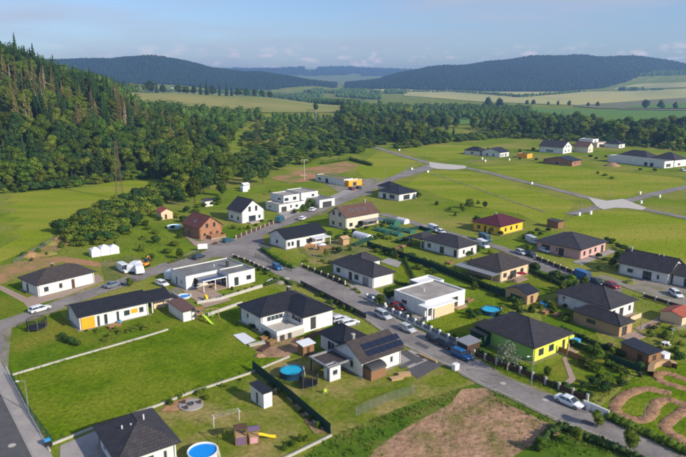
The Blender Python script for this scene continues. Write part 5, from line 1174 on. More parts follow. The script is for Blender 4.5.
r = thing('playset', 'dark purple climbing frame with a yellow slide near the bottom edge', 'play tower', G(236, 446), R(15))
tower(r, 0, 0, 1.5, 1.4, 2.5, 'wood_dark'); tower(r, 1.9, -.3, 1.3, 1.2, 2.2, 'plastic_purple', .3); slide(r, 3.2, .2, 2.3, .5, 1.2, 'plastic_yellow')
MB().tube((0, .7, 2.3), (-2.2, 1.5, 2.3), .06).build('swing_beam', 'wood_dark', r)
for y in (.6, 2.4): MB().tube((-2.2, 1.5, 2.3), (-2.6, y, 0), .05).build('swing_leg', 'wood_dark', r)
MB().box(.1, 1.4, -.05, .0, 0, 1.3).build('play_wall', 'plastic_purple', r); MB().box(2.0, 3.1, -.34, -.3, .2, 1.1).build('play_wall', 'plastic_pink', r)
r = thing('toy_slide', 'bright yellow slide beside the patio house terrace', 'slide', G(206, 300), R(0)); slide(r, 0, 0, .9, -1.3, 1.3, 'plastic_yellow'); MB().box(-.4, .1, .02, .4, 0, 1.3).build('ladder', 'plastic_yellow', r)
# wood stacks, crates
def stack(label, px, py, th, cols, rows, L=2.2, m='wood_pale', name='timber_stack', cat='wood pile'):
    r = thing(name, label, cat, G(px, py), R(th)); me = unit(('plank', m), lambda: MB().box(0, 1, 0, .22, 0, .12).mesh('plank', m))
    for j in range(rows):
        for i in range(cols): link('plank', me, r, (rnd.uniform(-.06, .06), i * .26, .02 + j * .14), 0, (L, 1, 1))
stack('stack of pale planks on the lawn beside the striped parking', 399, 377.5, 10, 4, 4); stack('second pale plank stack, nearer the wire fence', 392, 381.5, 20, 4, 3)
stack('scattered boards on the rough ground behind the screen fence', 262, 352, 60, 5, 2, 3.0, 'wood_dark')
stack('pile of grey boards near the concrete slab', 250, 347, 30, 4, 2, 3.5, 'concrete')
stack('boards piled on the verge near the workshop', 300, 176, 20, 5, 3, 4, 'wood_pale')
stack('orange timber rails at the edge of the parking bay', 418, 355.5, -50, 2, 3, 4.5, 'wood_pale')
def boxy(name, label, cat, px, py, th, w, d, h, m, top=None, z=0):
    r = thing(name, label, cat, G(px, py), R(th)); MB().box(0, w, 0, d, -.03, h).build('cabinet', m, r)
    MB().box(-.06, w + .06, -.06, d + .06, h + .002, h + .09).build('lid', top or m, r); MB().box(w * .08, w * .92, -.03, -.003, h * .1, h * .9).build('door', m, r); return r
ub = [(411.5, 170, 'white meter box left of the upper paved crossing'), (427.5, 172.7, 'white meter box just below the upper paved crossing'), (482, 159.5, 'leftmost of the white meter boxes by the navy-roofed bungalow'),
      (485, 161.8, 'white meter box just below its twin by the navy-roofed bungalow'), (509, 160.5, 'white meter box in front of the orange cabin'), (531.5, 184.6, 'white meter box beside the middle of the new road'),
      (579, 216, 'white meter box left of the road stub at the lower crossing'), (590.5, 214.6, 'white meter box at the tip of the road stub'), (640, 194.4, 'white meter box above the right road from the lower crossing'),
      (659.5, 197.8, 'white meter box below the right road from the lower crossing'), (641, 203.8, 'small white meter box at the right corner of the lower crossing'), (399, 150.8, 'small pale box beside the upper new road')]
for px, py, lab in ub:
    r = boxy('meter_box', lab, 'meter box', px, py, 40, 1.2, .55, 1.15, 'white_paint'); r['group'] = 'meter boxes on the empty plots'
boxy('meter_box', 'pale block at the end of the kerb beside the striped parking', 'meter box', 455, 371.5, 38, 1.1, .8, 1.1, 'white_paint')
boxy('bin', 'dark bin behind the pillar of the pavement fence', 'bin', 46, 449, 38, .7, .7, 1.1, 'black', 'plastic_blue')
boxy('white_gate', 'white sliding gate panel beside the white saloon', 'gate', 583, 408, -52, 4.2, .12, 1.3, 'white_paint')
r = thing('notice_board', 'blank white board standing by the road near the brick house', 'board', G(198, 251.5), R(15)); MB().box(0, 2.9, 0, .1, .7, 2.3).build('board', 'white_paint', r)
for x in (.2, 2.6): MB().box(x, x + .12, .11, .2, 0, 2.2).build('post', 'wood', r)
boxy('water_tank', 'white cube beside the brown shed near the pump track', 'water tank', 664, 362, 30, 1.7, 1.4, 1.3, 'white_paint')
boxy('storage_box', 'pale yellow storage box by the corner of the green house', 'box', 569, 343, 36, 1.6, 1.0, 1.2, 'lemon_render')
boxy('storage_box', 'blue covered box on the lawn right of the green house', 'box', 575, 345.5, 36, 1.8, 1.2, .8, 'plastic_blue')
boxy('planter', 'dark planter crate by the brick house steps', 'planter', 214, 245, 30, 1.2, .6, .7, 'wood_dark')
# garden furniture
def tableset(label, px, py, m='white_paint'):
    r = thing('garden_table', label, 'table', G(px, py), R(rnd.uniform(0, 90))); MB().box(-.8, .8, -.45, .45, .7, .75).build('tabletop', m, r)
    for x in (-.7, .7):
        for y in (-.36, .36): MB().box(x - .03, x + .03, y - .03, y + .03, 0, .7).build('leg', m, r)
def gchair(label, px, py, th, m):
    r = thing('garden_chair', label, 'chair', G(px, py), R(th)); MB().box(-.25, .25, -.25, .25, .42, .47).build('seat', m, r); MB().box(-.25, .25, .2, .26, .47, .95).build('backrest', m, r)
    for x in (-.22, .22):
        for y in (-.22, .22): MB().box(x - .025, x + .025, y - .025, y + .025, 0, .42).build('leg', m, r)
tableset('white garden table on the rough lawn near the pump track', 665, 345.5); tableset('dark garden table on the brown house terrace', 513, 283, 'wood_dark'); tableset('garden table on the patio of the blue-glazed house', 214, 288, 'wood')
gchair('white garden chair beside the white table near the pump track', 669, 346.5, 20, 'white_paint'); gchair('dark garden chair on the raised corner terrace', 282, 322, 40, 'wood_dark').location if False else None
gchair('green garden chair on the dry lawn below the solar house', 325, 393.5, 200, 'plastic_lime')
for px, py, lab in ((236, 293, 'round dark bush pot'),): pass
# greenhouses behind the cream house
def tunnel(label, px, py, th, w, d, m, h_=1.9):
    r = thing('greenhouse', label, 'greenhouse', G(px, py), R(th)); n = 9; mb = MB()
    for y in (0, d):
        for i in range(n): t = math.pi * i / (n - 1); mb.v.append((w / 2 - w / 2 * math.cos(t), y, h_ * math.sin(t) ** .8 if 0 < i < n - 1 else 0))
    mb.f = [(i, i + 1, n + i + 1, n + i) for i in range(n - 1)] + [tuple(range(n)), tuple(range(2 * n - 1, n - 1, -1))]; mb.build('cover', m, r)
    for j in range(5):
        hoop = MB(); yy = d * j / 4
        pts = [(w / 2 - (w / 2 + .03) * math.cos(math.pi * i / 8), yy, (h_ + .03) * math.sin(math.pi * i / 8) ** .8 if 0 < i < 8 else 0) for i in range(9)]
        for a, b in zip(pts, pts[1:]): hoop.tube(a, b, .03, k=4)
        hoop.build('hoop', 'grey_metal', r)
tunnel('pale blue polytunnel at the corner of the cream house garden', 366, 241, 130 - 90, 3.2, 7, 'tarp_white'); tunnel('green-covered polytunnel behind the cream house', 394, 226, 40, 3.4, 6, 'green_net')
tunnel('white polytunnel at the top of the vegetable plot', 404, 224.5, 40, 3.0, 4.5, 'tarp_white'); tunnel('long low green net tunnel in the vegetable plot', 398, 237, 40, 3.0, 12, 'green_net', 1.1)
tunnel('second low green net tunnel beside the long one', 410, 234, 40, 3.0, 11, 'green_net', 1.1)
# ------------------------------------------------------------------ poles
def lamp_post(label, px, py, h_=6.0, arm=.9, th=0, m='grey_metal'):
    p = GT(px, py); r = thing('street_lamp', label, 'street lamp', p, R(th)); MB().tube((0, 0, 0), (0, 0, h_), .09, .05, 8).build('pole', m, r)
    r['group'] = 'street lamps'
    if 'pole' in label: return
    MB().tube((0, 0, h_ - .05), (arm, 0, h_ + .1), .04, k=5).build('arm', m, r); MB().box(arm - .1, arm + .35, -.1, .1, h_ + .03, h_ + .13).build('lamp_head', 'white_paint', r); r['group'] = 'street lamps'
for px, py, th, lab in [(28.8, 413, 200, 'grey street lamp on the pavement beside the big lawn'), (531, 386, 200, 'street lamp in front of the green house fence'), (384.5, 179, 40, 'street lamp beside the road up to the upper crossing'),
    (427, 161, 40, 'street lamp at the left tip of the upper paved crossing'), (540, 182, 120, 'street lamp halfway along the new road'), (609.5, 198.5, 120, 'street lamp at the middle of the lower crossing'), (580.5, 210, 120, 'street lamp by the road stub'),
    (682, 187, 120, 'street lamp on the right-hand new road'), (644, 418.5, 120, 'thin pole beside the pump track'), (640.5, 330, 120, 'white pole on the lawn of the hip-roofed bungalow'), (422, 150, 120, 'street lamp by the upper new road'), (314, 268, 40, 'street lamp on the main road near the long white bungalow')]:
    lamp_post(lab, px, py, 5.5 if 'thin' not in lab else 2.5, th=th)
p = G(304.5, 180); r = thing('power_pole', 'grey T-shaped power pole behind the cubic houses', 'power pole', p, R(10))
MB().tube((0, 0, 0), (0, 0, 11), .2, .14, 8).build('pole', 'concrete', r); MB().box(-1.6, 1.6, -.08, .08, 10.6, 10.8).build('crossarm', 'concrete', r)
for x in (-1.4, 0, 1.4): MB().tube((x, 0, 10.8), (x, 0, 11.1), .07, k=6).build('insulator', 'white_paint', r)
def pylon(label, p, H, m='wood'):
    r = thing('pylon', label, 'pylon', p, R(30)); legs = []
    for sx in (-1, 1):
        for sy in (-1, 1): MB().tube((sx * 1.5, sy * 1.5, -.2), (sx * .35, sy * .35, H), .09, .06, 5).build('leg', m, r)
    lat = MB(); n = 11
    for i in range(n):
        z0, z1 = H * i / n, H * (i + 1) / n; a, b = 1.5 - 1.15 * i / n, 1.5 - 1.15 * (i + 1) / n
        for k in range(4):
            t0, t1 = math.pi / 4 + k * math.pi / 2, math.pi / 4 + (k + 1) * math.pi / 2; q = 2 ** .5
            lat.tube((a * q * math.cos(t0), a * q * math.sin(t0), z0), (b * q * math.cos(t1), b * q * math.sin(t1), z1), .035, k=3)
            lat.tube((b * q * math.cos(t0), b * q * math.sin(t0), z1), (a * q * math.cos(t1), a * q * math.sin(t1), z0), .035, k=3)
    o = lat.build('lattice', m, r); o['kind'] = 'stuff'
    for z, w_ in ((H - 1, 2.2), (H - 3.4, 2.8)): MB().tube((-w_, 0, z), (w_, 0, z), .1, k=5).build('crossarm', m, r)
pylon('tall rusty lattice pylon on the meadow edge below the forest', G(120, 199), 26, 'rusty_steel')
pylon('dark lattice pylon among the bushes beyond the houses', GT(257.5, 151), 25, 'wood_dark')
p = GT(316, 123.5); r = thing('silo', 'slender white silo-like tower among the far trees', 'silo', p); MB().lathe([(1.2, 0), (1.1, 2), (.7, 5), (.5, 12), (.3, 15), (.01, 16)], 12).build('shaft', 'grey_metal', r); MB().lathe([(.85, 4.2), (.95, 4.4), (.7, 4.8)], 12).build('collar', 'grey_metal', r)

# ------------------------------------------------------------------ small garden things
def barrel(label, px, py, m='plastic_blue'):
    r = thing('rain_barrel', label, 'barrel', G(px, py)); MB().lathe([(.28, 0), (.34, .4), (.28, .85), (.001, .86)], 12).build('body', m, r); MB().lathe([(.3, .862), (.3, .9), (.001, .91)], 12).build('lid', 'dark_metal', r)
for px, py, m, lab in [(247, 320, 'plastic_blue', 'blue rain barrel at the left wall of the terraced bungalow'), (275, 394.5, 'black', 'black rain barrel beside the white garden house'), (427, 305, 'plastic_blue', 'blue rain barrel at the porch of the flat-roofed house'), (120, 324, 'plastic_blue', 'blue rain barrel on the lawn below the orange-panelled house'),
        (232, 290, 'black', 'black rain barrel against the patio house wall'), (542, 352, 'plastic_blue', 'blue rain barrel at the corner of the yellow gable wall'), (640, 377, 'black', 'black barrel beside the brown shed'), (372, 284, 'black', 'black barrel at the corner of the white bungalow by the drive')]: barrel(lab, px, py, m)
def pallet_box(label, px, py, th, w=1.6, d=1.1, h=.6, m='wood'):
    r = thing('raised_bed', label, 'raised bed', G(px, py), R(th)); k = MB(); rectring(k, 0, w, 0, d, 0, h, .08); k.build('frame', m, r); MB().box(.08, w - .08, .08, d - .08, 0, h * .8).build('soil', 'soil_red', r)
for i, (px, py, lab) in enumerate([(262, 341, 'raised bed on the rough ground left of the terracotta lean-to'), (270, 345, 'second raised bed on the rough ground, nearer the kerb wall'), (395, 250, 'raised bed behind the cream house'), (402, 248, 'raised bed beside the trampoline behind the cream house'), (468, 303, 'raised bed beside the hedge behind the flat-roofed house'),
        (545, 315, 'raised bed behind the green house'), (556, 318, 'second raised bed behind the green house'), (450, 265, 'raised bed on the lawn of the long-roofed bungalow'), (110, 330, 'raised bed in the orange-panelled house garden'), (610, 350, 'raised bed left of the brown shed'), (655, 330, 'raised bed on the rough right-hand lawn')]):
    pallet_box(lab, px, py, 38 + (i * 37) % 20, 2.2 + .3 * (i % 3), 1.1)
def parasol(label, px, py, m):
    r = thing('parasol', label, 'parasol', G(px, py)); MB().tube((0, 0, 0), (0, 0, 2.5), .03).build('pole', 'dark_metal', r); MB().lathe([(1.4, 2.1), (.7, 2.38), (.02, 2.6)], 10).build('canopy', m, r)
parasol('cream parasol on the patio house terrace', 203, 292, 'cream_render'); parasol('red parasol on the sandy house terrace', 521, 281, 'car_red'); parasol('white parasol in the corner bungalow garden', 322, 251, 'tarp_white')
def washline(label, px, py, th):
    r = thing('washing_line', label, 'washing line', G(px, py), R(th))
    for x in (0, 4): MB().tube((x, 0, 0), (x, 0, 1.9), .04, k=5).build('post', 'white_paint', r); MB().box(x - .04, x + .04, -.6, .6, 1.86, 1.92).build('crossbar', 'white_paint', r)
    for y in (-.5, 0, .5): MB().tube((0, y, 1.9), (4, y, 1.9), .012, k=3).build('line', 'white_paint', r)
washline('white washing line on the lawn left of the green screen fence', 214, 428, 30); washline('washing line on the rough right-hand lawn', 672, 338, 20)
def pile(label, px, py, r_, h_, m, cat='heap', name='heap'):
    g = G(px, py); mb = MB(); k = 14; rr = random.Random(int(px * 7 + py))
    prof = [(1, 0), (.8, .35), (.45, .8), (.001, 1)]; n = 0
    for a, z in prof:
        for i in range(k): t = 2 * math.pi * i / k; q = r_ * a * rr.uniform(.82, 1.15); mb.v.append((q * math.cos(t), q * math.sin(t) * .8, max(-.05, h_ * z * rr.uniform(.85, 1.1) - (.05 if z == 0 else 0))))
    for a in range(3):
        for i in range(k): j = (i + 1) % k; mb.f.append((a * k + i, a * k + j, a * k + k + j, a * k + k + i))
    o = mb.build(name, m); o.location = (g.x, g.y, 0); tag(o, label, cat)
for px, py, r_, h_, m, lab in [(64, 239, 4.0, 1.6, 'soil_red', 'big heap of red soil at the meadow corner'), (50, 244, 2.6, 1.1, 'soil_red', 'smaller red soil heap left of the big one'), (30, 256, 3.2, 1.2, 'soil_red', 'red soil heap above the brown-roofed bungalow'), (46, 254, 3.5, .9, 'soil_red', 'flat red soil heap overgrown at the rim'),
        (612, 166, 5, 2.4, 'soil', 'brown earth heap on the plots near the brick house'), (280, 283, 1.6, .7, 'gravel', 'gravel heap by the road behind the terraced bungalow'), (286, 279, 1.3, .5, 'paving', 'pale rubble heap by the road behind the terraced bungalow'), (272, 281, 1.5, .6, 'tarp_white', 'white covered heap by the road behind the terraced bungalow'),
        (260, 356, 1.2, .5, 'soil', 'soil heap on the rough ground by the screen fence'), (308, 245, 2, .8, 'soil_red', 'red soil heap in the corner bungalow garden'), (630, 283, 2.2, .8, 'verge', 'weedy heap below the white gabled house'), (338, 251, 1.6, .8, 'soil', 'earth heap near the wooden kennel')]:
    pile(lab, px, py, r_, h_, m)
# ------------------------------------------------------------------ vegetation
rg = np.random.default_rng(11)
def quads_at(c, n, size, jit=.5):
    """diamond leaves at points c (N,3) facing n (N,3)"""
    N_ = len(c); n = n + rg.normal(0, jit, (N_, 3)); n /= np.linalg.norm(n, axis=1, keepdims=True) + 1e-9
    a = np.cross(n, rg.normal(0, 1, (N_, 3))); a /= np.linalg.norm(a, axis=1, keepdims=True) + 1e-9; b = np.cross(n, a)
    s = size * rg.uniform(.6, 1.3, (N_, 1)); v = np.stack([c - a * s, c - b * s * .7, c + a * s, c + b * s * .7], 1).reshape(-1, 3)
    return v, np.arange(4 * N_).reshape(-1, 4)
def blob(c, r, k=7, m=4):
    v = []; f = []
    for i in range(m + 1):
        p = math.pi * i / m
        for j in range(k):
            t = 2 * math.pi * (j + .5 * (i % 2)) / k; q = rg.uniform(.82, 1.08)
            v.append((c[0] + r[0] * q * math.sin(p) * math.cos(t), c[1] + r[1] * q * math.sin(p) * math.sin(t), c[2] + r[2] * q * math.cos(p)))
    for i in range(m):
        for j in range(k): f.append((i * k + j, i * k + (j + 1) % k, (i + 1) * k + (j + 1) % k, (i + 1) * k + j))
    return np.array(v), np.array(f)
def crown_mesh(name, m, Rr, H, zc, lobes=10, leaves=900, size=.42, core=.78, lobr=(.34, .5)):
    V = []; Fc = []; off = 0; cs = []; per = leaves // lobes
    for i in range(lobes):
        t = 2 * math.pi * i / lobes * 2.4 + rg.uniform(-.4, .4); rr = Rr * rg.uniform(.15, .66); z = zc + (H / 2) * rg.uniform(-.62, .62)
        rr *= math.sqrt(max(.1, 1 - ((z - zc) / (H / 2)) ** 2)); c = np.array([rr * math.cos(t), rr * math.sin(t), z])
        if i == 0: c = np.array([0, 0, zc + H * .3])
        r = np.array([Rr, Rr, H / 2 * .85]) * rg.uniform(*lobr)
        v, f = blob(c, r * core); V.append(v); Fc.append(f + off); off += len(v)
        d = rg.normal(0, 1, (per, 3)); d[:, 2] += .25; d /= np.linalg.norm(d, axis=1, keepdims=True)
        q, f = quads_at(c + d * r * rg.uniform(.8, 1.12, (per, 1)), d, size); V.append(q); Fc.append(f + off); off += len(q)
    return np_mesh(name, np.concatenate(V), np.concatenate(Fc), m, 4)
def trunk_mesh(name, m, h, r, limbs=4, spread=1.6):
    mb = MB().tube((0, 0, -.4), (0, 0, h * .6), r, r * .65, 7).tube((0, 0, h * .6), (.1, .05, h), r * .65, r * .2, 6)
    for i in range(limbs):
        t = i * 2.4; z = h * (.4 + .12 * i); mb.tube((0, 0, z), (math.cos(t) * spread, math.sin(t) * spread, z + spread * .9), r * .38, r * .12, 5)
    return mb.mesh(name, m)
def conifer_mesh(name, m, H=20, R0=3.2, lev=17, nb=10, core=True, z0=1.5, sparse=1.0, wid=.62):
    V = []; Fc = []; off = 0
    for l in range(lev):
        z = z0 + (H - z0) * (l / lev) ** .92; r = R0 * (1 - (z - z0) / (H - z0)) ** .8 + .15
        for b in range(nb):
            if rg.random() > sparse: continue
            t = 2 * math.pi * (b + .5 * (l % 2)) / nb + rg.uniform(-.2, .2); q = r * rg.uniform(.72, 1.15); c, s = math.cos(t), math.sin(t); w = q * .34 * wid / .62 + .1
            zz = z + rg.uniform(-.3, .3); dr = q * rg.uniform(.22, .4)
            V.append(np.array([(0, 0, zz + .2), (c * q * .62 - s * w, s * q * .62 + c * w, zz - dr * .5), (c * q, s * q, zz - dr), (c * q * .62 + s * w, s * q * .62 - c * w, zz - dr * .5)])); Fc.append(np.array([[off, off + 1, off + 2, off + 3]])); off += 4
            V.append(np.array([(c * q * .2, s * q * .2, zz + .1), (c * q * .75, s * q * .75, zz - dr * .4), (c * q * .85, s * q * .85, zz - dr - q * .22), (c * q * .3, s * q * .3, zz - dr * .6 - q * .16)])); Fc.append(np.array([[off, off + 1, off + 2, off + 3]])); off += 4
    if core:
        k = 7; v = [(math.cos(2 * math.pi * j / k) * R0 * .5, math.sin(2 * math.pi * j / k) * R0 * .5, z0 + .3) for j in range(k)] + [(math.cos(2 * math.pi * j / k) * .05, math.sin(2 * math.pi * j / k) * .05, H - .6) for j in range(k)]
        V.append(np.array(v)); Fc.append(np.array([(j, (j + 1) % k, k + (j + 1) % k, k + j) for j in range(k)]) + off); off += 2 * k
    V.append(np.array([(-.12, 0, H - 1.2), (.12, 0, H - 1.2), (.02, 0, H + .5), (-.02, 0, H + .5)])); Fc.append(np.array([[off, off + 1, off + 2, off + 3]]))
    return np_mesh(name, np.concatenate(V), np.concatenate(Fc), m, 4)
BL = [crown_mesh('crown', 'leaf_green', 4.2, 10, 6.5, 14, 1700, .36), crown_mesh('crown', 'leaf_green', 3.6, 10.6, 7.0, 13, 1500, .34), crown_mesh('crown', 'leaf_green', 4.8, 9.2, 6.1, 16, 1900, .38), crown_mesh('crown', 'leaf_green', 3.9, 10, 6.5, 11, 1400, .4)]
LT = [crown_mesh('crown', 'leaf_light', 4.0, 9.8, 6.4, 14, 1600, .36), crown_mesh('crown', 'leaf_light', 3.4, 8.8, 7.2, 11, 1200, .34)]
DK = [crown_mesh('crown', 'leaf_dark', 4.2, 10, 6.6, 14, 1600, .36), crown_mesh('crown', 'leaf_dark', 3.3, 10.4, 6.6, 12, 1400, .34)]
BT = [trunk_mesh('trunk', 'bark', 8.5, .26), trunk_mesh('trunk', 'bark', 9, .22, 5, 1.3)]
CF = [conifer_mesh('crown', 'needle'), conifer_mesh('crown', 'needle', 20, 2.6, 18, 9), conifer_mesh('crown', 'needle', 20, 3.6, 15, 11)]
RS = [conifer_mesh('crown', 'needle_rust', 20, 2.5, 18, 9, False, 4, .75, .5), conifer_mesh('crown', 'needle_rust', 20, 2.9, 18, 9, False, 6, .6, .45)]
DD = [conifer_mesh('branches', 'dead_twig', 18, 1.7, 16, 6, False, 5, .6, .22), conifer_mesh('branches', 'dead_twig', 18, 1.4, 14, 5, False, 8, .5, .2)]
CT = MB().tube((0, 0, -.5), (0, 0, 19), .24, .05, 6).mesh('trunk', 'bark'); PT = MB().tube((0, 0, -.5), (0, 0, 18.6), .3, .07, 6).mesh('trunk', 'bark_pale')
SH = [crown_mesh('shrub', 'leaf_green', 1.5, 2.4, 1.15, 7, 520, .2, lobr=(.42, .6)), crown_mesh('shrub', 'leaf_green', 1.9, 2.2, 1.0, 8, 560, .22, lobr=(.4, .6)), crown_mesh('shrub', 'leaf_green', 1.2, 2.8, 1.3, 7, 480, .2, lobr=(.42, .6))]
SHL = [crown_mesh('shrub', 'leaf_light', 1.6, 2.2, 1.05, 7, 520, .2, lobr=(.42, .6))]; SHD = [crown_mesh('shrub', 'leaf_dark', 1.5, 2.6, 1.25, 7, 520, .2, lobr=(.42, .6))]
KINDS_T = {'leaf': (BL, BT, 11.8), 'light': (LT, BT, 11.6), 'dark': (DK, BT, 11.8), 'spruce': (CF, [CT], 20.5), 'rust': (RS, [PT], 20.5), 'dead': (DD, [PT], 19)}
def tree(kind, x, y, H, name, label, group=None, z=None, cat='tree', wide=1.0):
    cr, tr, h0 = KINDS_T[kind]; s = H / h0; z = tz(x, y) if z is None else z
    r = thing(name, label, cat, (x, y, z), rnd.uniform(0, 6.28), group); r.scale = (s * wide, s * wide, s)
    link('trunk', rnd.choice(tr), r); link('branches' if kind == 'dead' else 'crown', rnd.choice(cr), r); return r
def shrub(kind, x, y, H, label, group=None, name='shrub', cat='shrub', wide=1.0):
    me = rnd.choice({'leaf': SH, 'light': SHL, 'dark': SHD}[kind]); s = H / 2.4
    o = link(name, me, None, (x, y, tz(x, y) - .05), rnd.uniform(0, 6.28), (s * wide, s * wide, s)); return tag(o, label, cat, group)
def spaced(cands, d):
    out = []; cell = {}
    for p in cands:
        k = (int(p[0] // d), int(p[1] // d))
        if any((p[0] - q[0]) ** 2 + (p[1] - q[1]) ** 2 < d * d for a in (-1, 0, 1) for b in (-1, 0, 1) for q in cell.get((k[0] + a, k[1] + b), ())): continue
        cell.setdefault(k, []).append(p); out.append(p)
    return out
def scatter(poly, d, tries=6):
    """points of the terrain whose place in the photograph is inside poly, at least d metres apart"""
    Gs = [GT(*p) for p in poly]; x0, x1 = min(p.x for p in Gs), max(p.x for p in Gs); y0, y1 = min(p.y for p in Gs), max(p.y for p in Gs)
    n = int((x1 - x0) * (y1 - y0) / (d * d) * tries); xs = rg.uniform(x0, x1, n); ys = rg.uniform(y0, y1, n); c = []
    for x, y in zip(xs.tolist(), ys.tolist()):
        if inpoly(*proj(x, y, tz(x, y)), poly): c.append((x, y))
    return spaced(c, d)
# hillside forest on the left
base_px = [(-80, 203), (-40, 197), (0, 192.5), (40, 188), (85, 183), (120, 179.5), (160, 177)]
bg_ = [G(*p) for p in base_px]; bu_ = [p.x / p.y for p in bg_]; by_ = [p.y for p in bg_]
cand = []
for _ in range(16000):
    y = rg.uniform(270, 600); u = rg.uniform(-.70, -.255); x = u * y
    if y > float(np.interp(u, bu_, by_)) + 3: cand.append((x, y))
cand = spaced(cand, 6.6); cand.sort(key=lambda p: p[1]); cnt = dict(leaf=0, light=0, dark=0, spruce=0, rust=0, dead=0); rest = []
for x, y in cand:
    u = x / y; b0 = float(np.interp(u, bu_, by_)); t = (y - b0); q = rnd.random(); z = tz(x, y); px, py = proj(x, y, z)
    if py < 60 + 0 and px < 0 and q < .3: continue
    if t < 75: kind = 'leaf' if q < .52 else 'dark' if q < .74 else 'light' if q < .93 else 'spruce'
    elif px < 150 and py < 136: kind = 'rust' if q < .42 else 'dead' if q < .53 else 'leaf' if q < .7 else 'light' if q < .84 else 'spruce'
    else: kind = 'leaf' if q < .48 else 'dark' if q < .68 else 'light' if q < .84 else 'spruce' if q < .93 else 'rust'
    ridge = y > 468 and px < 110
    if ridge: kind = 'spruce' if q < .5 else 'leaf' if q < .8 else 'dark'
    if px < -45 or y > 565 or (y > 520 and px < 110 and not ridge): rest.append((x, y, kind)); continue
    H = {'leaf': rnd.uniform(9.5, 15), 'light': rnd.uniform(8, 13), 'dark': rnd.uniform(10, 16), 'spruce': rnd.uniform(15, 21), 'rust': rnd.uniform(14, 20), 'dead': rnd.uniform(12, 19)}[kind]
    if t < 8: H *= .7
    nm, lab, gr = {'leaf': ('broadleaf_tree', 'mid-green broadleaf tree in the hillside forest on the left', 'broadleaf trees of the hillside forest'), 'light': ('broadleaf_tree', 'light yellow-green broadleaf tree in the hillside forest', 'light green trees of the hillside forest'),
        'dark': ('broadleaf_tree', 'dark green broadleaf tree in the hillside forest', 'dark broadleaf trees of the hillside forest'), 'spruce': ('spruce_tree', 'dark green pointed spruce in the hillside forest', 'green spruces of the hillside forest'),
        'rust': ('dying_spruce', 'rust-brown dying spruce on the upper hillside', 'dying spruces of the hillside forest'), 'dead': ('dead_spruce', 'bare grey-brown dead spruce trunk on the upper hillside', 'dead spruces of the hillside forest')}[kind]
    tz_ = 'along the meadow edge' if t < 22 else 'on the lower slope' if t < 75 else 'on the upper slope'; pz_ = 'at the left' if px < 60 else 'near the pylon' if px < 160 else 'above the gardens'
    if 'forest' in lab: lab = lab.replace(' on the left', '').replace('in the hillside forest', 'of the hillside forest, ' + tz_ + ', ' + pz_)
    else: lab = lab + ', ' + pz_
    gr = gr + ' ' + tz_ + ' ' + pz_
    tree(kind, x, y, H, nm, lab, gr, wide=1.15 if kind in ('leaf', 'light', 'dark') else 1.0); cnt[kind] += 1
for k, (px, H) in enumerate([(3, 25), (19, 26), (36, 25), (55, 25), (60, 22), (78, 22), (45, 19), (28, 20)]):
    u = (px - 343) / 637; y = 486; tree('spruce', u * y, y, H, 'spruce_tree', 'tall spruce standing out on the skyline of the left hill', 'skyline spruces')
print('forest', cnt, len(rest))
# low joined tree templates for wooded masses
def tmpl_cone(k=5):
    v = [(0, 0, 1)] + [(math.cos(2 * math.pi * j / k) * .24, math.sin(2 * math.pi * j / k) * .24, .08) for j in range(k)] + [(math.cos(2 * math.pi * (j + .5) / k) * .2, math.sin(2 * math.pi * (j + .5) / k) * .2, .45) for j in range(k)]
    f = []
    for j in range(k): a, b = 1 + j, 1 + (j + 1) % k; c, d = 1 + k + j, 1 + k + (j - 1) % k; f += [(a, b, c), (a, c, d), (c, 0, d)]
    return np.array(v), np.array(f)
def tmpl_blob():
    v = [(0, 0, 1)]; 
    for z, r, o in ((.8, .3, 0), (.45, .42, .5), (.15, .28, 0)): v += [(math.cos(2 * math.pi * (j + o) / 6) * r, math.sin(2 * math.pi * (j + o) / 6) * r, z) for j in range(6)]
    f = [(0, 1 + j, 1 + (j + 1) % 6) for j in range(6)]
    for q in range(2):
        for j in range(6):
            a, b = 1 + q * 6 + j, 1 + q * 6 + (j + 1) % 6; c = 1 + (q + 1) * 6 + (j + (0 if q % 2 == 0 else 1)) % 6; d = 1 + (q + 1) * 6 + (j + (-1 if q % 2 == 0 else 0)) % 6
            f += [(a, c, b), (a, d, c)]
    return np.array(v), np.array(f)
def mass(name, label, pts, H, m, blobs=.5, group=None, wide=1.0):
    pts = np.array(pts, float); n = len(pts); z = terr(pts[:, 0], pts[:, 1]); V = []; Fc = []; off = 0; isb = rg.random(n) < blobs
    for sel, (tv, tf) in ((isb, tmpl_blob()), (~isb, tmpl_cone())):
        P = pts[sel]; k = len(P)
        if not k: continue
        h = rg.uniform(H[0], H[1], k); a = rg.uniform(0, 6.28, k); w = h * rg.uniform(.85, 1.3, k) * wide
        v = np.empty((k, len(tv), 3)); v[..., 0] = (tv[:, 0] * np.cos(a)[:, None] - tv[:, 1] * np.sin(a)[:, None]) * w[:, None] + P[:, 0:1]
        v[..., 1] = (tv[:, 0] * np.sin(a)[:, None] + tv[:, 1] * np.cos(a)[:, None]) * w[:, None] + P[:, 1:2]; v[..., 2] = tv[:, 2] * h[:, None] + z[sel][:, None]
        v += rg.normal(0, .035, v.shape) * h[:, None, None]
        V.append(v.reshape(-1, 3)); Fc.append((tf[None] + (off + np.arange(k) * len(tv))[:, None, None]).reshape(-1, 3)); off += k * len(tv)
    me = np_mesh(name, np.concatenate(V), np.concatenate(Fc), m, 3); o = link(name, me); o['kind'] = 'stuff'; o['label'] = label; return o
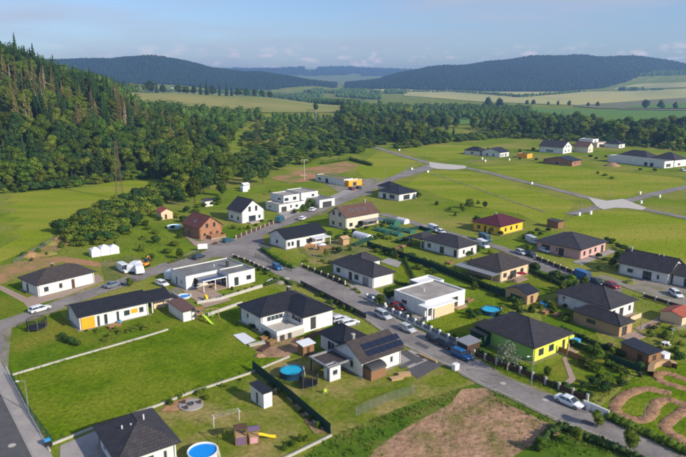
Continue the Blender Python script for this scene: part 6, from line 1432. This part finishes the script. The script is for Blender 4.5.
def mass_leafy(name, label, pts, H, m, n=150, wide=1.15):
    T = [(rg.normal(0, 1, (n, 3))) for _ in range(5)]; V = []; Fc = []; off = 0
    for x, y in pts:
        h = rnd.uniform(*H); d = T[rnd.randrange(5)].copy(); d[:, 2] += .3; d /= np.linalg.norm(d, axis=1, keepdims=True); w = h * .34 * wide
        lump = 1 + .22 * np.sin(d[:, 0:1] * 5 + x) * np.cos(d[:, 1:2] * 4 + y) + .14 * np.sin(d[:, 2:3] * 7 + x)
        c = np.array([x, y, tz(x, y) + h * .58]) + d * np.array([w, w, h * .44]) * lump * rg.uniform(.85, 1.1, (n, 1)); q, f = quads_at(c, d, h * .062); V.append(q); Fc.append(f + off); off += len(q)
        v, f = blob((x, y, tz(x, y) + h * .56), (w * .82, w * .82, h * .4), 7, 5); V.append(v); Fc.append(f + off); off += len(v)
    o = link(name, np_mesh(name, np.concatenate(V), np.concatenate(Fc), m, 4)); o['kind'] = 'stuff'; o['label'] = label; return o
def hillpts(u0, u1, y0, y1, d, cond=None):
    a = np.arange(u0 * y1, u1 * y1, d); b = np.arange(y0, y1, d); X, Y = np.meshgrid(a, b); X = X + rg.uniform(-.45, .45, X.shape) * d; Y = Y + rg.uniform(-.45, .45, Y.shape) * d
    X = X.ravel(); Y = Y.ravel(); U = X / Y; k = (U > u0) & (U < u1)
    if cond is not None: k &= cond(U, Y)
    return np.stack([X[k], Y[k]], 1)
mass_leafy('forest', 'rest of the hillside forest, behind the ridge and beyond the frame', [(x, y) for x, y, k in rest], (11, 17), 'forest_mid', 90)
# wooded hills, far off
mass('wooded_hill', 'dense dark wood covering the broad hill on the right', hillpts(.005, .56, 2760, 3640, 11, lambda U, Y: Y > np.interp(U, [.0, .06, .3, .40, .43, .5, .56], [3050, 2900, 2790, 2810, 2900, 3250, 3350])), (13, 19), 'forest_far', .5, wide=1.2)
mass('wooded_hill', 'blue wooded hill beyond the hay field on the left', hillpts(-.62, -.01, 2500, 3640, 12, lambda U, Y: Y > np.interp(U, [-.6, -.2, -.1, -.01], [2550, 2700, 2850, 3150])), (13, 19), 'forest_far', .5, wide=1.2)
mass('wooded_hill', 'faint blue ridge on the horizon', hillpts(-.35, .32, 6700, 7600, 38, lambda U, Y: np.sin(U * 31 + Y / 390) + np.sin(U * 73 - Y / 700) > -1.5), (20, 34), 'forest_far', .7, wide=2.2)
mass('woodland', 'dark trees across the valley floor before the far hills', np.concatenate([hillpts(-.16, .06, 1750, 2650, 15, lambda U, Y: np.sin(U * 57 + Y / 120) + np.sin(Y / 67 + U * 13) > .15), hillpts(-.05, .1, 2500, 2760, 13, lambda U, Y: np.sin(U * 90) > -.3), hillpts(.40, .62, 3080, 3500, 13)]), (9, 15), 'forest_mid', .8, wide=1.2)
# hedgerows and woods on the fields
def line_pts(px_pts, d, w=5, n=1):
    P = [GT(*p) for p in px_pts]; out = []
    for a, b in zip(P, P[1:]):
        L = (b - a).length; k = max(1, int(L / d * n))
        for i in range(k): t = (i + rg.random()) / k; out.append((a.x + (b.x - a.x) * t + rg.normal(0, w), a.y + (b.y - a.y) * t + rg.normal(0, w)))
    return out
mass('hedgerow', 'dark hedgerow dividing the distant wheat fields', line_pts([(404, 92.2), (452, 91.2), (520, 97.5), (545, 95.5), (582, 92)], 9, 6), (7, 12), 'forest_mid', .95, wide=1.2)
mass('hedgerow', 'bluish clump of trees at the foot of the right hill', line_pts([(622, 91), (640, 90.6)], 6, 18, 2), (12, 18), 'forest_mid', .95, wide=1.3)
mass('hedgerow', 'low hedge left of the upper wheat field', line_pts([(646, 90.6), (664, 90)], 9, 8), (7, 10), 'forest_mid', .95, wide=1.3)
mass_leafy('hedgerow', 'row of dark trees along the upper edge of the hay field', line_pts([(80, 92), (120, 92.5), (150, 92.4), (200, 92.6), (232, 93.4), (262, 96.5), (300, 101), (352, 107)], 4, 7, 1.3), (7, 13), 'forest_mid', 80)
# field trees that can be told apart
for px, py, H, lab in [(316, 111.5, 15, 'round tree alone at the lower edge of the hay field'), (527, 105.4, 13, 'first tree from the left in the row on the distant field edge'), (533, 105.4, 14, 'second tree from the left in the row on the distant field edge'),
        (548, 105.8, 11, 'third tree from the left in the row on the distant field edge'), (558, 106, 13, 'fourth tree from the left in the row on the distant field edge'), (569, 106.4, 14, 'fifth tree from the left in the row on the distant field edge'),
        (588, 107, 11, 'sixth tree from the left, small, on the distant field edge'), (597.5, 107.2, 13, 'seventh tree from the left on the distant field edge'), (645, 109.4, 20, 'biggest round tree on the farm track, left of two others'),
        (660.5, 109.6, 19, 'middle round tree on the farm track'), (675, 109.8, 16, 'small round tree on the farm track, rightmost of three'), (488, 108, 24, 'tall round tree rising above the belt before the wheat'), (499, 108.6, 23, 'right-hand of the two round trees rising above the belt')]:
    g = GT(px, py); tree('dark', g.x, g.y, H, 'field_tree', lab, wide=1.3)
for i, (px, H, k) in enumerate([(92, 20, 'dark'), (98, 19, 'leaf'), (104, 15, 'light'), (112, 21, 'dark'), (118, 22, 'spruce'), (124, 18, 'dark'), (130, 15, 'light'), (137, 14, 'light'), (144, 15, 'light'), (150, 20, 'dark'), (156, 22, 'spruce'), (162, 15, 'dark'),
        (178, 15, 'dark'), (186, 14, 'leaf'), (193, 16, 'dark'), (200, 22, 'spruce'), (206, 25, 'spruce'), (212, 18, 'dark'), (219, 22, 'spruce'), (226, 21, 'spruce'), (231, 19, 'spruce'), (238, 15, 'dark'), (246, 15, 'dark'), (254, 13, 'leaf'), (262, 12, 'dark'), (270, 11, 'leaf')]):
    u = (px - 343) / 637; y = 1112 + 22 * (i % 3); tree(k, u * y, y, H * 1.15, 'ridge_tree', {'dark': 'dark tree', 'leaf': 'green tree', 'light': 'light green tree', 'spruce': 'pointed spruce'}[k] + ' on the crest behind the hay field' + (', left of the grey-roofed house' if px < 170 else ', right of the grey-roofed house'), group='crest ' + k + (' left' if px < 170 else ' right'), wide=1.3 if k != 'spruce' else 1)
# belts of trees behind the village
def belt(poly, d, kinds, H, name, lab, group, lim=240, wide=1.2, thin=-9):
    P = [p for p in scatter(poly, d) if math.sin(p[0] / 31 + 1.3 * math.sin(p[1] / 47)) + math.sin(p[1] / 39 + p[0] / 83) + .5 * math.sin(p[0] / 13) > thin]; P.sort(key=lambda p: p[1]); extra = []
    for i, (x, y) in enumerate(P):
        if i >= lim: extra.append((x, y)); continue
        k = rnd.choice(kinds); word = {'leaf': 'mid-green', 'light': 'light green', 'dark': 'dark green', 'spruce': 'pointed dark', 'rust': 'rusty'}[k]
        fr_ = 'front row' if i < min(len(P), lim) * .3 else 'middle rows' if i < min(len(P), lim) * .65 else 'back rows'
        bigf = 1.25 if proj(x, y, tz(x, y))[0] < 420 and y > 800 else 1
        tree(k, x, y, (H[0] + (H[1] - H[0]) * rnd.random() ** 1.4) * (1.25 if k == 'spruce' else bigf), name, lab % word + ', ' + fr_, group + ', ' + word + ', ' + fr_, wide=wide if k != 'spruce' else 1)
    print(name, len(P), len(extra)); return extra
e1 = belt([(165, 182), (180, 196), (192, 200), (212, 192), (232, 184), (236, 172), (225, 160), (232, 145), (246, 126), (262, 120), (230, 117), (180, 116), (140, 118), (128, 140), (150, 176)], 8.0, ['leaf', 'leaf', 'dark', 'leaf', 'light', 'spruce'], (7, 15), 'woodland_tree', '%s tree of the wood between the meadow and the hay field', 'wood between meadow and hay field', 170)
e2 = belt([(396, 147), (425, 143), (470, 139), (500, 136), (530, 134), (530, 112), (480, 109), (400, 110), (345, 112), (330, 120), (345, 132), (360, 142)], 10, ['leaf', 'dark', 'leaf', 'light', 'dark', 'light', 'spruce'], (6.5, 17), 'belt_tree', '%s tree in the wooded belt behind the upper plots', 'wooded belt behind the upper plots', 200, 1.35, -.35)
e3 = belt([(500, 137), (540, 141), (585, 140), (610, 143), (650, 146), (700, 150), (700, 135), (660, 128), (630, 130), (600, 129), (560, 124), (520, 118)], 9.5, ['dark', 'dark', 'leaf', 'dark', 'light', 'leaf'], (7, 19), 'edge_tree', '%s tree in the dark wood at the right edge of the plots', 'dark wood right of the plots', 200, 1.35, -.6)
print('deep', len(e1 + e2 + e3)); mass_leafy('woodland', 'deeper part of the tree belts behind the village', e1 + e2 + e3, (9, 14.5), 'forest_mid', 110)
mass_leafy('woodland', 'wooded strip below the hay field', [(x, y) for x, y in scatter([(255, 119), (300, 118), (352, 117), (352, 124), (300, 126), (262, 127)], 9)], (4, 10), 'forest_mid', 90)
# shrubs: slopes and field edges
def shrubs(poly, d, H, lab, group, kinds=('leaf', 'light', 'dark'), lim=260, name='shrub', wide=1.3):
    P = scatter(poly, d); rnd.shuffle(P)
    for x, y in P[:lim]: 
        k = rnd.choice(kinds); shrub(k, x, y, rnd.uniform(*H), lab % {'leaf': 'green', 'light': 'yellow-green', 'dark': 'dark'}[k], group + ' ' + k, name=name, wide=wide)
    print(group, len(P))
shrubs([(62, 238), (58, 230), (90, 214), (120, 202), (150, 190), (172, 190), (165, 204), (150, 214), (135, 228), (118, 238), (95, 246), (75, 246)], 2.9, (2.4, 4.6), '%s shrub in the thicket between the meadow and the gardens', 'thicket below the meadow', ('leaf', 'light', 'light', 'dark'))
shrubs([(230, 172), (262, 150), (300, 133), (345, 128), (380, 140), (366, 152), (320, 160), (280, 170), (245, 178)], 6.8, (2.6, 6.0), '%s bush on the overgrown slope beyond the cubic houses', 'overgrown slope', lim=230, name='slope_bush', wide=1.5)
shrubs([(330, 130), (345, 122), (400, 126), (440, 134), (470, 140), (420, 147), (395, 149), (366, 146)], 9.5, (3, 6.5), '%s bush below the wooded belt', 'bushes below the belt', lim=120, name='belt_bush', wide=1.5)
shrubs([(100, 250), (120, 236), (150, 222), (185, 212), (182, 240), (165, 258), (140, 262), (128, 250)], 7, (1.2, 2.6), '%s low shrub on the rough slope left of the brick house', 'rough slope', lim=60)
shrubs([(20, 252), (60, 238), (72, 246), (40, 262), (20, 264)], 5, (.8, 1.8), '%s low shrub beside the bare red soil', 'soil edge', lim=30)
shrubs([(-40, 199), (0, 194), (60, 189.5), (120, 181), (160, 178), (160, 174.5), (120, 177), (60, 185), (0, 190), (-40, 195)], 3.0, (2.0, 4.2), '%s undergrowth bush along the forest edge above the meadow', 'forest edge', lim=200, name='edge_bush')
shrubs([(396, 149), (425, 145), (470, 141), (500, 138), (530, 139), (585, 142), (612, 145), (650, 148), (700, 153), (700, 150), (650, 145.5), (585, 139), (500, 135), (470, 138), (400, 145)], 4.5, (2.5, 5), '%s bush at the foot of the tree belt behind the plots', 'foot of the belt', lim=200, name='edge_bush')
shrubs([(232, 176), (238, 150), (250, 130), (262, 122), (300, 122), (345, 123), (340, 129), (300, 134), (268, 150), (250, 166)], 6.5, (2.4, 5.5), '%s bush in the hollow below the hay field', 'hollow below the hay field', lim=130, name='hollow_bush', wide=1.5)
# dark green spruces near the houses and garden trees
gt = [('dark', 263, 183, 13, 'dark round tree above the cubic houses, right of its neighbour'), ('dark', 248, 185, 12, 'dark round tree above the white two-storey house'), ('dark', 180, 205, 8, 'dark tree by the pale blue pool'), ('leaf', 195, 203, 12, 'tall green tree above the brick house'),
      ('leaf', 182, 186, 13, 'big green tree at the right end of the meadow'), ('dark', 338, 153, 8, 'small dark tree on the grass above the workshop'), ('leaf', 222, 196, 7, 'small tree on the slope behind the brick house'),
      ('leaf', 130, 287, 2.6, 'round bush tree in the yard of the black-roofed bungalow'), ('leaf', 380, 307, 3.2, 'round green tree in the drive between the white bungalows'), ('leaf', 389, 300, 3.4, 'small round tree by the corner of the flat-roofed white house'),
      ('leaf', 418, 199, 3.5, 'bush tree at the corner of the lone black-roofed house'), ('light', 270, 195, 2.6, 'small tree in front of the set-back cubic house'), ('leaf', 310, 207, 4, 'green tree in front of the cubic houses'), ('leaf', 303, 211, 3.2, 'round tree left of the white car on the side street'),
      ('leaf', 590, 300, 4.2, 'green tree left of the white hip-roofed bungalow'), ('leaf', 583, 294, 4.5, 'green tree by the blue van'), ('dark', 575, 298, 4, 'dark tree behind the lawn of the brown-roofed house'), ('light', 562, 293, 3, 'light green tree at the lawn corner'),
      ('light', 528, 254, 3, 'green tree at the lane below the yellow house'), ('dark', 476, 226, 4, 'dark tree left of the yellow house'), ('leaf', 470, 209, 4.5, 'green tree on the plot above the yellow house'), ('light', 462, 213, 4, 'small tree on the open plot'), ('dark', 485, 208, 3, 'dark round bush behind the yellow house'),
      ('light', 597, 427, 2.8, 'light green young tree on the verge below the white gate'), ('light', 629, 452, 3.6, 'light blossoming tree at the bottom right of the road'), ('light', 576, 446, 3.0, 'light young tree above the bottom hedge'), ('leaf', 540, 452, 2.4, 'young tree at the lower end of the bottom hedge'),
      ('leaf', 180, 259, 3.4, 'small tree on the slope above the left road'), ('light', 326, 258, 3.0, 'tree beside the wooden kennel'), ('dark', 310, 243, 3.5, 'dark tree in the garden of the black-roofed corner house'),
      ('dark', 490, 236, 3, 'dark bush at the corner of the yellow house'), ('leaf', 547, 378, 2.2, 'round bush on the lawn of the green house'), ('dark', 566, 306, 3.5, 'dark tree left of the white hip wall'), ('leaf', 640, 262, 3.2, 'tree left of the white gabled house'), ('dark', 618, 262, 3.5, 'dark tree between the pink and the white gabled house'), ('leaf', 612, 267, 3, 'green tree on the pink house lawn')]
for k, px, py, H, lab in gt:
    g = GT(px, py); tree(k, g.x, g.y, H, 'garden_tree', lab, wide=1.25 if H < 6 else 1.1)
# silver blossoming tree
MATS['_s'] = MATS['leaf_silver']; SIL = crown_mesh('crown', 'leaf_silver', 3.4, 5.8, 4.0, 12, 900, .2, core=.3)
g = G(507, 371); r = thing('silver_tree', 'silvery pale blossoming tree by the main road in front of the green house', 'tree', g); link('trunk', trunk_mesh('trunk', 'bark_pale', 4.6, .14, 6, 1.6), r); link('crown', SIL, r); r.scale = (.82, .82, .85)
# hedges: rows of shrubs closing up
def hedge(label, pts, h_, w_, m='leaf_dark', name='hedge', dens=16):
    P = [G(*p) for p in pts]; V = []; Fc = []; off = 0; o0 = P[0]
    for a, b in zip(P, P[1:]):
        L = (b - a).length; n = int(L / 1.1) + 1; d = (b - a).normalized(); nn = Vector((-d.y, d.x, 0))
        for i in range(n):
            c = a + d * (L * (i + .5) / n) - o0; hh = h_ * rnd.uniform(.8, 1.12); cc = np.array([c.x, c.y, hh * .5]); rr = np.array([w_ * .6 + .2, w_ * .6 + .2, hh * .55])
            v, f = blob(cc, rr * .85, 6, 4); V.append(v); Fc.append(f + off); off += len(v)
            k = int(dens * hh * 1.6); dd = rg.normal(0, 1, (k, 3)); dd /= np.linalg.norm(dd, axis=1, keepdims=True); q, f = quads_at(cc + dd * rr * rg.uniform(.85, 1.15, (k, 1)), dd, .17); V.append(q); Fc.append(f + off); off += len(q)
    o = link(name, np_mesh(name, np.concatenate(V), np.concatenate(Fc), m, 4), None, o0); return tag(o, label, 'hedge')
hedge('dark clipped hedge across the bottom edge right of the bare ground', [(536, 452), (548, 436), (562, 429), (590, 441), (625, 455), (645, 466)], 1.3, 1.1)
hedge('long dark hedge behind the flat-roofed white house and its neighbour', [(372, 248), (430, 266), (475, 285), (522, 302)], 1.9, 1.0)
hedge('green hedge inside the street corner by the black-roofed bungalow', [(262, 250), (272, 257), (284, 265), (294, 269)], 1.3, 1.3, 'leaf_green')
hedge('dark hedge behind the green house fence', [(478, 353), (500, 363), (530, 374)], 1.3, .8)
hedge('overgrown green hedge between the pump track and the road', [(606, 418), (640, 433), (690, 456)], 1.2, 1.6, 'leaf_green')
shrubs([(572, 396), (596, 380), (612, 376), (640, 368), (648, 372), (630, 384), (610, 394), (598, 404)], 2.0, (.6, 1.5), '%s bush on the bank between the green house and the pump track', 'bank by the pump track', ('leaf', 'dark', 'dark'), lim=40)
shrubs([(575, 352), (600, 352), (640, 368), (610, 374), (590, 368)], 3.2, (.5, 1.3), '%s bush between the green house and the brown shed', 'rough corner', ('leaf', 'dark'), lim=20)
hedge('low hedge in front of the brown-roofed house garden', [(530, 272), (552, 282), (578, 292)], 1.4, 1.0)
hedge('dark hedge along the lower side of the garden cabin', [(560, 330), (590, 343), (625, 358)], 1.2, .9)
hedge('hedge between the lane and the lawn of the sandy house', [(470, 262), (488, 268), (500, 280)], 1.2, .9)
hedge('dark hedge along the right side of the patio house lawn', [(265, 286), (282, 280), (292, 286)], 1.0, .8)
hedge('dark hedge beside the small black garden shed', [(468, 350), (480, 345), (490, 338)], 1.8, 1.4)
hedge('hedge round the bare edge of the upper gardens', [(392, 282), (420, 291), (405, 262)], 1.0, .6)
hedge('low green hedge along the left road by the flat roof', [(168, 264), (190, 257), (206, 250)], .8, .6, 'leaf_green')
hedge('thicket strip behind the workshop', [(322, 164), (350, 160), (372, 166)], 2.2, 2.0, 'leaf_green')
# garden shrubs
def many(label, pts, H, kind, group, name='shrub', wide=1.2):
    O_ = ['leftmost', 'second', 'third', 'fourth', 'fifth', 'sixth', 'seventh', 'eighth', 'ninth', 'tenth', 'eleventh']
    for i, (px, py) in enumerate(sorted(pts)):
        g = GT(px, py); shrub(kind, g.x, g.y, H * rnd.uniform(.8, 1.2), label + ', ' + O_[i] + (' from the left' if i else ''), group, name=name, wide=wide)
many('yellowish shrub in front of the orange-panelled bungalow', [(104, 341), (110, 338), (121, 334), (128, 332), (135, 331), (116, 331), (140, 327), (146, 330)], 1.1, 'light', 'yellow shrubs in the long bungalow garden')
many('dark reddish bush near the left trampoline', [(66, 342), (72, 344), (62, 338), (78, 346)], 1.4, 'dark', 'dark bushes by the left trampoline')
many('small dark bush on the white planted wall', [(203, 302.5), (210, 301), (217, 299.8), (224, 297.5), (231, 295.5), (238, 293.8), (245, 291.5), (252, 289.5)], .9, 'dark', 'bushes along the white planted wall', wide=.9)
many('bush in the bed beside the screen fence', [(280, 392), (287, 396), (295, 404), (303, 412), (311, 420), (318, 428), (300, 441), (308, 440), (292, 446), (284, 450)], .9, 'leaf', 'bushes in the bed by the screen fence')
many('small shrub on the dry lawn near the fire pit', [(200, 394), (206, 399), (222, 387), (180, 398), (170, 404)], .8, 'leaf', 'shrubs near the fire pit')
many('brownish bush on the lawn by the round blue pool', [(470, 315), (473, 319), (477, 317)], 1.6, 'dark', 'bushes by the round blue pool')
many('weedy shrub in the garden of the green house', [(590, 352), (600, 358), (596, 372), (608, 366), (612, 356), (586, 366), (604, 382), (620, 372)], 1.5, 'leaf', 'shrubs between the green house and the shed')
many('shrub on the rough lawn right of the garden cabin', [(650, 336), (672, 330), (680, 345), (690, 338), (660, 350), (676, 352), (684, 318)], 1.2, 'light', 'shrubs on the rough right-hand lawn')
many('shrub in the upper gardens by the lane', [(530, 240), (540, 236), (548, 232), (604, 262), (598, 258), (470, 256), (462, 254), (424, 262), (412, 258), (600, 272)], 1.5, 'dark', 'shrubs in the upper gardens')
many('shrub in front of the white two-storey house', [(233, 229), (240, 230), (248, 229), (256, 226), (262, 222)], 1.2, 'leaf', 'shrubs before the white two-storey house')
many('shrub in the cluttered garden behind the cream house', [(352, 226), (358, 228), (366, 230), (372, 224), (382, 228), (346, 236), (338, 240), (330, 236), (376, 240)], 1.4, 'dark', 'shrubs behind the cream house')
many('low bush on the open green plots', [(437, 205), (455, 216), (468, 206), (478, 204), (605, 176), (598, 174), (612, 179), (450, 210)], 1.6, 'leaf', 'bushes on the open plots')
many('shrub in the front garden of the corner bungalow', [(318, 250), (328, 244), (334, 250), (306, 262), (322, 262), (330, 264)], 1.2, 'leaf', 'shrubs of the corner bungalow')
many('bush along the far edge of the plots', [(520, 160), (536, 161), (545, 162), (590, 158), (606, 158), (640, 171), (655, 172), (596, 160)], 2.0, 'dark', 'bushes at the far edge of the plots')
many('bush beside the pale gable of the far navy bungalow', [(480, 152), (488, 150), (520, 152), (533, 150), (545, 146)], 2.2, 'leaf', 'bushes round the far navy bungalow')
def along(label, pts, sp, H, kinds, group, jit=.5, wide=1.2):
    P = [G(*p) for p in pts]
    for a, b in zip(P, P[1:]):
        L = (b - a).length; n = max(1, int(L / sp))
        for i in range(n):
            p = a.lerp(b, (i + rnd.random()) / n); k = rnd.choice(kinds); w_ = {'leaf': 'green', 'light': 'yellow-green', 'dark': 'dark'}[k]
            shrub(k, p.x + rnd.gauss(0, jit), p.y + rnd.gauss(0, jit), rnd.uniform(*H), label % w_, group + ' ' + k, name='garden_shrub', wide=wide)
LD = ('leaf', 'dark'); LLD = ('leaf', 'light', 'dark')
along('%s shrub inside the white pillar fence of the flat-roofed house', [(400, 313), (428, 325), (455, 338)], 2.4, (.6, 1.2), LD, 'shrubs inside the pillar fence')
along('%s shrub along the back fence of the flat-roofed house garden', [(470, 288), (500, 297), (520, 308), (500, 322), (484, 332)], 2.4, (.9, 2.2), LLD, 'shrubs round the flat-roofed house garden', .8)
along('%s shrub behind the dark-posted fence of the green house', [(484, 357), (520, 371), (575, 394)], 2.6, (.7, 1.5), LD, 'shrubs behind the green house fence', .5)
along('%s shrub between the green house garden and the cabin', [(540, 334), (580, 346), (620, 362)], 2.3, (.8, 2.2), LLD, 'shrubs between the green house and the cabin', 1.0)
along('%s shrub in front of the sandy bungalow lawn', [(535, 272), (560, 281), (588, 292)], 2.0, (1.0, 2.6), LD, 'shrubs beside the sandy bungalow lawn', .9)
along('%s shrub on the lawn edge of the blue-roofed shed', [(505, 308), (520, 313), (550, 304), (562, 315), (570, 325)], 2.6, (.8, 2.0), LLD, 'shrubs round the blue-roofed shed', .8)
along('%s shrub behind the pink bungalow', [(600, 240), (618, 246), (628, 258), (622, 272)], 2.4, (1.0, 2.4), LD, 'shrubs behind the pink bungalow', .8)
along('%s shrub beside the white hip-roofed bungalow', [(556, 300), (570, 312), (586, 322)], 2.4, (.9, 2.2), LD, 'shrubs left of the white hip-roofed bungalow', .8)
along('%s shrub along the lane behind the gardens', [(440, 241), (462, 246), (500, 258), (520, 264)], 3.0, (.8, 1.8), LLD, 'shrubs along the back lane', .7)
along('%s shrub in the long garden of the white bungalow on the drive', [(372, 250), (395, 258), (420, 268), (440, 276)], 2.6, (.8, 1.9), LD, 'shrubs in the long garden by the drive', .6)
along('%s shrub in the front strip of the long white bungalow', [(318, 273), (340, 283), (360, 294)], 2.4, (.5, 1.2), LLD, 'shrubs before the long white bungalow', .5)
along('%s shrub beside the dark road fence above the solar house', [(302, 287), (330, 301), (350, 313)], 2.2, (.6, 1.3), LD, 'shrubs beside the dark road fence', .5)
along('%s shrub round the terraced bungalow garden', [(243, 322), (262, 335), (285, 345)], 2.6, (.5, 1.3), LLD, 'shrubs round the terraced bungalow', .8)
along('%s shrub at the roadside of the patio house', [(245, 263), (265, 272), (282, 283)], 2.0, (.4, 1.1), LLD, 'shrubs at the roadside of the patio house', .6)
along('%s shrub in the orange-panelled bungalow garden', [(90, 330), (110, 334), (140, 328), (158, 322)], 1.9, (.4, 1.0), LLD, 'low plants before the orange-panelled bungalow', 1.0)
along('%s shrub in the bed along the near kerb wall', [(165, 407), (188, 396), (220, 388), (245, 378)], 2.0, (.3, .9), LLD, 'low plants along the near kerb wall', .5)
along('%s shrub at the foot of the screen fence', [(256, 374), (290, 401), (326, 434)], 2.4, (.3, .9), LLD, 'plants at the screen fence', .4)
along('%s shrub along the upper side street gardens', [(287, 215), (300, 212), (318, 206), (330, 203)], 2.6, (.7, 1.8), LLD, 'shrubs along the upper side street', .7)
along('%s shrub in the vegetable plot behind the cream house', [(350, 232), (380, 238), (400, 243), (430, 236)], 2.0, (.6, 1.5), LLD, 'plants in the cream house plot', 1.5)
along('%s shrub in the garden above the long white bungalow', [(335, 255), (350, 250), (366, 246)], 2.0, (.7, 1.9), LLD, 'shrubs above the long white bungalow', .8)
along('%s shrub at the verge below the yellow bungalow', [(500, 236), (520, 238), (536, 232)], 2.4, (.7, 1.6), LLD, 'shrubs beside the yellow bungalow', .8)
along('%s bush among the gardens at the right edge', [(650, 322), (665, 332), (684, 356), (670, 360), (655, 355)], 2.4, (.6, 1.8), LLD, 'bushes of the right-edge gardens', 1.3)
along('%s bush on the gravel verge beside the right-hand lane', [(612, 292), (632, 300), (650, 306)], 2.6, (.5, 1.4), LLD, 'bushes beside the right-hand lane', .6)
along('%s bush on the slope behind the brick house', [(186, 214), (200, 208), (216, 204), (226, 200)], 2.6, (1.0, 2.6), LLD, 'bushes behind the brick house', 1.2)
# tall weeds and rough grass (nobody could count them)
def tufts(name, label, polys, dens, h_, m='weeds', lean=.5):
    V = []; n_ = 0
    for poly in polys:
        Gs = [GT(*p) for p in poly]; x0, x1 = min(p.x for p in Gs), max(p.x for p in Gs); y0, y1 = min(p.y for p in Gs), max(p.y for p in Gs); k = int((x1 - x0) * (y1 - y0) * dens)
        P = [(x, y) for x, y in zip(rg.uniform(x0, x1, k).tolist(), rg.uniform(y0, y1, k).tolist()) if inpoly(*proj(x, y, tz(x, y)), poly)]
        if P: V.append(np.array([(x, y, tz(x, y)) for x, y in P]))
    P = np.concatenate(V); P = np.repeat(P, 4, axis=0); n = len(P); P[:, :2] += rg.normal(0, .16, (n, 2)); h = rg.uniform(h_[0], h_[1], n); a = rg.uniform(0, 6.28, n); w = h * .28
    d = np.stack([np.cos(a) * w, np.sin(a) * w, 0 * a], 1); tip = P + np.stack([rg.normal(0, lean, n) * h, rg.normal(0, lean, n) * h, h], 1)
    v = np.stack([P - d, P + d, tip], 1).reshape(-1, 3); me = np_mesh(name, v, np.arange(3 * n).reshape(-1, 3), m, 3); o = link(name, me); o['kind'] = 'stuff'; o['label'] = label; return o
tufts('weeds', 'tall weeds along the ditch and the road verge round the bare ground', [[(330, 437), (400, 410), (440, 396), (462, 389), (450, 402), (402, 428), (378, 440), (370, 457), (330, 457), (300, 457)], [(484, 384), (500, 393), (549, 417), (596, 436), (640, 457), (560, 457), (540, 441), (560, 434), (520, 411), (490, 402)]], 2.6, (.15, .5))
tufts('weeds', 'sparse weeds dotted over the bare ground', [[(380, 440), (452, 402), (470, 386), (500, 400), (556, 430), (500, 457), (375, 457)]], .5, (.12, .35))
tufts('weeds', 'long grass along the edges of gardens and kerb walls', [[(10, 377), (60, 361), (142, 339), (142, 342), (60, 364), (12, 381)], [(52, 444), (96, 426), (188, 392), (249, 372), (249, 369), (188, 389), (96, 423), (50, 441)], [(600, 404), (640, 425), (690, 452), (700, 460), (690, 464), (640, 440), (600, 418)], [(575, 398), (612, 378), (650, 366), (650, 376), (612, 392), (600, 404)], [(478, 352), (530, 374), (590, 402), (586, 406), (520, 380), (476, 360)]], 2.6, (.12, .4))
tufts('weeds', 'rough grass on the lawn right of the garden cabin', [[(600, 348), (640, 332), (690, 305), (690, 350), (650, 352)], [(20, 262), (70, 236), (100, 250), (62, 254), (20, 268)], [(100, 262), (150, 225), (190, 215), (200, 240), (150, 262), (112, 278)]], .5, (.15, .45))
tufts('grass', 'blades of grass over the large lawn', [[(12, 377), (142, 340), (232, 309), (285, 346), (249, 372), (188, 392), (52, 443)]], 2.2, (.06, .16), 'lush')
tufts('grass', 'tufts of meadow grass on the open plots', [[(404, 186), (428, 172), (470, 173), (575, 204), (690, 225), (690, 260), (545, 230), (440, 200)], [(480, 165), (590, 165), (690, 176), (690, 185), (625, 198), (590, 195)]], .12, (.15, .32), 'weeds')
# trodden soil clods on the bare ground
def clods():
    V = []; Fc = []; off = 0; P = scatter([(380, 440), (452, 404), (466, 387), (486, 390), (500, 404), (552, 430), (500, 457), (375, 457)], 1.1, 3)
    for x, y in P:
        s = rnd.uniform(.05, .15); v, f = blob((x, y, .02), (s, s, s * .6), 5, 3); V.append(v); Fc.append(f + off); off += len(v)
    o = link('clods', np_mesh('clods', np.concatenate(V), np.concatenate(Fc), 'soil', 4)); o['kind'] = 'stuff'; o['label'] = 'soil clods scattered over the bare ground'
clods()
# ------------------------------------------------------------------ haze
hz = MB().box(-7000, 7000, -2700, 8800, -60, 245).build('haze', None); hz['kind'] = 'stuff'; hz['label'] = 'thin haze over the whole valley'
hm = bpy.data.materials.new('haze'); hm.use_nodes = True; n = hm.node_tree.nodes; n.remove(n['Principled BSDF'])
pv = n.new('ShaderNodeVolumePrincipled'); pv.inputs['Density'].default_value = 0.00017; pv.inputs['Color'].default_value = (.36, .6, 1, 1); pv.inputs['Anisotropy'].default_value = 0.2
hm.node_tree.links.new(pv.outputs[0], n['Material Output'].inputs['Volume']); hz.data.materials.append(hm)
